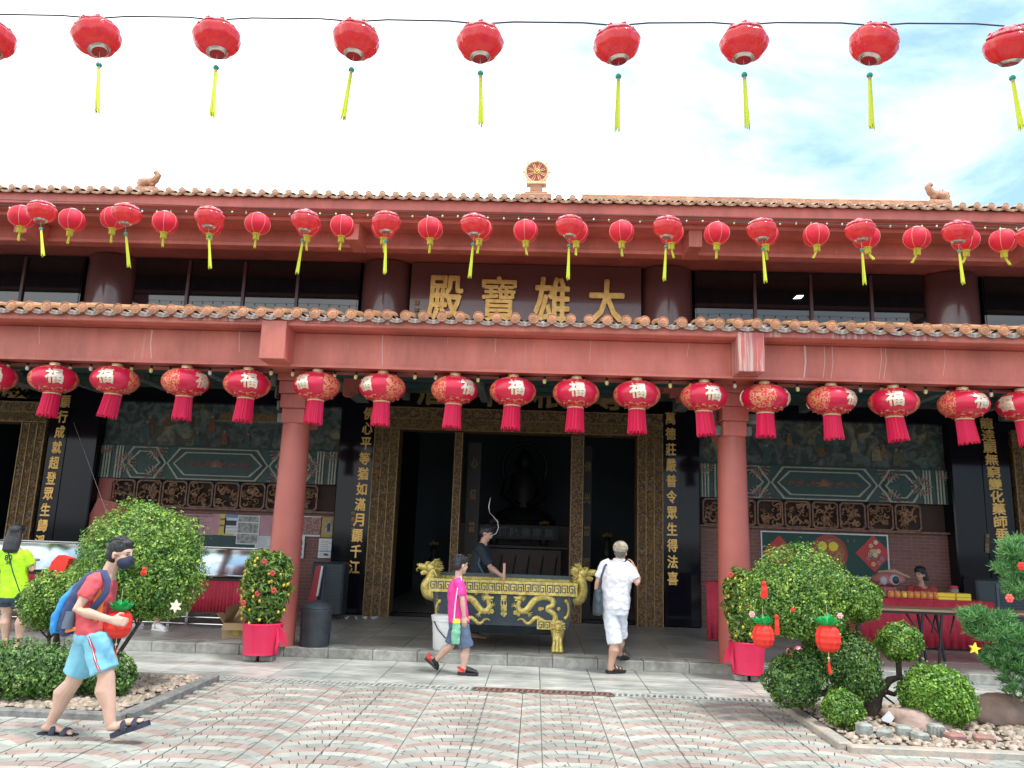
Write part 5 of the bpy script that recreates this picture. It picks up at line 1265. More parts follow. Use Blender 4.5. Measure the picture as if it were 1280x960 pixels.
tag(mb.build('joss_sticks', mat('joss', (.35, .12, .08), .8), None), 'short burnt joss sticks in the ash of the burner', 'incense sticks', None, 'stuff')

# ------------------------------------------------------------------ FURNITURE AND THINGS ON THE PORCH
def bucket():
    p = P(554, 800, 10.62); x, y = p.x, 10.62; t = thing('bucket', 'white plastic bucket with a lid and dark handle beside the burner', 'bucket', (x, y, FZ))
    k = 1.06
    MB().lathe([(.115*k, FZ), (.125*k, FZ+.02), (.145*k, FZ+.36), (.155*k, FZ+.365), (.155*k, FZ+.40)], (x, y, 0), 32).build('body', WHITE, t, True)
    MB().lathe([(.16*k, FZ+.40), (.163*k, FZ+.43), (.14*k, FZ+.44), (.01, FZ+.435)], (x, y, 0), 32).build('lid', WHITE, t, True)
    MB().tube([(x-.12, y-.11, FZ+.36), (x-.06, y-.165, FZ+.27), (x+.04, y-.175, FZ+.17), (x+.12, y-.13, FZ+.14), (x+.15, y-.05, FZ+.2)], .008, 6).build('handle', BLACKP, t, True)
bucket()
def bin_():
    p = G(387, 810, FZ); x, y = p.x, p.y+.21; t = thing('waste_bin', 'dark grey round waste bin with small holes and a peaked lid', 'bin', (x, y, FZ))
    M_ = mat('bin_plastic', (.035, .045, .055), .45, c2=(.05, .06, .07), scale=6)
    MB().lathe([(.185, FZ), (.19, FZ+.01), (.20, FZ+.42), (.212, FZ+.44), (.212, FZ+.47), (.2, FZ+.475)], (x, y, 0), 36).build('body', M_, t, True)
    MB().lathe([(.205, FZ+.478), (.205, FZ+.50), (.12, FZ+.545), (.02, FZ+.575), (.002, FZ+.577)], (x, y, 0), 28).build('lid', M_, t, True)
    mb = MB()
    for r in range(3):
        for k in range(18): a = 2*math.pi*k/18+.17*(r % 2); z = FZ+.13+.11*r; R_ = .193+.0095*(z-FZ)/.1*.25; mb.ball((x+(R_-.004)*math.cos(a), y+(R_-.004)*math.sin(a), z), (.008, .008, .011), 6, 4)
    mb.build('holes', DARK, t)
bin_()
def box_():
    x0, x1 = G(268, 800, FZ).x, G(300, 800, FZ).x; y = 10.9; t = thing('cardboard_box', 'open brown cardboard box with raised flaps left of the kumquat', 'box', ((x0+x1)/2, y, FZ))
    CB = mat('cardboard', (.42, .29, .15), .8, c2=(.36, .24, .12), scale=6); z = FZ
    mb = MB(); w2 = .02
    mb.box(x0, x1+.1, y, y+.012, z, z+.19); mb.box(x0, x1+.1, y+.33, y+.342, z, z+.19); mb.box(x0, x0+.012, y+.0125, y+.3295, z, z+.19); mb.box(x1+.088, x1+.1, y+.0125, y+.3295, z, z+.19); mb.box(x0+.0125, x1+.0875, y+.0125, y+.3295, z, z+.01)
    mb.build('body', CB, t)
    for nm, q in (('flap', [(x0, y, z+.19), (x0, y+.34, z+.19), (x0+.10, y+.36, z+.43), (x0+.02, y+.02, z+.40)]), ('flap', [(x0, y+.34, z+.19), (x1+.1, y+.34, z+.19), (x1+.12, y+.40, z+.32), (x0+.02, y+.42, z+.33)]), ('flap', [(x0, y, z+.19), (x1+.1, y, z+.19), (x1+.09, y-.12, z+.12), (x0+.02, y-.11, z+.11)]),
                  ('flap', [(x0-.0, y+.0, z+.19), (x0, y+.30, z+.19), (x0-.14, y+.28, z+.30), (x0-.12, y+.04, z+.31)])):
        mb = MB(); mb.prism(q, (.004, .006, .004)); mb.build(nm, CB, t)
    mb = MB(); mb.lathe([(.045, 0), (.045, .002)], (0, 0, 0), 12); mb.v = [((x0+x1)/2+a+.03, y-.003+c, z+.08+b_) for a, b_, c in mb.v]; mb.build('printed_mark', mat('faded_yellow', (.55, .46, .08), .7), t)
box_()
def cooler(cxp, y0, w_, label, z1=1.3):
    t = thing('air_cooler', label, 'air cooler', (cxp, y0, FZ), 'air coolers on the porch'); M_ = mat('cooler_plastic', (.022, .035, .045), .4, c2=(.03, .045, .055), scale=5)
    MB().box(cxp-w_/2, cxp+w_/2, y0, y0+.42, FZ+.06, z1, .03).build('body', M_, t)
    mb = MB(); z = FZ+.35
    while z < z1-.12: mb.box(cxp-w_*.05, cxp+w_*.45, y0-.012, y0+.002, z, z+.012); z += .045
    tag(mb.build('louvres', mat('cooler_slat', (.05, .07, .085), .35), t), kind='stuff')
    MB().box(cxp-w_*.12, cxp-w_*.07, y0-.014, y0+.002, FZ+.2, z1-.06).build('trim', mat('cooler_trim', (.06, .10, .13), .3), t)
    for sx_ in (-1, 1): MB().ball((cxp+sx_*w_*.4, y0+.06, FZ+.035), (.03, .03, .035), 8, 6).build('wheel', BLACKP, t)
q = P(408, 740, 13.7); cooler(q.x+.02, 13.6, .56, 'dark slatted air cooler behind the waste bin', 1.06)
q = P(1240, 735, 13.4); cooler(q.x+.1, 13.3, .8, 'dark air cooler at the right end behind the red table', 1.18)
q = P(391, 735, 13.5); mb = MB(); mb.prism([(q.x-.10, 13.5, FZ), (q.x+.06, 13.5, FZ), (q.x+.12, 13.5, 1.02), (q.x+.02, 13.5, .98)], (0, .05, 0)); t = tag(mb.build('folded_sign', mat('red_sign', (.42, .04, .05), .5), None), 'folded red sign board leaning against the air cooler', 'sign board')
mb = MB(); mb.prism([(q.x+.07, 13.49, .5), (q.x+.10, 13.49, .5), (q.x+.15, 13.49, 1.0), (q.x+.12, 13.49, 1.0)], (0, .06, 0)); mb.build('white_edge', WHITE, t)
p = G(445, 772, FZ); mb = MB(); g = random.Random(3)
for k in range(4): mb.tube([(p.x+.16*k-.15+.05*math.sin(q_), 13.9+.12*math.cos(q_*1.3+k), FZ+.012+.004*k) for q_ in np.linspace(0, 4, 12)], .011, 5)
tag(mb.build('coiled_cable', WHITE, None), 'loose white cable lying on the porch by the doorway', 'cable')

def skirt(mb, x0, x1, y, z0, z1, amp=.018, pitch=.07, seed=0):
    g = random.Random(seed); n = int((x1-x0)/pitch*4); V = []; F = []
    for i in range(n+1):
        x = x0+(x1-x0)*i/n; a = i*math.pi/2
        for z, k in ((z1, .2), ((z0+z1)/2, .8), (z0, 1.2)): V.append((x, y-amp*k*math.sin(a+g.uniform(-.3, .3)), z))
    for i in range(n):
        for k in range(2): a = i*3+k; F.append((a, a+3, a+4, a+1))
    mb.add(V, F)
# left serving counter: steel guard over a red-skirted table
def counter(x0, x1, y, label, seed):
    t = thing('serving_counter', label, 'serving counter', ((x0+x1)/2, y, FZ), 'serving counters with red skirts')
    MB().box(x0, x1, y, y+.75, .80, .84, .006).build('table_top', DARKW, t)
    mb = MB(); V = []; n = 14; F = []
    for i in range(n+1):
        z = .86+.42*i/n; V += [(x0, y-.03+.10*math.sin(i/n*1.9), z), (x1, y-.03+.10*math.sin(i/n*1.9), z)]
    for i in range(n): F.append((2*i, 2*i+1, 2*i+3, 2*i+2))
    mb.add(V, F); o = mb.build('steel_guard', STEEL, t, True, fix=False); o.modifiers.new('thick', 'SOLIDIFY').thickness = .006
    MB().box(x0-.01, x1+.01, y-.05, y+.1, 1.281, 1.30, .004).build('top_rail', CHROME, t)
    mb = MB(); skirt(mb, x0+.02, x1-.02, y+.0, .34, .80, .012, .05, seed); o = mb.build('red_skirt', REDCLOTH, t, True, fix=False); o.modifiers.new('thick', 'SOLIDIFY').thickness = .004
    for xx in (x0+.05, (x0+x1)/2, x1-.05):
        for yy in (y+.06, y+.7): MB().box(xx-.02, xx+.02, yy-.02, yy+.02, FZ, .80).build('leg', CHROME, t)
    for zz, yy in ((.26, y+.03), (.17, y-.02)): MB().tube([(x0, yy, zz), (x1, yy, zz)], .014, 8).build('rail', CHROME, t, True)
xs = [P(x, 720, 11.9).x for x in (0, 104, 108, 322)]
counter(-9.2, xs[1], 11.9, 'steel fronted serving counter behind the woman in lime', 1); counter(xs[2], xs[3], 11.9, 'steel fronted serving counter with red skirt behind the big round bush', 2)

# right red table with goods
yT = 12.6; xa, xb = P(1060, 760, yT).x, P(1243, 760, yT).x
tb = thing('draped_table', 'long table draped in pleated red cloth in front of the seated woman', 'table', ((xa+xb)/2, yT, FZ))
MB().box(xa, xb, yT, yT+.7, .83, .86, .01).build('table_top', REDCLOTH, tb)
mb = MB(); skirt(mb, xa, xb, yT-.01, FZ+.03, .845, .02, .12, 4); o = mb.build('red_cloth', REDCLOTH, tb, True, fix=False); o.modifiers.new('thick', 'SOLIDIFY').thickness = .004
for i in range(7):
    x = P(1131+19*i, 760, yT).x-.4+.05*i; 
    if x < xb-.1: MB().box(x, x+.004, yT-.035, yT-.03, .62, .85).build('cloth_edge', REDCLOTH, tb)
for xx in (xa+.08, xb-.08):
    for yy in (yT+.08, yT+.6): MB().box(xx-.02, xx+.02, yy-.02, yy+.02, FZ, .829).build('leg', BLACKP, tb)
ta = thing('draped_side_table', 'small red draped stand just behind the right column', 'table', (P(893, 740, 12.6).x, 12.6, FZ)); mb = MB(); skirt(mb, ta.location.x-.12, ta.location.x+.35, 12.6, FZ+.03, 1.0, .02, .1, 6); o = mb.build('red_cloth', REDCLOTH, ta, True, fix=False); o.modifiers.new('thick', 'SOLIDIFY').thickness = .01
MB().box(ta.location.x-.12, ta.location.x+.35, 12.6, 13.0, .98, 1.01).build('table_top', REDCLOTH, ta)
ORNG = mat('mandarin', (.78, .32, .05), .5, c2=(.7, .22, .04), scale=20); YBOX = mat('yellow_carton', (.80, .62, .03), .5)
for i in range(11):
    x = P(1113+8.1*i, 745, yT+.15).x; t = thing('gift_pack', '%s gift pack from the left in the row on the red table' % ORD[i], 'gift pack', (x, yT+.15, .86), 'mandarin gift packs on the red table')
    MB().box(x-.05, x+.045, yT+.1, yT+.2, .861, .975, .012).build('wrap', mat('clear_gold_wrap', (.62, .26, .10), .25, c2=(.5, .12, .06), scale=30, coat=.6), t)
    mb = MB(); mb.ball((x, yT+.092, .915), (.034, .012, .036), 10, 7); mb.build('label_disc', ORNG if i not in (2, 8) else YBOX, t)
for i, (x0, x1) in enumerate(((1172, 1194), (1195, 1214))):
    a, b_ = P(x0, 745, yT+.1).x, P(x1, 745, yT+.1).x; o = MB().box(a, b_-.01, yT+.08, yT+.3, .861, .965, .006).build('carton', YBOX, None)
    tag(o, ('left' if i == 0 else 'right')+'-hand yellow carton on the red table', 'box', 'yellow cartons on the red table'); MB().box(a-.002, b_-.008, yT+.077, yT+.302, .905, .913).build('band', mat('carton_band', (.5, .15, .04), .5), o)
p = P(1191, 728, yT+.35); t = thing('plastic_jar', 'clear jar with a red lid at the back of the red table', 'jar', (p.x, yT+.35, .86))
MB().lathe([(.07, .861), (.075, .88), (.075, 1.02), (.06, 1.03)], (p.x, yT+.35, 0), 20).build('body', mat('cloudy_plastic', (.22, .24, .24), .15, c2=(.12, .12, .12), scale=12, coat=.5), t, True); MB().lathe([(.07, 1.031), (.07, 1.07), (.005, 1.075)], (p.x, yT+.35, 0), 20).build('lid', REDCLOTH, t, True)
# trestle table with folding legs
yQ = 10.95; xa, xb = P(1098, 768, yQ).x, 7.2
tt = thing('trestle_table', 'brown topped trestle table with black folding legs on the right porch', 'table', ((xa+xb)/2, yQ, FZ))
MB().box(xa, xb, yQ-.05, yQ+.5, .80, .83, .005).build('table_top', mat('plywood', (.36, .24, .14), .5, c2=(.30, .19, .11), scale=4, stretch=(1, 8, 1)), tt)
MB().box(xa+.02, xb-.02, yQ, yQ+.45, .765, .80).build('under_frame', BLACKP, tt)
for cxp in (P(1162, 800, yQ).x, P(1186, 800, yQ).x, 6.9):
    for sx_ in (-1, 1):
        MB().tube([(cxp+sx_*.06-.0, yQ+.02+(.0 if sx_ < 0 else .4), .765), (cxp+sx_*.14, yQ+.02+(.0 if sx_ < 0 else .4), FZ)], .019, 8).build('leg', BLACKP, tt)
        MB().tube([(cxp+sx_*.20, yQ+.2, .76), (cxp+sx_*.08, yQ+.1, .52)], .013, 6).build('brace', BLACKP, tt)
    MB().tube([(cxp-.10, yQ+.02, .5), (cxp+.09, yQ+.42, .5)], .011, 6).build('crossbar', BLACKP, tt)

# framed green hanging with round and diamond emblems
a, b_ = P(954, 664, 14.55), P(1116, 722, 14.55)
gw = thing('wall_banner', 'dark green banner with round gold emblem and red diamond on the brick wall', 'banner', ((a.x+b_.x)/2, 14.7, 1.0))
zt_, zb_ = a.z, b_.z-.02; FG = mat('forest_green_cloth', (.02, .07, .06), .7)
MB().box(a.x, b_.x, 14.685, 14.715, zb_, zt_).build('panel', FG, gw)
mb = MB(); ringplate(mb, [(a.x-.012, 14.675, zt_+.012), (b_.x+.012, 14.675, zt_+.012), (b_.x+.012, 14.675, zb_-.012), (a.x-.012, 14.675, zb_-.012)], [(a.x+.012, 14.675, zt_-.012), (b_.x-.012, 14.675, zt_-.012), (b_.x-.012, 14.675, zb_+.012), (a.x+.012, 14.675, zb_+.012)], (0, .009, 0)); mb.build('border', PAPER, gw)
def disc(mb, x, z, r, y, n=28, d=.006): mb.prism([(x+r*math.cos(2*math.pi*k/n), y, z+r*math.sin(2*math.pi*k/n)) for k in range(n)], (0, d, 0))
c = P(1037, 692, 14.65); RB = mat('maroon_print', (.28, .045, .04), .6, c2=(.36, .07, .05), scale=20)
mb = MB(); disc(mb, c.x, c.z, .34, 14.678); mb.build('round_emblem', RB, gw); mb = MB(); disc(mb, c.x, c.z, .27, 14.67); mb.build('emblem_field', mat('gold_print_field', (.42, .24, .08), .6, c2=(.3, .08, .05), scale=22, lo=.45, hi=.5), gw)
for dx in (-.10, .10): mb = MB(); disc(mb, c.x+dx-.02, c.z+.13, .085, 14.662); mb.build('yellow_disc', YBOX, gw)
c = P(1093, 692, 14.65); mb = MB(); r = .33; mb.prism([(c.x-r, 14.676, c.z), (c.x, 14.676, c.z+r), (c.x+r, 14.676, c.z), (c.x, 14.676, c.z-r)], (0, .008, 0)); mb.build('diamond', mat('red_print', (.46, .05, .045), .6), gw)
g = random.Random(4); FM = [mat('print_%s' % n, c_, .6) for n, c_ in (('peach', (.62, .36, .26)), ('gold', (.62, .42, .12)), ('cream', (.66, .58, .46)), ('violet', (.34, .16, .24)), ('leaf', (.14, .22, .12)))]
for k in range(16):
    an, rr_ = g.uniform(0, 6.28), g.uniform(.02, .2); mb = MB(); cx_, cz_ = c.x+rr_*math.cos(an), c.z+rr_*math.sin(an)*1.1
    for q_ in range(5): mb.ball((cx_+.025*math.cos(q_*1.256), 14.672-.0004*k, cz_+.025*math.sin(q_*1.256)), (.02, .004, .022), 7, 4)
    mb.build('printed_flower', FM[k % 5], gw)
c = P(975, 692, 14.65); mb = MB(); mb.prism([(c.x-r, 14.676, c.z), (c.x, 14.676, c.z+r), (c.x+r, 14.676, c.z), (c.x, 14.676, c.z-r)], (0, .008, 0)); mb.build('diamond', MT['red_print'], gw)
for x in (1060, 1068, 1109): p = P(x, 676, 14.67); mb = MB(); put_glyph(mb, '福', (p.x, 14.682, p.z), .03, .05, .006, offset=.01); mb.build('small_mark', GOLDD, gw)

# posters on the left wall
def poster(label, x0, y0, x1, y1, m, blocks, Yp=14.66, lines=0):
    a, b_ = P(x0, y0, Yp), P(x1, y1, Yp); o = MB().box(a.x, b_.x, Yp, Yp+.004, b_.z, a.z).build('poster', m, None, loc=((a.x+b_.x)/2, Yp, b_.z)); tag(o, label, 'poster', 'notices taped to the left wall')
    W_, H_ = b_.x-a.x, a.z-b_.z
    for i, (u0, v0, u1, v1, c_) in enumerate(blocks):
        MB().box(a.x+u0*W_, a.x+u1*W_, Yp-.0025-.0004*i, Yp-.0003, a.z-v1*H_, a.z-v0*H_).build('printed_block', c_, o)
    if lines:
        mb = MB(); g = random.Random(int(x0))
        for k in range(lines): z = a.z-H_*(.12+.82*k/lines); mb.box(a.x+W_*.1, a.x+W_*g.uniform(.55, .9), Yp-.002, Yp-.0003, z-.006, z)
        tag(mb.build('printed_lines', mat('print_ink', (.12, .12, .15), .6), o), kind='stuff')
pk = mat('pink_poster', (.55, .30, .34), .6, c2=(.48, .24, .28), scale=6); yl = mat('yellow_print', (.62, .50, .12), .6); bl2 = mat('blue_print', (.16, .30, .50), .6); dk = mat('dark_print', (.04, .045, .05), .6); gy = mat('grey_photo_print', (.20, .22, .20), .6, c2=(.42, .42, .38), scale=14, lo=.45, hi=.55); org = mat('ochre_print', (.45, .32, .10), .6, c2=(.35, .22, .08), scale=20); rdp = mat('rose_photo_print', (.42, .22, .20), .6, c2=(.20, .10, .09), scale=22, lo=.45, hi=.55)
MB().box(P(225, 672, 14.69).x, P(322, 690, 14.69).x, 14.685, 14.717, .95, 1.62).build('notice_board', TEALD, T)
poster('pink poster with lettering nearest to the big round bush', 230, 642, 266, 669, pk, [(.42, .25, .52, .85, dk), (.0, .05, 1, .12, rdp)], lines=6)
poster('pink and yellow striped poster beside the pink lettered one', 266, 642, 281, 669, yl, [(0, 0, .5, 1, pk), (.55, .2, .9, .3, rdp), (.55, .5, .9, .6, rdp)])
poster('white poster with blue heading and dark picture', 282, 643, 300, 670, PAPER, [(0, 0, 1, .15, bl2), (.05, .28, .7, .52, dk), (0, .9, .6, 1, yl)], lines=5)
poster('tall poster of grey landscape photographs', 298, 644, 322, 681, PAPER, [(.04, .03, .95, .22, gy), (.04, .26, .95, .6, gy), (.04, .64, .95, .96, gy)], Yp=14.65)
poster('pale pink over white notice left of the column', 322, 644, 341, 688, PAPER, [(0, 0, 1, .6, pk)], lines=14)
poster('red photo poster right of the column', 378, 645, 401, 671, PAPER, [(.04, .04, .96, .92, rdp)])
poster('ochre poster of a seated figure in the top right of the notices', 402, 646, 420, 672, org, [(.3, .2, .7, .85, gy), (.4, .3, .6, .7, dk)])
poster('white printed notice under the ochre poster', 399, 673, 418, 698, PAPER, [(.35, .78, .6, .88, dk), (0, .62, 1, .66, bl2)], lines=9)
poster('narrow white vertical notice with black characters by the column', 373, 670, 379, 698, PAPER, [(.3, .2, .7, .4, dk), (.3, .5, .7, .65, dk), (.3, .75, .7, .9, dk)])
mb = MB(); q = P(130, 628, 14.5); mb.prism([(q.x-.45, 14.5, 1.2), (q.x+.1, 14.5, 1.2), (q.x+.50, 14.5, 1.75), (q.x+.35, 14.5, 1.95), (q.x-.12, 14.5, 2.05)], (0, .02, 0)); tag(mb.build('red_banner', RED2, None), 'plain red cloth banner at the left end of the brick wall', 'banner')
o = cable('guy_wire', 'thin pale wire slanting down beside the left black column', [tuple(P(92, 528, 10.3)), tuple(P(133, 640, 9.6))], .0010, mat('grey_wire', (.3, .3, .3), .6))

# altar inside the hall
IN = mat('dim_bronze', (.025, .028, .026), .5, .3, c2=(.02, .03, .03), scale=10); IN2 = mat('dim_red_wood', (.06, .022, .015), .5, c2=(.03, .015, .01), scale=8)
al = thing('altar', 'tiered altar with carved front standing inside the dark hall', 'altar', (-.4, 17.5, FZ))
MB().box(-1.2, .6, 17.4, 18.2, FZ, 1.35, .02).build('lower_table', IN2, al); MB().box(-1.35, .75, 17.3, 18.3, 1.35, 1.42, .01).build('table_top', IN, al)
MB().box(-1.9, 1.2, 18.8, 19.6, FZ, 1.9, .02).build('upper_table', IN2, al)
mb = MB()
for k in range(6): mb.tube([(-1.1+.3*k, 17.39, .5), (-1.0+.3*k, 17.39, 1.2)], .02, 5)
mb.build('carved_front', IN, al)
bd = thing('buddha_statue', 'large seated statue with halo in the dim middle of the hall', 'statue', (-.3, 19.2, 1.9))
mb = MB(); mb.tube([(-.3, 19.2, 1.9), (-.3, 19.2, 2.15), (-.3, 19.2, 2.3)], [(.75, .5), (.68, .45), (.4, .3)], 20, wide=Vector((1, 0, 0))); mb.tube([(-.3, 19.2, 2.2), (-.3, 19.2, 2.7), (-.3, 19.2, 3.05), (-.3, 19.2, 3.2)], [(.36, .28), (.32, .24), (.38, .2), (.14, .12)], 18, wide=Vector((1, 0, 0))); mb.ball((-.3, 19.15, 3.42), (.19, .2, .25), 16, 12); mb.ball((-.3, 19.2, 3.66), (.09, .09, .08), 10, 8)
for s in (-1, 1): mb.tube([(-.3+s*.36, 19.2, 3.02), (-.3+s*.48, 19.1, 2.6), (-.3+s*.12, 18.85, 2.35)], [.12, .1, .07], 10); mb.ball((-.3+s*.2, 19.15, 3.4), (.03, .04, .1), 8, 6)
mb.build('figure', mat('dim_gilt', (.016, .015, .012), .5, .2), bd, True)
mb = MB(); mb.tube([(-.3+.55*math.cos(a), 19.45, 3.3+.6*math.sin(a)) for a in np.linspace(0, 2*math.pi, 33)], .05, 6); mb.build('halo', IN, bd, True)
mb = MB(); mb.lathe([(.75, -.02), (.8, .06), (.7, .1)], (-.3, 19.2, 1.9), 24); mb.build('lotus_base', IN, bd)
for i, (x, y, z) in enumerate(((-2.2, 17.3, .9), (-.9, 17.5, 1.42), (.2, 17.5, 1.42), (1.55, 17.0, 1.2))):
    t = thing('altar_vase', ['tall gourd shaped ornament inside at the left of the doorway', 'dim gold flower vase at the left end of the altar', 'dim gold flower vase at the right end of the altar', 'tall ornament inside at the right of the doorway'][i], 'vase', (x, y, z))
    MB().lathe([(.07, z), (.09, z+.05), (.11, z+.14), (.05, z+.25), (.04, z+.28), (.08, z+.38), (.03, z+.46)], (x, y, 0), 18).build('body', MT['dim_gilt'], t, True)
    if z < 1.3: MB().box(x-.12, x+.12, y-.12, y+.12, FZ, z).build('stand', IN2, t)
    mb = MB(); [mb.ball((x+.07*math.cos(a), y-.05, z+.5+.05*math.sin(2*a)), .05, 8, 6) for a in (0, 1.5, 3, 4.6)]; mb.build('flowers', MT['dim_gold'], t, True)
t = thing('altar_sign', 'row of pale lettering on a dark board across the altar', 'sign', (-.4, 17.2, 1.5)); 
MB().box(-1.1, .5, 17.22, 17.25, 1.55, 1.85).build('board', DARKW, t)
for i, ch in enumerate('阿彌陀佛南無'):
    mb = MB(); put_glyph(mb, ch, (-.95+.25*i, 17.21, 1.7), .19, .2, .006); mb.build('character', mat('pale_letter', (.05, .065, .075), .5), t)
p = P(492, 660, 15.2); t = thing('wall_charm', 'small hanging pink paper charm inside the left door jamb', 'ornament', (p.x, 15.2, p.z)); mb = MB(); mb.ball(p, (.04, .04, .12), 10, 8); mb.build('body', mat('dim_pink', (.22, .04, .07), .6), t, True); MB().tube([(p.x, 15.2, p.z+.1), (p.x, 15.2, p.z+.5)], .004, 4).build('thread', THREAD, t)
# wisp of smoke
q = [P(x, y, 11.5) for x, y in ((613, 622), (611, 633), (612, 641), (617, 646), (622, 652), (623, 660), (620, 667), (613, 670))]
tag(MB().tube(q, [.002, .007, .002, .003, .005, .005, .005, .003], 6).build('smoke_wisp', mat('pale_smoke', (.8, .82, .85), .9, transl=.4), None, True), 'thin white curl of incense smoke above the burner', 'smoke')

# ------------------------------------------------------------------ PEOPLE
def soften(o, vox, it=6):
    r = o.modifiers.new('remesh', 'REMESH'); r.mode = 'VOXEL'; r.voxel_size = vox; r.use_smooth_shade = True
    s = o.modifiers.new('smooth', 'SMOOTH'); s.factor = .5; s.iterations = it
def V3(*a): return Vector(a)
def hand(mb, wr, d, nrm, thumb, s=1., curl=.5):
    "wr wrist, d hand direction, nrm palm normal, thumb direction across the palm"
    d = d.normalized(); t = (thumb-d*thumb.dot(d)).normalized(); n = d.cross(t).normalized()
    if n.dot(nrm) < 0: n = -n
    mb.tube([wr-d*.02*s, wr+d*.03*s, wr+d*.08*s], [(.026*s, .017*s), (.038*s, .016*s), (.040*s, .014*s)], 10, wide=t)
    for k, L_ in enumerate((.072, .080, .074, .058)):
        b = wr+d*.078*s+t*(.028-.019*k)*s; pts = [b]; ang = curl*.5
        for j_, f in enumerate((.45, .3, .25)):
            dd = d*math.cos(ang)+n*math.sin(ang); pts.append(pts[-1]+dd*L_*f*s); ang += curl*.8
        mb.tube(pts, [.0092*s, .0088*s, .008*s, .0065*s], 7)
    b = wr+d*.02*s+t*.028*s; dd = (d*.6+t*.75+n*.25).normalized(); mb.tube([b, b+dd*.04*s, b+dd*.05*s+(d*.85+n*.5)*.03*s], [.0125*s, .011*s, .008*s], 7)
def limb(mb, a, b_, c, ra, rb, rc, belly=0., n=12, back=None):
    a, b_, c = Vector(a), Vector(b_), Vector(c); m1 = a.lerp(b_, .5); m2 = b_.lerp(c, .3)
    if back is not None: m2 = m2+back
    mb.tube([a, m1, b_, m2, b_.lerp(c, .65), c], [ra, (ra+rb)/2*1.03, rb, rb*(1+belly), (rb+rc)/2, rc], n)
def head(mb, c, f, up, s=1., nose=True):
    "c head centre (level of the eyes), f facing"
    f = f.normalized(); up = (up-f*up.dot(f)).normalized(); sd_ = f.cross(up)
    def e(o_, r, n=16, m=12):
        Rm = Matrix((sd_, f, up)).transposed(); mb.ball(c+sd_*o_[0]*s+f*o_[1]*s+up*o_[2]*s, tuple(q*s for q in r), n, m, Rm)
    e((0, -.012, .028), (.073, .092, .086)); e((0, .030, -.035), (.056, .062, .070)); e((0, .055, -.085), (.032, .030, .026))
    e((0, .058, .02), (.05, .03, .035))
    if nose: e((0, .098, -.022), (.013, .016, .018), 8, 6); e((0, .090, .0), (.009, .014, .022), 8, 6)
    for k in (-1, 1): e((k*.073, -.008, -.015), (.010, .018, .030), 8, 6)
def hairdo(c, f, up, s, parent, length=0., m=HAIR, name='hair'):
    f = f.normalized(); up = (up-f*up.dot(f)).normalized(); sd_ = f.cross(up); Rm = Matrix((sd_, f, up)).transposed(); mb = MB()
    def e(o_, r): mb.ball(c+sd_*o_[0]*s+f*o_[1]*s+up*o_[2]*s, tuple(q*s for q in r), 18, 12, Rm)
    e((0, -.022, .046), (.082, .100, .080)); e((0, -.05, .0), (.076, .062, .075)); e((0, .035, .085), (.058, .05, .032))
    if length:
        mb.tube([c-f*.045*s+up*.03*s, c-f*.065*s-up*.10*s, c-f*.075*s-up*(.1+length)*s, c-f*.065*s-up*(.13+length)*s], [(.088*s, .055*s), (.105*s, .052*s), (.10*s, .04*s), (.07*s, .02*s)], 14, wide=sd_)
    o = mb.build(name, m, parent, True); soften(o, .009, 2)
    # loose locks break the outline
    mb = MB(); g = random.Random(int(abs(c.x)*1000))
    for k in range(60):
        a, b2 = g.uniform(0, 6.28), g.uniform(.0, 1.45); d = (sd_*math.cos(a)*math.sin(b2)+f*math.sin(a)*math.sin(b2)+up*math.cos(b2))
        if d.dot(f) > .75: continue
        p0 = c-f*.02*s+up*.045*s+Vector((d.x*.083, d.y*.095, d.z*.08))*s; tdir = (d.cross(sd_)+Vector((g.gauss(0, .3),)*3)).normalized()
        mb.tube([p0-tdir*.02*s, p0+d*.006*s, p0+tdir*.03*s+d*.001*s-up*.008*s], [.004*s, .0045*s, .001*s], 4)
    mb.build('locks', m, o)
    return o
def sandal(mb, heel, toe, up, w_=.045, th=.022):
    d = (toe-heel); L_ = d.length; d.normalize(); s = d.cross(up).normalized(); u = s.cross(d).normalized(); prof = [(0, .55), (.08, .78), (.3, .72), (.55, .85), (.75, 1.0), (.9, .85), (1.0, .45)]
    top = [heel+d*(L_*a)+s*(w_*b_) for a, b_ in prof]+[heel+d*(L_*a)-s*(w_*b_) for a, b_ in reversed(prof)]
    mb.prism([p+u*.004 for p in top], -u*th)
def strap(mb, c, d, up, w_, h, r=(.016, .004)):
    s = d.cross(up).normalized(); u = s.cross(d).normalized()
    mb.tube([c+s*w_*math.cos(a)+u*(h*math.sin(a)) for a in np.linspace(-.15, math.pi+.15, 11)], [r]*11, 6, wide=d)
def foot(mb, ank, heel, toe, s=1., up=V3(0, 0, 1)):
    d = (toe-heel).normalized(); sd_ = d.cross(up).normalized()
    mb.tube([ank+V3(0, 0, .02), ank-V3(0, 0, .02)*s, heel+d*.05*s+up*.025*s], [.036*s, .036*s, .034*s], 10)
    L_ = (toe-heel).length
    mb.tube([heel+d*.012*s+up*.026*s, heel+d*.05*s+up*.032*s, heel+d*L_*.45+up*.034*s, heel+d*L_*.72+up*.022*s, toe-d*.03*s+up*.014*s], [(.024*s, .02*s), (.032*s, .03*s), (.034*s, .03*s), (.042*s, .02*s), (.036*s, .012*s)], 12, wide=sd_)
    for k in range(5):
        b_ = toe-d*(.045+.006*k)*s+sd_*(.030-.015*k)*s+up*.013*s; mb.tube([b_, b_+d*(.035-.003*k)*s], [.0095*s if k else .012*s, .007*s], 7)
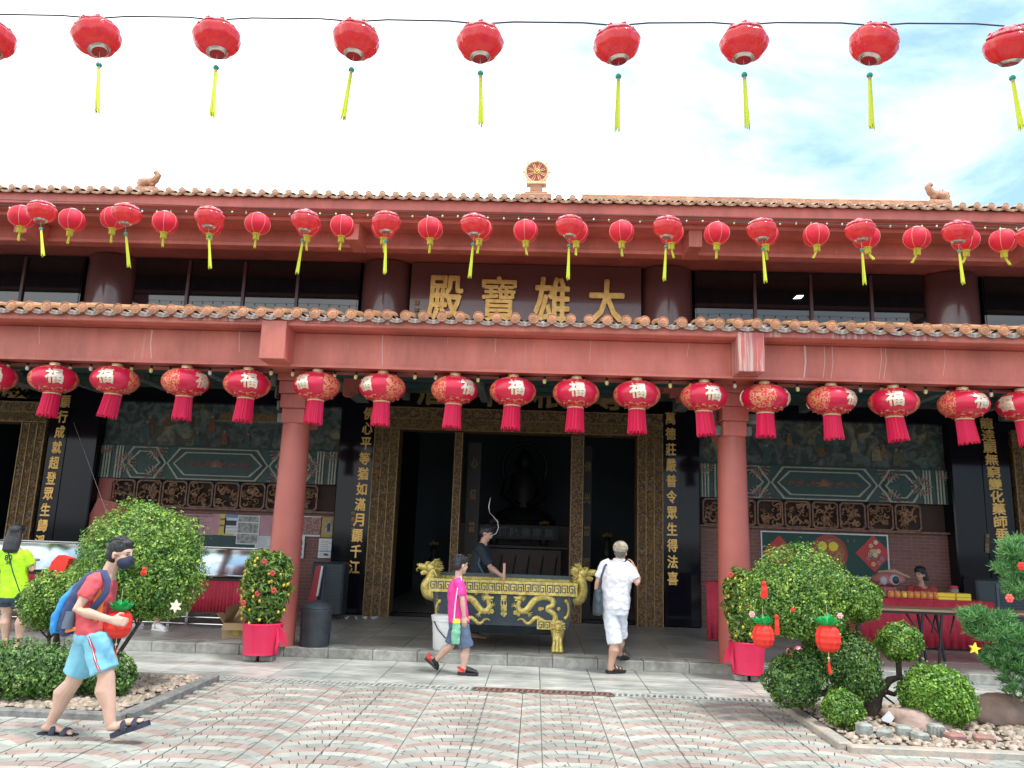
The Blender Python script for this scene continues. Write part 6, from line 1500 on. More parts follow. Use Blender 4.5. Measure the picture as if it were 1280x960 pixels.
def eyes(c, f, up, s, par):
    f = f.normalized(); up = (up-f*up.dot(f)).normalized(); sd_ = f.cross(up); Rm = Matrix((sd_, f, up)).transposed()
    for k in (-1, 1):
        mb = MB(); mb.ball(c+sd_*k*.031*s+f*.083*s+up*.002*s, (.012*s, .006*s, .006*s), 10, 7, Rm); mb.build('eye', DARK, par, True)
        mb = MB(); mb.tube([c+sd_*k*.015*s+f*.092*s+up*.020*s, c+sd_*k*.045*s+f*.080*s+up*.022*s], .003*s, 5); mb.build('eyebrow', HAIR, par)
CT = bpy.data.textures.new('folds', 'CLOUDS'); CT.noise_scale = .07; CT.noise_depth = 2
def cloth(name, mb, m, par, vox=.011, it=5, fold=.024):
    o = mb.build(name, m, par, True); soften(o, vox, it)
    d = o.modifiers.new('folds', 'DISPLACE'); d.texture = CT; d.texture_coords = 'GLOBAL'; d.strength = fold; d.mid_level = .5
    return o

# --- boy with backpack, walking to the right
Yb = 6.15
q = lambda x, y, dy=0.: P(x, y, Yb+dy)
W = thing('person', 'boy in red T-shirt and light blue shorts walking right with a blue backpack, masked, holding a pineapple lantern', 'person', (q(115, 920).x, Yb, 0))
W['label'] = 'masked boy in red T-shirt and light blue shorts walking with a blue backpack'
hc = q(151, 692); f = V3(1, -.12, -.10); up = V3(.12, 0, 1)
pel, wst, chs, nk = q(117, 793), q(116, 770), q(122, 742), q(136, 716)
shN, shF = q(119, 727, -.17), q(131, 727, .16)
hpN, hpF = q(119, 800, -.08), q(114, 800, .09)
kN, kF = q(133, 845, -.08), q(91, 853, .09)
aN, aF = q(138, 905, -.08), q(64, 902, .09)
body = MB()
wd = V3(0, 1, 0)
body.tube([pel, wst, chs, chs.lerp(nk, .55), nk], [(.14, .10), (.125, .095), (.155, .11), (.13, .085), (.055, .055)], 16, wide=wd)
body.tube([nk-V3(.01, 0, .03), nk.lerp(hc, .55)-V3(.015, 0, 0)], [.055, .05], 12); head(body, hc, f, up, .98)
limb(body, hpN, kN, aN, .086, .060, .037, .22, back=V3(-.02, 0, 0)); limb(body, hpF, kF, aF, .086, .060, .037, .22, back=V3(-.028, 0, .0))
toeN, heN = q(184, 901, -.08), q(141, 917, -.08); toeF, heF = q(95, 919, .09), q(50, 916, .09)
foot(body, aN, heN+V3(0, 0, .01), toeN, 1.0, V3(-.3, 0, 1).normalized()); foot(body, aF, heF+V3(0, 0, .012), toeF, 1.0)
elN, wrN = q(96, 762, -.24), q(139, 775, -.22); elF, wrF = q(120, 768, .14), q(146, 772, -.03)
limb(body, shN, elN, wrN, .043, .034, .025, .12); limb(body, shF, elF, wrF, .043, .034, .025, .12)
hand(body, wrN, V3(1, .2, -.12), V3(0, 1, 0), V3(.2, .3, 1), .95, 1.0); hand(body, wrF, V3(.8, -.6, -.3), V3(0, -1, 0), V3(0, 0, 1), .95, 1.1)
B = body.build('body', SKINL, W, True); soften(B, .0065, 5); eyes(hc, f, up, .98, W)
hairdo(hc, f, up, 1.0, W)
mb = MB(); fr = f.normalized(); mb.ball(hc+fr*.045-V3(0, 0, .060), (.062, .064, .056), 16, 12, Matrix.Rotation(.35, 3, 'Y')); mb.ball(hc+fr*.088-V3(0, 0, .036), (.026, .034, .036), 12, 9); mk_ = cloth('face_mask', mb, mat('navy_mask', (.02, .028, .06), .8), W, .007, 2, 0)
MB().tube([hc+V3(.03, -.07, -.02), hc+V3(-.01, -.078, -.005)], .003, 4).build('mask_loop', MT['navy_mask'], W)
SH = mat('coral_shirt', (.62, .09, .10), .75, c2=(.55, .07, .085), scale=5, bump=.35, bscale=9)
mb = MB(); mb.tube([pel+V3(0, 0, -.0), pel+V3(0, 0, .04), wst, chs, chs.lerp(nk, .5), nk-V3(0, 0, .025)], [(.165, .125), (.163, .123), (.150, .118), (.172, .128), (.148, .098), (.07, .068)], 18, wide=wd)
for sh_, el_ in ((shN, elN), (shF, elF)): mb.tube([sh_.lerp(nk, .35), sh_, sh_.lerp(el_, .58)], [.06, .062, .060], 12)
shirt = cloth('shirt', mb, SH, W)
mb = MB(); ORN = mat('orange_print', (.80, .22, .03), .6)
for (pts) in ([(128, 775), (131, 760), (138, 742), (136, 758), (139, 772)], [(121, 778), (123, 768)], [(131, 752), (141, 748)], [(127, 766), (139, 764)]):
    mb.tube([q(x, y, -.172+.0*i) for i, (x, y) in enumerate(pts)], .007, 6)
o = mb.build('orange_print', ORN, shirt); sw = o.modifiers.new('wrap', 'SHRINKWRAP'); sw.target = shirt; sw.wrap_mode = 'ABOVE_SURFACE'; sw.offset = .004
TR = mat('sky_blue_shorts', (.22, .55, .68), .7, c2=(.18, .47, .62), scale=5, bump=.35, bscale=8)
mb = MB(); mb.tube([pel+V3(0, 0, .05), pel, pel-V3(0, 0, .06)], [(.155, .12), (.165, .13), (.15, .12)], 16, wide=wd)
sN, sF = hpN.lerp(kN, .86), hpF.lerp(kF, .82)
mb.tube([hpN+V3(0, .02, .03), hpN.lerp(kN, .45), sN], [.102, .098, .100], 14); mb.tube([hpF+V3(0, -.02, .03), hpF.lerp(kF, .45), sF], [.108, .108, .104], 14)
shr = cloth('shorts', mb, TR, W)
for dx in (0, .022):
    mb = MB(); pts = [hpN.lerp(sN, t_)+V3(dx-.0+.012*t_, -.125, 0) for t_ in np.linspace(-.22, .97, 9)]; mb.tube(pts, [(.006, .003)]*9, 6, wide=V3(1, 0, 0)); o = mb.build('side_stripe', mat('crimson_stripe', (.55, .03, .06), .6), shr); sw = o.modifiers.new('wrap', 'SHRINKWRAP'); sw.target = shr; sw.wrap_mode = 'ABOVE_SURFACE'; sw.offset = .002
mb = MB(); pts = [hpN.lerp(sN, t_)+V3(.011+.012*t_, -.13, 0) for t_ in np.linspace(-.22, .97, 9)]; mb.tube(pts, [(.004, .002)]*9, 6, wide=V3(1, 0, 0)); o = mb.build('white_stripe', WHITE, shr); sw = o.modifiers.new('wrap', 'SHRINKWRAP'); sw.target = shr; sw.wrap_mode = 'ABOVE_SURFACE'; sw.offset = .003
SD = mat('navy_sandal', (.02, .025, .05), .55)
for he_, to_, u_ in ((heN, toeN, V3(-.34, 0, 1).normalized()), (heF, toeF, V3(0, 0, 1))):
    mb = MB(); sandal(mb, he_-V3(.01, 0, 0), to_+V3(.01, 0, 0), u_, .052, .036); d = (to_-he_).normalized(); strap(mb, he_.lerp(to_, .40), d, u_, .050, .064, (.022, .005)); strap(mb, he_.lerp(to_, .72), d, u_, .054, .047, (.022, .005)); mb.build('sandal', SD, W)
# backpack
Bk = thing('backpack', 'blue and navy backpack with orange trim on the walking boy\'s back', 'backpack', tuple(q(95, 760)))
BN = mat('navy_fabric', (.03, .045, .12), .7, bump=.3, bscale=10); BB = mat('azure_fabric', (.03, .26, .62), .6, bump=.3, bscale=10); BGm = mat('grey_mesh', (.10, .13, .18), .8)
mb = MB(); mb.tube([q(121, 718), q(108, 735), q(98, 760), q(90, 782), q(90, 793)], [(.09, .05), (.135, .075), (.15, .085), (.15, .085), (.13, .05)], 16, wide=wd); cloth('main_bag', mb, BN, Bk, .012)
mb = MB(); mb.tube([q(107, 726), q(91, 745), q(78, 770), q(76, 790)], [(.07, .03), (.115, .045), (.13, .05), (.12, .045)], 14, wide=wd); cloth('outer_pocket', mb, BB, Bk, .012)
mb = MB(); mb.tube([q(88, 764, -.12), q(84, 786, -.13)], [(.04, .03), (.045, .035)], 10); mb.build('mesh_pocket', BGm, Bk, True)
mb = MB(); mb.tube([q(72, 783, -.07), q(80, 789, -.125), q(98, 785, -.13), q(106, 781, -.11)], [(.016, .008)]*4, 8, wide=V3(0, 0, 1)); mb.build('orange_trim', ORN, Bk, True)
mb = MB(); mb.tube([q(122, 714, -.10), q(130, 716, -.155), q(135, 726, -.18), q(133, 740, -.19), q(124, 752, -.185), q(112, 766, -.16)], [(.026, .007)]*6, 8, wide=V3(1, 0, .3)); mb.build('shoulder_strap', BN, Bk, True)
# the lantern he carries
p = q(148, 780, -.02); pineapple((p.x, p.y, p.z), .88, 'red pineapple lantern with green leaves carried by the boy with the backpack', True)

# --- old man from behind, stepping onto the porch
Ym = 10.05; q = lambda x, y, dy=0.: P(x, y, Ym+dy)
W = thing('person', 'elderly man in white polo shirt, white shorts and beige cap seen from behind', 'person', (q(768, 840).x, Ym, 0))
hc = q(776, 690); f = V3(.35, 1, -.05); up = V3(.06, 0, 1)
pel, wst, chs, nk = q(769, 760), q(770, 738), q(771, 716), q(774, 700)
wd = V3(1, -.25, 0)
shL, shR = q(756, 706, .02), q(785, 709, -.03)
hpL, hpR = q(763, 766, .0), q(774, 766, .05)
kL, kR = q(769, 803, -.06), q(775, 797, .14); aL, aR = q(763, 834, -.05), q(773, 819, .22)
body = MB(); body.tube([pel, wst, chs, chs.lerp(nk, .6), nk], [(.15, .11), (.145, .11), (.17, .115), (.13, .09), (.06, .058)], 16, wide=wd)
body.tube([nk-V3(0, 0, .03), nk.lerp(hc, .5)], [.058, .052], 12); head(body, hc, f, up, 1.0)
limb(body, hpL, kL, aL, .085, .055, .036, .2, back=V3(0, -.015, 0)); limb(body, hpR, kR, aR, .085, .055, .036, .2, back=V3(0, -.015, 0))
heL, toL = q(759, 842, -.05), q(774, 842, .02); heL.z = .03; toL = heL+V3(.22, .12, 0); heR = V3(aR.x-.03, aR.y-.05, FZ+.05); toR = heR+V3(.16, .17, -.02)
foot(body, aL, heL, toL); foot(body, aR, heR, toR)
elR, wrR = q(799, 731, -.12), q(793, 709, -.02); limb(body, shR, elR, wrR, .048, .038, .027, .1); hand(body, wrR, V3(-.45, .1, 1), V3(-1, 0, 0), V3(0, 1, .2), .95, .7)
elL, wrL = q(747, 729, .02), q(747, 752, .08); limb(body, shL, elL, wrL, .048, .038, .027, .1); hand(body, wrL, V3(.1, .1, -1), V3(1, 0, 0), V3(0, 1, 0), .95, .5)
B = body.build('body', SKIN, W, True); soften(B, .0085, 4); eyes(hc, f, up, 1.0, W)
gh = hairdo(hc, f, up, .98, W, m=mat('grey_hair', (.16, .15, .14), .7, c2=(.08, .08, .08), scale=40))
CAP = mat('beige_cap', (.44, .39, .29), .85, c2=(.26, .22, .16), scale=16, lo=.5, hi=.55)
fr = f.normalized(); mb = MB(); mb.ball(hc-fr*.018+V3(0, 0, .052), (.096, .112, .088), 18, 12); o = cloth('cap', mb, CAP, W, .009, 2, 0)
mb = MB(); s_d = fr.cross(V3(0, 0, 1)); mb.prism([hc+fr*(.06+.11*math.sin(a))+s_d*.078*math.cos(a)+V3(0, 0, .045-.012*math.sin(a)) for a in np.linspace(0, math.pi, 12)], (0, 0, .006)); mb.build('cap_brim', CAP, o)
mb = MB(); mb.tube([hc+V3(-.085, -.02, .035), hc+V3(-.04, -.10, .03), hc+V3(.04, -.105, .03), hc+V3(.085, -.04, .035)], [(.010, .004)]*4, 6, wide=V3(0, 0, 1)); mb.build('cap_strap', mat('dark_cap_strap', (.10, .09, .08), .7), o)
PO = mat('white_polo', (.74, .72, .76), .8, c2=(.68, .66, .70), scale=4, bump=.45, bscale=7)
mb = MB(); mb.tube([pel+V3(0, 0, -.02), pel+V3(0, 0, .03), wst, chs, chs.lerp(nk, .55), nk-V3(0, 0, .01)], [(.178, .14), (.180, .14), (.178, .14), (.192, .14), (.165, .105), (.078, .07)], 18, wide=wd)
for sh_, el_ in ((shR, elR), (shL, elL)): mb.tube([sh_.lerp(nk, .4), sh_, sh_.lerp(el_, .72)], [.066, .068, .070], 12)
o = cloth('polo_shirt', mb, PO, W); mb = MB(); mb.tube([nk+V3(.072*math.cos(a), .062*math.sin(a), .005+.006*math.sin(a)) for a in np.linspace(0, 6.283, 17)], [(.017, .006)]*17, 6, wide=V3(0, 0, 1)); mb.build('collar', PO, o, True)
WS = mat('white_trousers', (.70, .73, .78), .8, c2=(.62, .66, .72), scale=5, bump=.5, bscale=8)
mb = MB(); mb.tube([pel+V3(0, 0, .05), pel, pel-V3(0, 0, .08)], [(.16, .12), (.172, .135), (.16, .13)], 16, wide=wd); mb.tube([hpL+V3(0, 0, .03), hpL.lerp(kL, .5), kL-V3(0, 0, .02)], [.105, .100, .092], 14); mb.tube([hpR+V3(0, 0, .03), hpR.lerp(kR, .5), kR-V3(0, 0, .0)], [.105, .098, .090], 14); cloth('cropped_trousers', mb, WS, W)
BS = mat('black_sandal', (.015, .015, .018), .5)
for he_, to_ in ((heL, toL), (heR, toR)):
    mb = MB(); d = (to_-he_).normalized(); u_ = V3(0, 0, 1); sandal(mb, he_-d*.012, to_+d*.012, u_, .052, .026)
    for t_, h_ in ((.38, .070), (.58, .058), (.76, .042)): strap(mb, he_.lerp(to_, t_), d, u_, .049, h_, (.012, .004))
    mb.build('sandal', BS, W)
Bg = thing('shoulder_bag', 'black shoulder bag hanging at the left hip of the man in white', 'bag', tuple(q(747, 766, -.02))); 
BGD = mat('dark_blue_bag', (.03, .05, .065), .6, bump=.2, bscale=12)
c = q(747, 750, -.03); mb = MB(); mb.tube([c+V3(0, 0, .13), c, c-V3(0, 0, .16), c-V3(0, 0, .18)], [(.04, .09), (.055, .13), (.06, .14), (.045, .11)], 12, wide=V3(1, 0, 0)); cloth('pouch', mb, BGD, Bg, .012)
mb = MB(); mb.tube([c+V3(0, -.06, .10), q(752, 720, -.12), q(756, 708, -.10), q(760, 702, .0)], [(.014, .004)]*4, 6, wide=V3(1, 0, 0)); mb.build('strap', BGD, Bg, True)

# --- boy in pink from the side, walking right
Yp = 9.55; q = lambda x, y, dy=0.: P(x, y, Yp+dy)
W = thing('person', 'boy in bright pink T-shirt and grey-blue shorts looking at the burner', 'person', (q(572, 840).x, Yp, 0))
hc = q(576, 706); f = V3(.8, .6, -.1); up = V3(.05, 0, 1); s = .93
pel, wst, chs, nk = q(573, 779), q(572, 758), q(571, 738), q(573, 722)
wd = V3(-.35, 1, 0); shN, shF = q(574, 729, -.14), q(570, 728, .14)
hpN, hpF = q(577, 785, -.07), q(572, 785, .07); kN, kF = q(583, 812, -.06), q(563, 808, .08); aN, aF = q(579, 836, -.06), q(543, 827, .10)
body = MB(); body.tube([pel, wst, chs, chs.lerp(nk, .6), nk], [(.12, .09), (.11, .085), (.13, .09), (.11, .075), (.045, .045)], 16, wide=wd)
body.tube([nk-V3(0, 0, .03), nk.lerp(hc, .55)-V3(.01, 0, 0)], [.046, .042], 12); head(body, hc, f, up, s)
limb(body, hpN, kN, aN, .068, .045, .030, .2, back=V3(-.01, 0, 0)); limb(body, hpF, kF, aF, .068, .045, .030, .2, back=V3(-.01, 0, .01))
elN, wrN = q(578, 750, -.17), q(580, 771, -.15); limb(body, shN, elN, wrN, .038, .030, .022, .1); hand(body, wrN, V3(.05, -.05, -1), V3(0, 1, 0), V3(1, 0, 0), .9, .4)
elF, wrF = q(572, 750, .17), q(578, 766, .16); limb(body, shF, elF, wrF, .038, .030, .022, .1); hand(body, wrF, V3(.3, 0, -1), V3(0, -1, 0), V3(1, 0, 0), .9, .4)
heN, toN = q(573, 843, -.06), q(597, 843, -.06); heN.z = .035; toN.z = .03; heF, toF = q(533, 822, .10), q(548, 835, .10); foot(body, aN, heN, toN, .9); foot(body, aF, heF, toF, .9, V3(.55, 0, .8).normalized())
B = body.build('body', SKINL, W, True); soften(B, .0075, 4); eyes(hc, f, up, s, W); hairdo(hc, f, up, s, W)
PK = mat('hot_pink_shirt', (.80, .05, .34), .75, c2=(.72, .04, .28), scale=5, bump=.35, bscale=9)
mb = MB(); mb.tube([pel+V3(0, 0, .01), pel+V3(0, 0, .05), wst, chs, chs.lerp(nk, .55), nk-V3(0, 0, .015)], [(.152, .125), (.150, .122), (.142, .115), (.152, .112), (.128, .088), (.06, .056)], 18, wide=wd)
for sh_, el_ in ((shN, elN), (shF, elF)): mb.tube([sh_.lerp(nk, .35), sh_, sh_.lerp(el_, .75)], [.054, .056, .056], 12)
cloth('shirt', mb, PK, W)
GS = mat('slate_shorts', (.10, .14, .22), .8, c2=(.08, .11, .18), scale=5, bump=.3, bscale=9)
mb = MB(); mb.tube([pel+V3(0, 0, .04), pel, pel-V3(0, 0, .06)], [(.13, .10), (.14, .115), (.13, .11)], 16, wide=wd); mb.tube([hpN+V3(0, 0, .03), hpN.lerp(kN, .9)], [.088, .088], 14); mb.tube([hpF+V3(0, 0, .03), hpF.lerp(kF, .85)], [.088, .084], 14); cloth('shorts', mb, GS, W)
RS = mat('red_lining', (.62, .04, .03), .6)
for he_, to_, u_ in ((heN, toN, V3(0, 0, 1)), (heF, toF, V3(.55, 0, .8).normalized())):
    mb = MB(); d = (to_-he_).normalized(); sandal(mb, he_-d*.01, to_+d*.01, u_, .048, .030); mb.tube([he_.lerp(to_, .38)+u_*.04, he_.lerp(to_, .62)+u_*.03, he_.lerp(to_, .97)+u_*.012], [(.05, .032), (.052, .028), (.036, .014)], 12, wide=d.cross(u_)); o = mb.build('clog', BS, W)
    mb = MB(); mb.tube([he_.lerp(to_, .30)+d.cross(u_)*.05+u_*.03, he_-d*.012+u_*.05, he_.lerp(to_, .30)-d.cross(u_)*.05+u_*.03], [(.014, .006)]*3, 8, wide=u_); mb.tube([he_+u_*.012, he_.lerp(to_, .35)+u_*.012], [(.045, .014), (.047, .014)], 10, wide=d.cross(u_)); mb.build('red_heel', RS, o)
Pc = thing('pouch', 'mint green knitted pouch with yellow top slung at the pink-shirted boy\'s side', 'pouch', tuple(q(570, 788, -.2)))
c = q(570, 790, -.20); mb = MB(); mb.tube([c+V3(0, 0, .10), c, c-V3(0, 0, .14)], [(.045, .02), (.055, .03), (.05, .022)], 12, wide=V3(1, 0, .1)); cloth('bag', mb, mat('mint_knit', (.22, .50, .32), .85, c2=(.16, .42, .26), scale=40, bump=.5), Pc, .009)
mb = MB(); mb.tube([c+V3(0, 0, .10), c+V3(.0, 0, .145)], [(.046, .022), (.04, .018)], 10, wide=V3(1, 0, 0)); mb.build('top', mat('yellow_knit', (.75, .70, .05), .8), Pc, True)
mb = MB(); mb.tube([c+V3(-.03, 0, .13), q(569, 755, -.185), q(572, 735, -.19), q(577, 725, -.15), q(576, 721, -.05)], .007, 6); mb.build('strap', mat('pale_strap', (.72, .62, .66), .7), Pc, True)

# --- woman in lime from behind
Yw = 9.9; q = lambda x, y, dy=0.: P(x, y, Yw+dy)
W = thing('person', 'long-haired woman in lime T-shirt and dark shorts seen from behind', 'person', (q(20, 800).x, Yw, 0))
hc = q(21, 668); f = V3(-.1, 1, -.1); up = V3(0, 0, 1); wd = V3(1, .1, 0); s = .98
pel, wst, chs, nk = q(17, 745), q(18, 722), q(18, 699), q(20, 684)
shL, shR = q(2, 692), q(34, 694); hpL, hpR = q(9, 752), q(25, 752); kL, kR = q(6, 785), q(26, 790); aL, aR = q(5, 815), q(20, 818)
aL.z = aR.z = .08; kL.z = kR.z = .44
body = MB(); body.tube([pel, wst, chs, chs.lerp(nk, .6), nk], [(.16, .11), (.12, .09), (.15, .10), (.12, .08), (.05, .05)], 16, wide=wd); body.tube([nk-V3(0, 0, .03), nk.lerp(hc, .5)], [.048, .045], 12); head(body, hc, f, up, s)
limb(body, hpL, kL, aL, .09, .055, .034, .25, back=V3(0, -.02, 0)); limb(body, hpR, kR, aR, .09, .055, .034, .25, back=V3(0, -.02, 0))
for a_, sx_ in ((aL, -.02), (aR, .02)): foot(body, a_, V3(a_.x, a_.y-.06, .02), V3(a_.x+sx_, a_.y+.17, .02), .92)
elR, wrR = q(40, 712, .03), q(43, 700, .26); elL, wrL = q(-5, 714, .02), q(0, 708, .26)
limb(body, shR, elR, wrR, .045, .034, .024, .1); limb(body, shL, elL, wrL, .045, .034, .024, .1); hand(body, wrR, V3(-.2, 1, .1), V3(0, 0, -1), V3(-1, 0, 0), .9, .5); hand(body, wrL, V3(.2, 1, .1), V3(0, 0, -1), V3(1, 0, 0), .9, .5)
B = body.build('body', SKINL, W, True); soften(B, .009, 4); eyes(hc, f, up, s, W); hairdo(hc, f, up, 1.02, W, length=.10)
LM = mat('lime_shirt', (.46, .88, .01), .7, c2=(.40, .80, .01), scale=5, bump=.3, bscale=9)
mb = MB(); mb.tube([pel+V3(0, 0, -.02), pel+V3(0, 0, .04), wst, chs, chs.lerp(nk, .55), nk-V3(0, 0, .015)], [(.185, .135), (.180, .13), (.155, .115), (.172, .12), (.14, .09), (.065, .058)], 18, wide=wd)
for sh_, el_ in ((shR, elR), (shL, elL)): mb.tube([sh_.lerp(nk, .35), sh_, sh_.lerp(el_, .72)], [.058, .062, .062], 12)
ls = cloth('shirt', mb, LM, W)
for i, (tx, px, py, sz) in enumerate((('80', 8, 697, .085), ('20', 9, 703, .05))):
    for j_, ch in enumerate(tx): mb = MB(); p = q(px+5*j_*(sz/.08), py, -.128); put_glyph(mb, ch, (p.x, p.y, p.z), sz*.55, sz*.8, .004); mb.build('print', BLACKP, ls)
DS = mat('dark_denim', (.03, .045, .07), .8, bump=.3, bscale=12)
mb = MB(); mb.tube([pel+V3(0, 0, .04), pel, pel-V3(0, 0, .08)], [(.15, .11), (.175, .13), (.165, .13)], 16, wide=wd); mb.tube([hpL+V3(0, 0, .02), hpL.lerp(kL, .42)], [.108, .105], 14); mb.tube([hpR+V3(0, 0, .02), hpR.lerp(kR, .42)], [.108, .105], 14); cloth('shorts', mb, DS, W)
Cb = thing('crossbody_bag', 'small black crossbody bag at the lime-shirted woman\'s hip', 'bag', tuple(q(26, 750, -.16))); c = q(27, 750, -.16)
mb = MB(); mb.box(c.x-.07, c.x+.07, c.y-.03, c.y+.03, c.z-.10, c.z+.08, .02); mb.build('pouch', BLACKP, Cb); mb = MB(); mb.tube([c+V3(-.03, 0, .08), q(16, 715, -.14), q(11, 693, -.11), q(9, 686, -.02)], [(.008, .003)]*4, 6, wide=V3(1, 0, 0)); mb.build('strap', BLACKP, Cb, True)
for a_, sx_ in ((aL, -.02), (aR, .02)): mb = MB(); sandal(mb, V3(a_.x, a_.y-.07, .022), V3(a_.x+sx_, a_.y+.18, .022), V3(0, 0, 1), .048, .022); strap(mb, V3(a_.x+sx_*.7, a_.y+.10, .02), V3(0, 1, 0), V3(0, 0, 1), .045, .045); mb.build('sandal', BS, W)

# --- person in dark clothes tending the burner
Yd = 11.75; q = lambda x, y, dy=0.: P(x, y, Yd+dy)
W = thing('person', 'person in dark clothes leaning over the burner to place incense', 'person', (q(600, 770).x, Yd, FZ))
hc = q(608, 667); f = V3(.95, -.3, -.35); up = V3(.35, 0, 1); wd = V3(-.2, 1, 0)
pel, wst, chs, nk = q(597, 738), q(598, 716), q(602, 692), q(604, 678)
shN, shF = q(600, 685, -.16), q(606, 684, .14)
body = MB(); body.tube([pel, wst, chs, chs.lerp(nk, .6), nk], [(.15, .11), (.14, .11), (.17, .12), (.13, .09), (.055, .055)], 16, wide=wd); body.tube([nk-V3(0, 0, .03), nk.lerp(hc, .5)], [.056, .05], 12); head(body, hc, f, up, .98)
for dy_ in (-.09, .09):
    h_ = V3(pel.x, pel.y+dy_, pel.z-.05); limb(body, h_, V3(pel.x+.03, pel.y+dy_, .60), V3(pel.x-.02, pel.y+dy_, FZ+.08), .085, .055, .036, .2); foot(body, V3(pel.x-.02, pel.y+dy_, FZ+.08), V3(pel.x-.07, pel.y+dy_, FZ+.02), V3(pel.x+.18, pel.y+dy_, FZ+.02))
elN, wrN = q(613, 709, -.3), q(626, 719, -.5); limb(body, shN, elN, wrN, .048, .038, .027, .1); hand(body, wrN, V3(.9, -.6, -.3), V3(0, -1, 0), V3(0, 0, 1), .95, .9)
elF, wrF = q(610, 708, .1), q(618, 722, -.1); limb(body, shF, elF, wrF, .048, .038, .027, .1); hand(body, wrF, V3(.7, -.6, -.3), V3(0, -1, 0), V3(0, 0, 1), .95, .7)
B = body.build('body', SKIN, W, True); soften(B, .009, 4); eyes(hc, f, up, .98, W); hairdo(hc, f, up, 1.0, W)
DB = mat('black_tee', (.012, .022, .032), .8, bump=.3, bscale=9); mb = MB(); mb.tube([pel+V3(0, 0, -.02), wst, chs, chs.lerp(nk, .55), nk-V3(0, 0, .015)], [(.18, .14), (.17, .135), (.19, .14), (.155, .105), (.07, .065)], 18, wide=wd)
for sh_, el_ in ((shN, elN), (shF, elF)): mb.tube([sh_.lerp(nk, .35), sh_, sh_.lerp(el_, .9)], [.066, .07, .068], 12)
cloth('shirt', mb, DB, W); mb = MB(); mb.tube([pel+V3(0, 0, .04), pel-V3(0, 0, .08)], [(.165, .125), (.165, .13)], 16, wide=wd)
for dy_ in (-.09, .09): mb.tube([V3(pel.x, pel.y+dy_, pel.z-.05), V3(pel.x+.03, pel.y+dy_, .60), V3(pel.x-.01, pel.y+dy_, FZ+.1)], [.105, .08, .07], 14)
cloth('trousers', mb, BLACKP, W)
mb = MB(); mb.tube([q(604, 683, -.19), q(598, 705, -.20), q(608, 724, -.19)], [(.014, .004)]*3, 6, wide=V3(1, 0, 0)); mb.build('bag_strap', mat('slate_strap', (.06, .09, .12), .7), W, True)

# --- seated woman in red behind the draped table
Ys = 13.6; q = lambda x, y, dy=0.: P(x, y, Ys+dy)
W = thing('person', 'woman in red blouse with dark short hair seated behind the red table', 'person', (q(1152, 760).x, Ys, FZ))
hc = q(1150, 718); f = V3(-.85, -.6, -.1); up = V3(0, 0, 1); wd = V3(.75, -.66, 0)
nk = hc+V3(.02, .02, -.17); chs = nk-V3(0, 0, .16); wst = nk-V3(-.01, 0, .36); pel = V3(nk.x, Ys, .60)
body = MB(); body.tube([pel, wst, chs, chs.lerp(nk, .6), nk], [(.17, .13), (.15, .11), (.17, .11), (.14, .09), (.05, .05)], 16, wide=wd); body.tube([nk-V3(0, 0, .03), nk.lerp(hc, .5)], [.05, .046], 12); head(body, hc, f, up, .98)
shL, shR = nk+V3(-.15, .10, -.07), nk+V3(.15, -.10, -.07)
for sh_, s2 in ((shL, -1), (shR, 1)):
    el_ = sh_+V3(s2*.06-.06, -.06, -.24); wr_ = el_+V3(-.08*s2-.1, -.18, .06); limb(body, sh_, el_, wr_, .046, .036, .025, .1); hand(body, wr_, V3(-.6, -.8, 0), V3(0, 0, -1), V3(-s2, 0, 0), .9, .5)
    h_ = V3(pel.x+s2*.09, pel.y, .60); k_ = V3(pel.x+s2*.1-.1, pel.y-.40, .58); a_ = V3(k_.x, k_.y, FZ+.08); limb(body, h_, k_, a_, .09, .058, .036, .2); foot(body, a_, a_+V3(0, .06, -.06), a_+V3(0, -.17, -.06))
B = body.build('body', SKIN, W, True); soften(B, .010, 4); eyes(hc, f, up, .98, W); hairdo(hc, f, up, 1.05, W, length=-.02)
RBL = mat('red_blouse', (.42, .05, .05), .75, bump=.3, bscale=9); mb = MB(); mb.tube([pel, wst, chs, chs.lerp(nk, .55), nk-V3(0, 0, .015)], [(.19, .15), (.175, .135), (.19, .13), (.16, .10), (.065, .06)], 18, wide=wd)
for sh_, s2 in ((shL, -1), (shR, 1)): mb.tube([sh_.lerp(nk, .35), sh_, sh_+V3(s2*.04-.04, -.04, -.17)], [.06, .064, .064], 12)
cloth('blouse', mb, RBL, W)
mb = MB()
for s2 in (-1, 1): k_ = V3(pel.x+s2*.1-.1, pel.y-.40, .58); mb.tube([V3(pel.x+s2*.09, pel.y, .60), k_, V3(k_.x, k_.y, FZ+.12)], [.105, .075, .065], 12)
cloth('trousers', mb, BLACKP, W)
st = thing('stool', 'plain stool under the seated woman in red', 'stool', (pel.x, Ys, FZ)); MB().box(pel.x-.19, pel.x+.19, Ys-.15, Ys+.23, .46, .50, .01).build('seat', DARKW, st)
for a in (-1, 1):
    for b2 in (-1, 1): MB().box(pel.x+a*.16-.02, pel.x+a*.16+.02, Ys+.04+b2*.16-.02, Ys+.04+b2*.16+.02, FZ, .46).build('leg', DARKW, st)
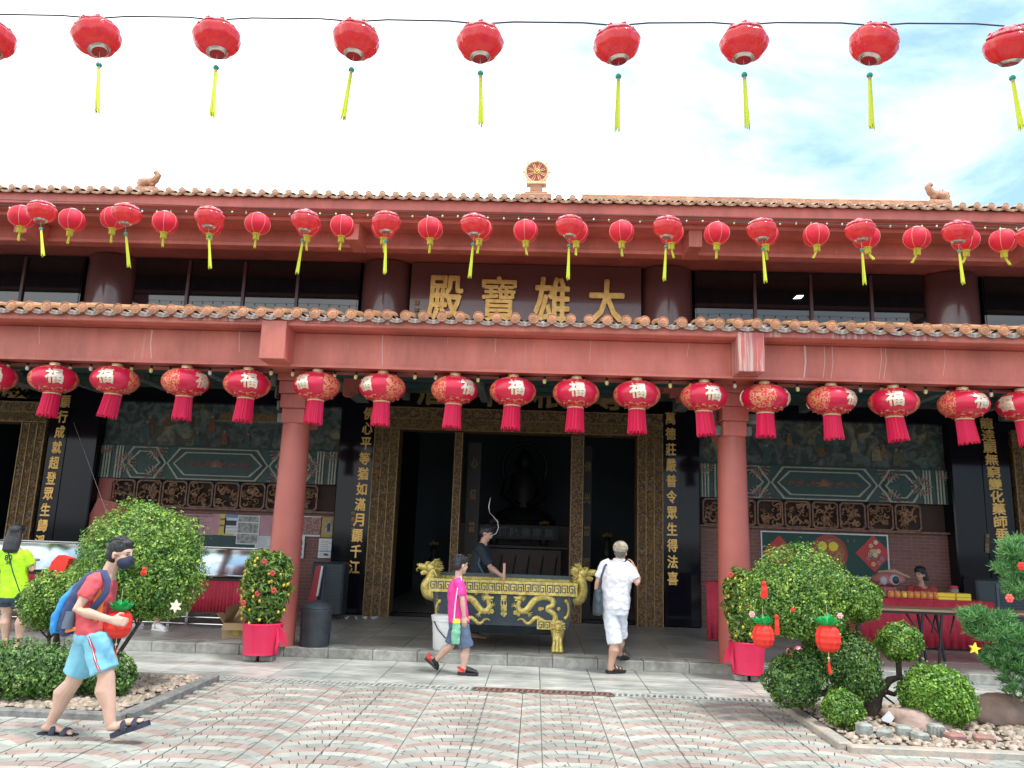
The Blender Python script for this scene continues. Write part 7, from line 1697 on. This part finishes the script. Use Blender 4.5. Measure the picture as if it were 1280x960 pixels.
# plush puppet head beside her
p = P(1110, 724, 13.1); t = thing('plush_toy', 'pink plush head with big round eyes beside the seated woman', 'plush toy', (p.x, 13.1, p.z)); 
mb = MB(); mb.ball(p, (.26, .2, .12), 18, 12); mb.box(p.x-.1, p.x+.1, 13.05, 13.25, FZ, p.z-.08); mb.build('body', mat('plush_pink', (.42, .14, .15), .9, bump=.5, bscale=30), t, True)
mb = MB(); mb.ball((p.x+.02, 12.91, p.z+.0), (.085, .03, .085), 16, 10); E_ = mb.build('eye_ring', mat('plush_grey', (.35, .33, .38), .8), t, True); mb = MB(); mb.ball((p.x+.03, 12.885, p.z), (.055, .02, .06), 14, 8); mb.build('pupil', BLACKP, E_, True)
mb = MB(); mb.ball((p.x-.14, 12.94, p.z-.02), (.06, .03, .07), 14, 8); mb.build('eye_ring', MT['plush_grey'], t, True)
mb = MB(); mb.tube([p+V3(-.15, 0, .10), p+V3(.1, 0, .13), p+V3(.34, 0, .04)], [.03, .035, .02], 8); mb.build('crest', mat('plush_tan', (.38, .26, .16), .9), t, True)

# --- person standing behind the big bush; white sneakers show below it
Yh = 12.95; q = lambda x, y, dy=0.: P(x, y, Yh+dy)
bx_ = P(186, 768, Yh).x; W = thing('person', 'person hidden behind the big round bush, only white sneakers visible below it', 'person', (bx_, 11.5, FZ)); Yh = 11.35
bx_ = P(186, 768, Yh).x; pel = V3(bx_, Yh, .95); nk = V3(bx_, Yh, 1.45); hc = V3(bx_, Yh+.02, 1.60); f = V3(.1, 1, 0); wd = V3(1, 0, 0)
body = MB(); body.tube([pel, pel.lerp(nk, .5), pel.lerp(nk, .8), nk], [(.15, .11), (.14, .1), (.17, .11), (.05, .05)], 16, wide=wd); body.tube([nk-V3(0, 0, .03), nk.lerp(hc, .5)], [.052, .048], 12); head(body, hc, f, V3(0, 0, 1), .95)
for s2 in (-1, 1):
    h_ = V3(bx_+s2*.09, Yh, .92); k_ = V3(bx_+s2*.11, Yh, .52); a_ = V3(bx_+s2*.13, Yh, FZ+.1); limb(body, h_, k_, a_, .085, .055, .036, .2); foot(body, a_, a_+V3(0, -.06, -.08), a_+V3(s2*.05, .15, -.08))
    sh_ = nk+V3(s2*.17, 0, -.06); el_ = sh_+V3(s2*.05, .08, -.24); wr_ = el_+V3(-.02*s2, .2, .05); limb(body, sh_, el_, wr_, .045, .034, .024, .1); hand(body, wr_, V3(0, 1, 0), V3(0, 0, -1), V3(-s2, 0, 0), .9, .5)
B = body.build('body', SKINL, W, True); soften(B, .011, 3); eyes(hc, f, V3(0, 0, 1), .95, W); hairdo(hc, f, V3(0, 0, 1), .98, W)
mb = MB(); mb.tube([pel-V3(0, 0, .05), pel.lerp(nk, .5), pel.lerp(nk, .8), nk-V3(0, 0, .02)], [(.18, .13), (.165, .125), (.19, .13), (.065, .06)], 16, wide=wd); cloth('shirt', mb, DB, W, .013)
mb = MB()
for s2 in (-1, 1): mb.tube([V3(bx_+s2*.08, Yh, .95), V3(bx_+s2*.11, Yh, .5), V3(bx_+s2*.125, Yh, .32)], [.1, .08, .07], 12)
cloth('trousers', mb, DS, W, .013)
for s2 in (-1, 1):
    a_ = V3(bx_+s2*.14, Yh, FZ); mb = MB(); d = V3(s2*.5+.3, -.4, 0).normalized(); h_ = a_-d*.07; mb.tube([h_+V3(0, 0, .05), h_+d*.08+V3(0, 0, .06), h_+d*.17+V3(0, 0, .045), h_+d*.26+V3(0, 0, .03)], [(.035, .045), (.042, .05), (.045, .04), (.034, .024)], 12, wide=d.cross(V3(0, 0, 1))); o = mb.build('sneaker', WHITE, W, True); mb = MB(); sandal(mb, h_-d*.02+V3(0, 0, .02), h_+d*.29+V3(0, 0, .02), V3(0, 0, 1), .045, .02); mb.build('sole', WHITE, o)
    mb = MB(); [mb.tube([h_+d*(.10+.03*k)+V3(0, 0, .095-.012*k)-d.cross(V3(0, 0, 1))*.03, h_+d*(.10+.03*k)+V3(0, 0, .095-.012*k)+d.cross(V3(0, 0, 1))*.03], .004, 4) for k in range(3)]; mb.build('laces', BLACKP, o)

# fallen leaves and grit on the forecourt
g = np.random.default_rng(77); mb = MB()
for k in range(240):
    near = k % 3
    x = g.uniform(-5, 4.5) if near else g.choice([g.uniform(-3.3, -2.6), g.uniform(1.7, 2.5)]); y = g.uniform(5.2, 8.5) if near else g.uniform(6.8, 8.5)
    if (x < -3.3 or x > 2.5) and y > 6.65: continue
    a, r_ = g.uniform(0, 6.28), g.uniform(.006, .02); d = Vector((math.cos(a), math.sin(a), 0)); u = Vector((-d.y, d.x, 0)); c = Vector((x, y, .005))
    mb.add([c-d*r_, c+u*r_*.45+Vector((0, 0, .003)), c+d*r_+Vector((0, 0, .005)), c-u*r_*.45+Vector((0, 0, .002))], [(0, 1, 2, 3)])
tag(mb.build('fallen_leaves', mat('dry_leaf', (.16, .11, .04), .8, island=.6, c2=(.10, .12, .04), scale=2), None, fix=False), 'dry leaf scraps scattered over the forecourt paving', None, kind='stuff')
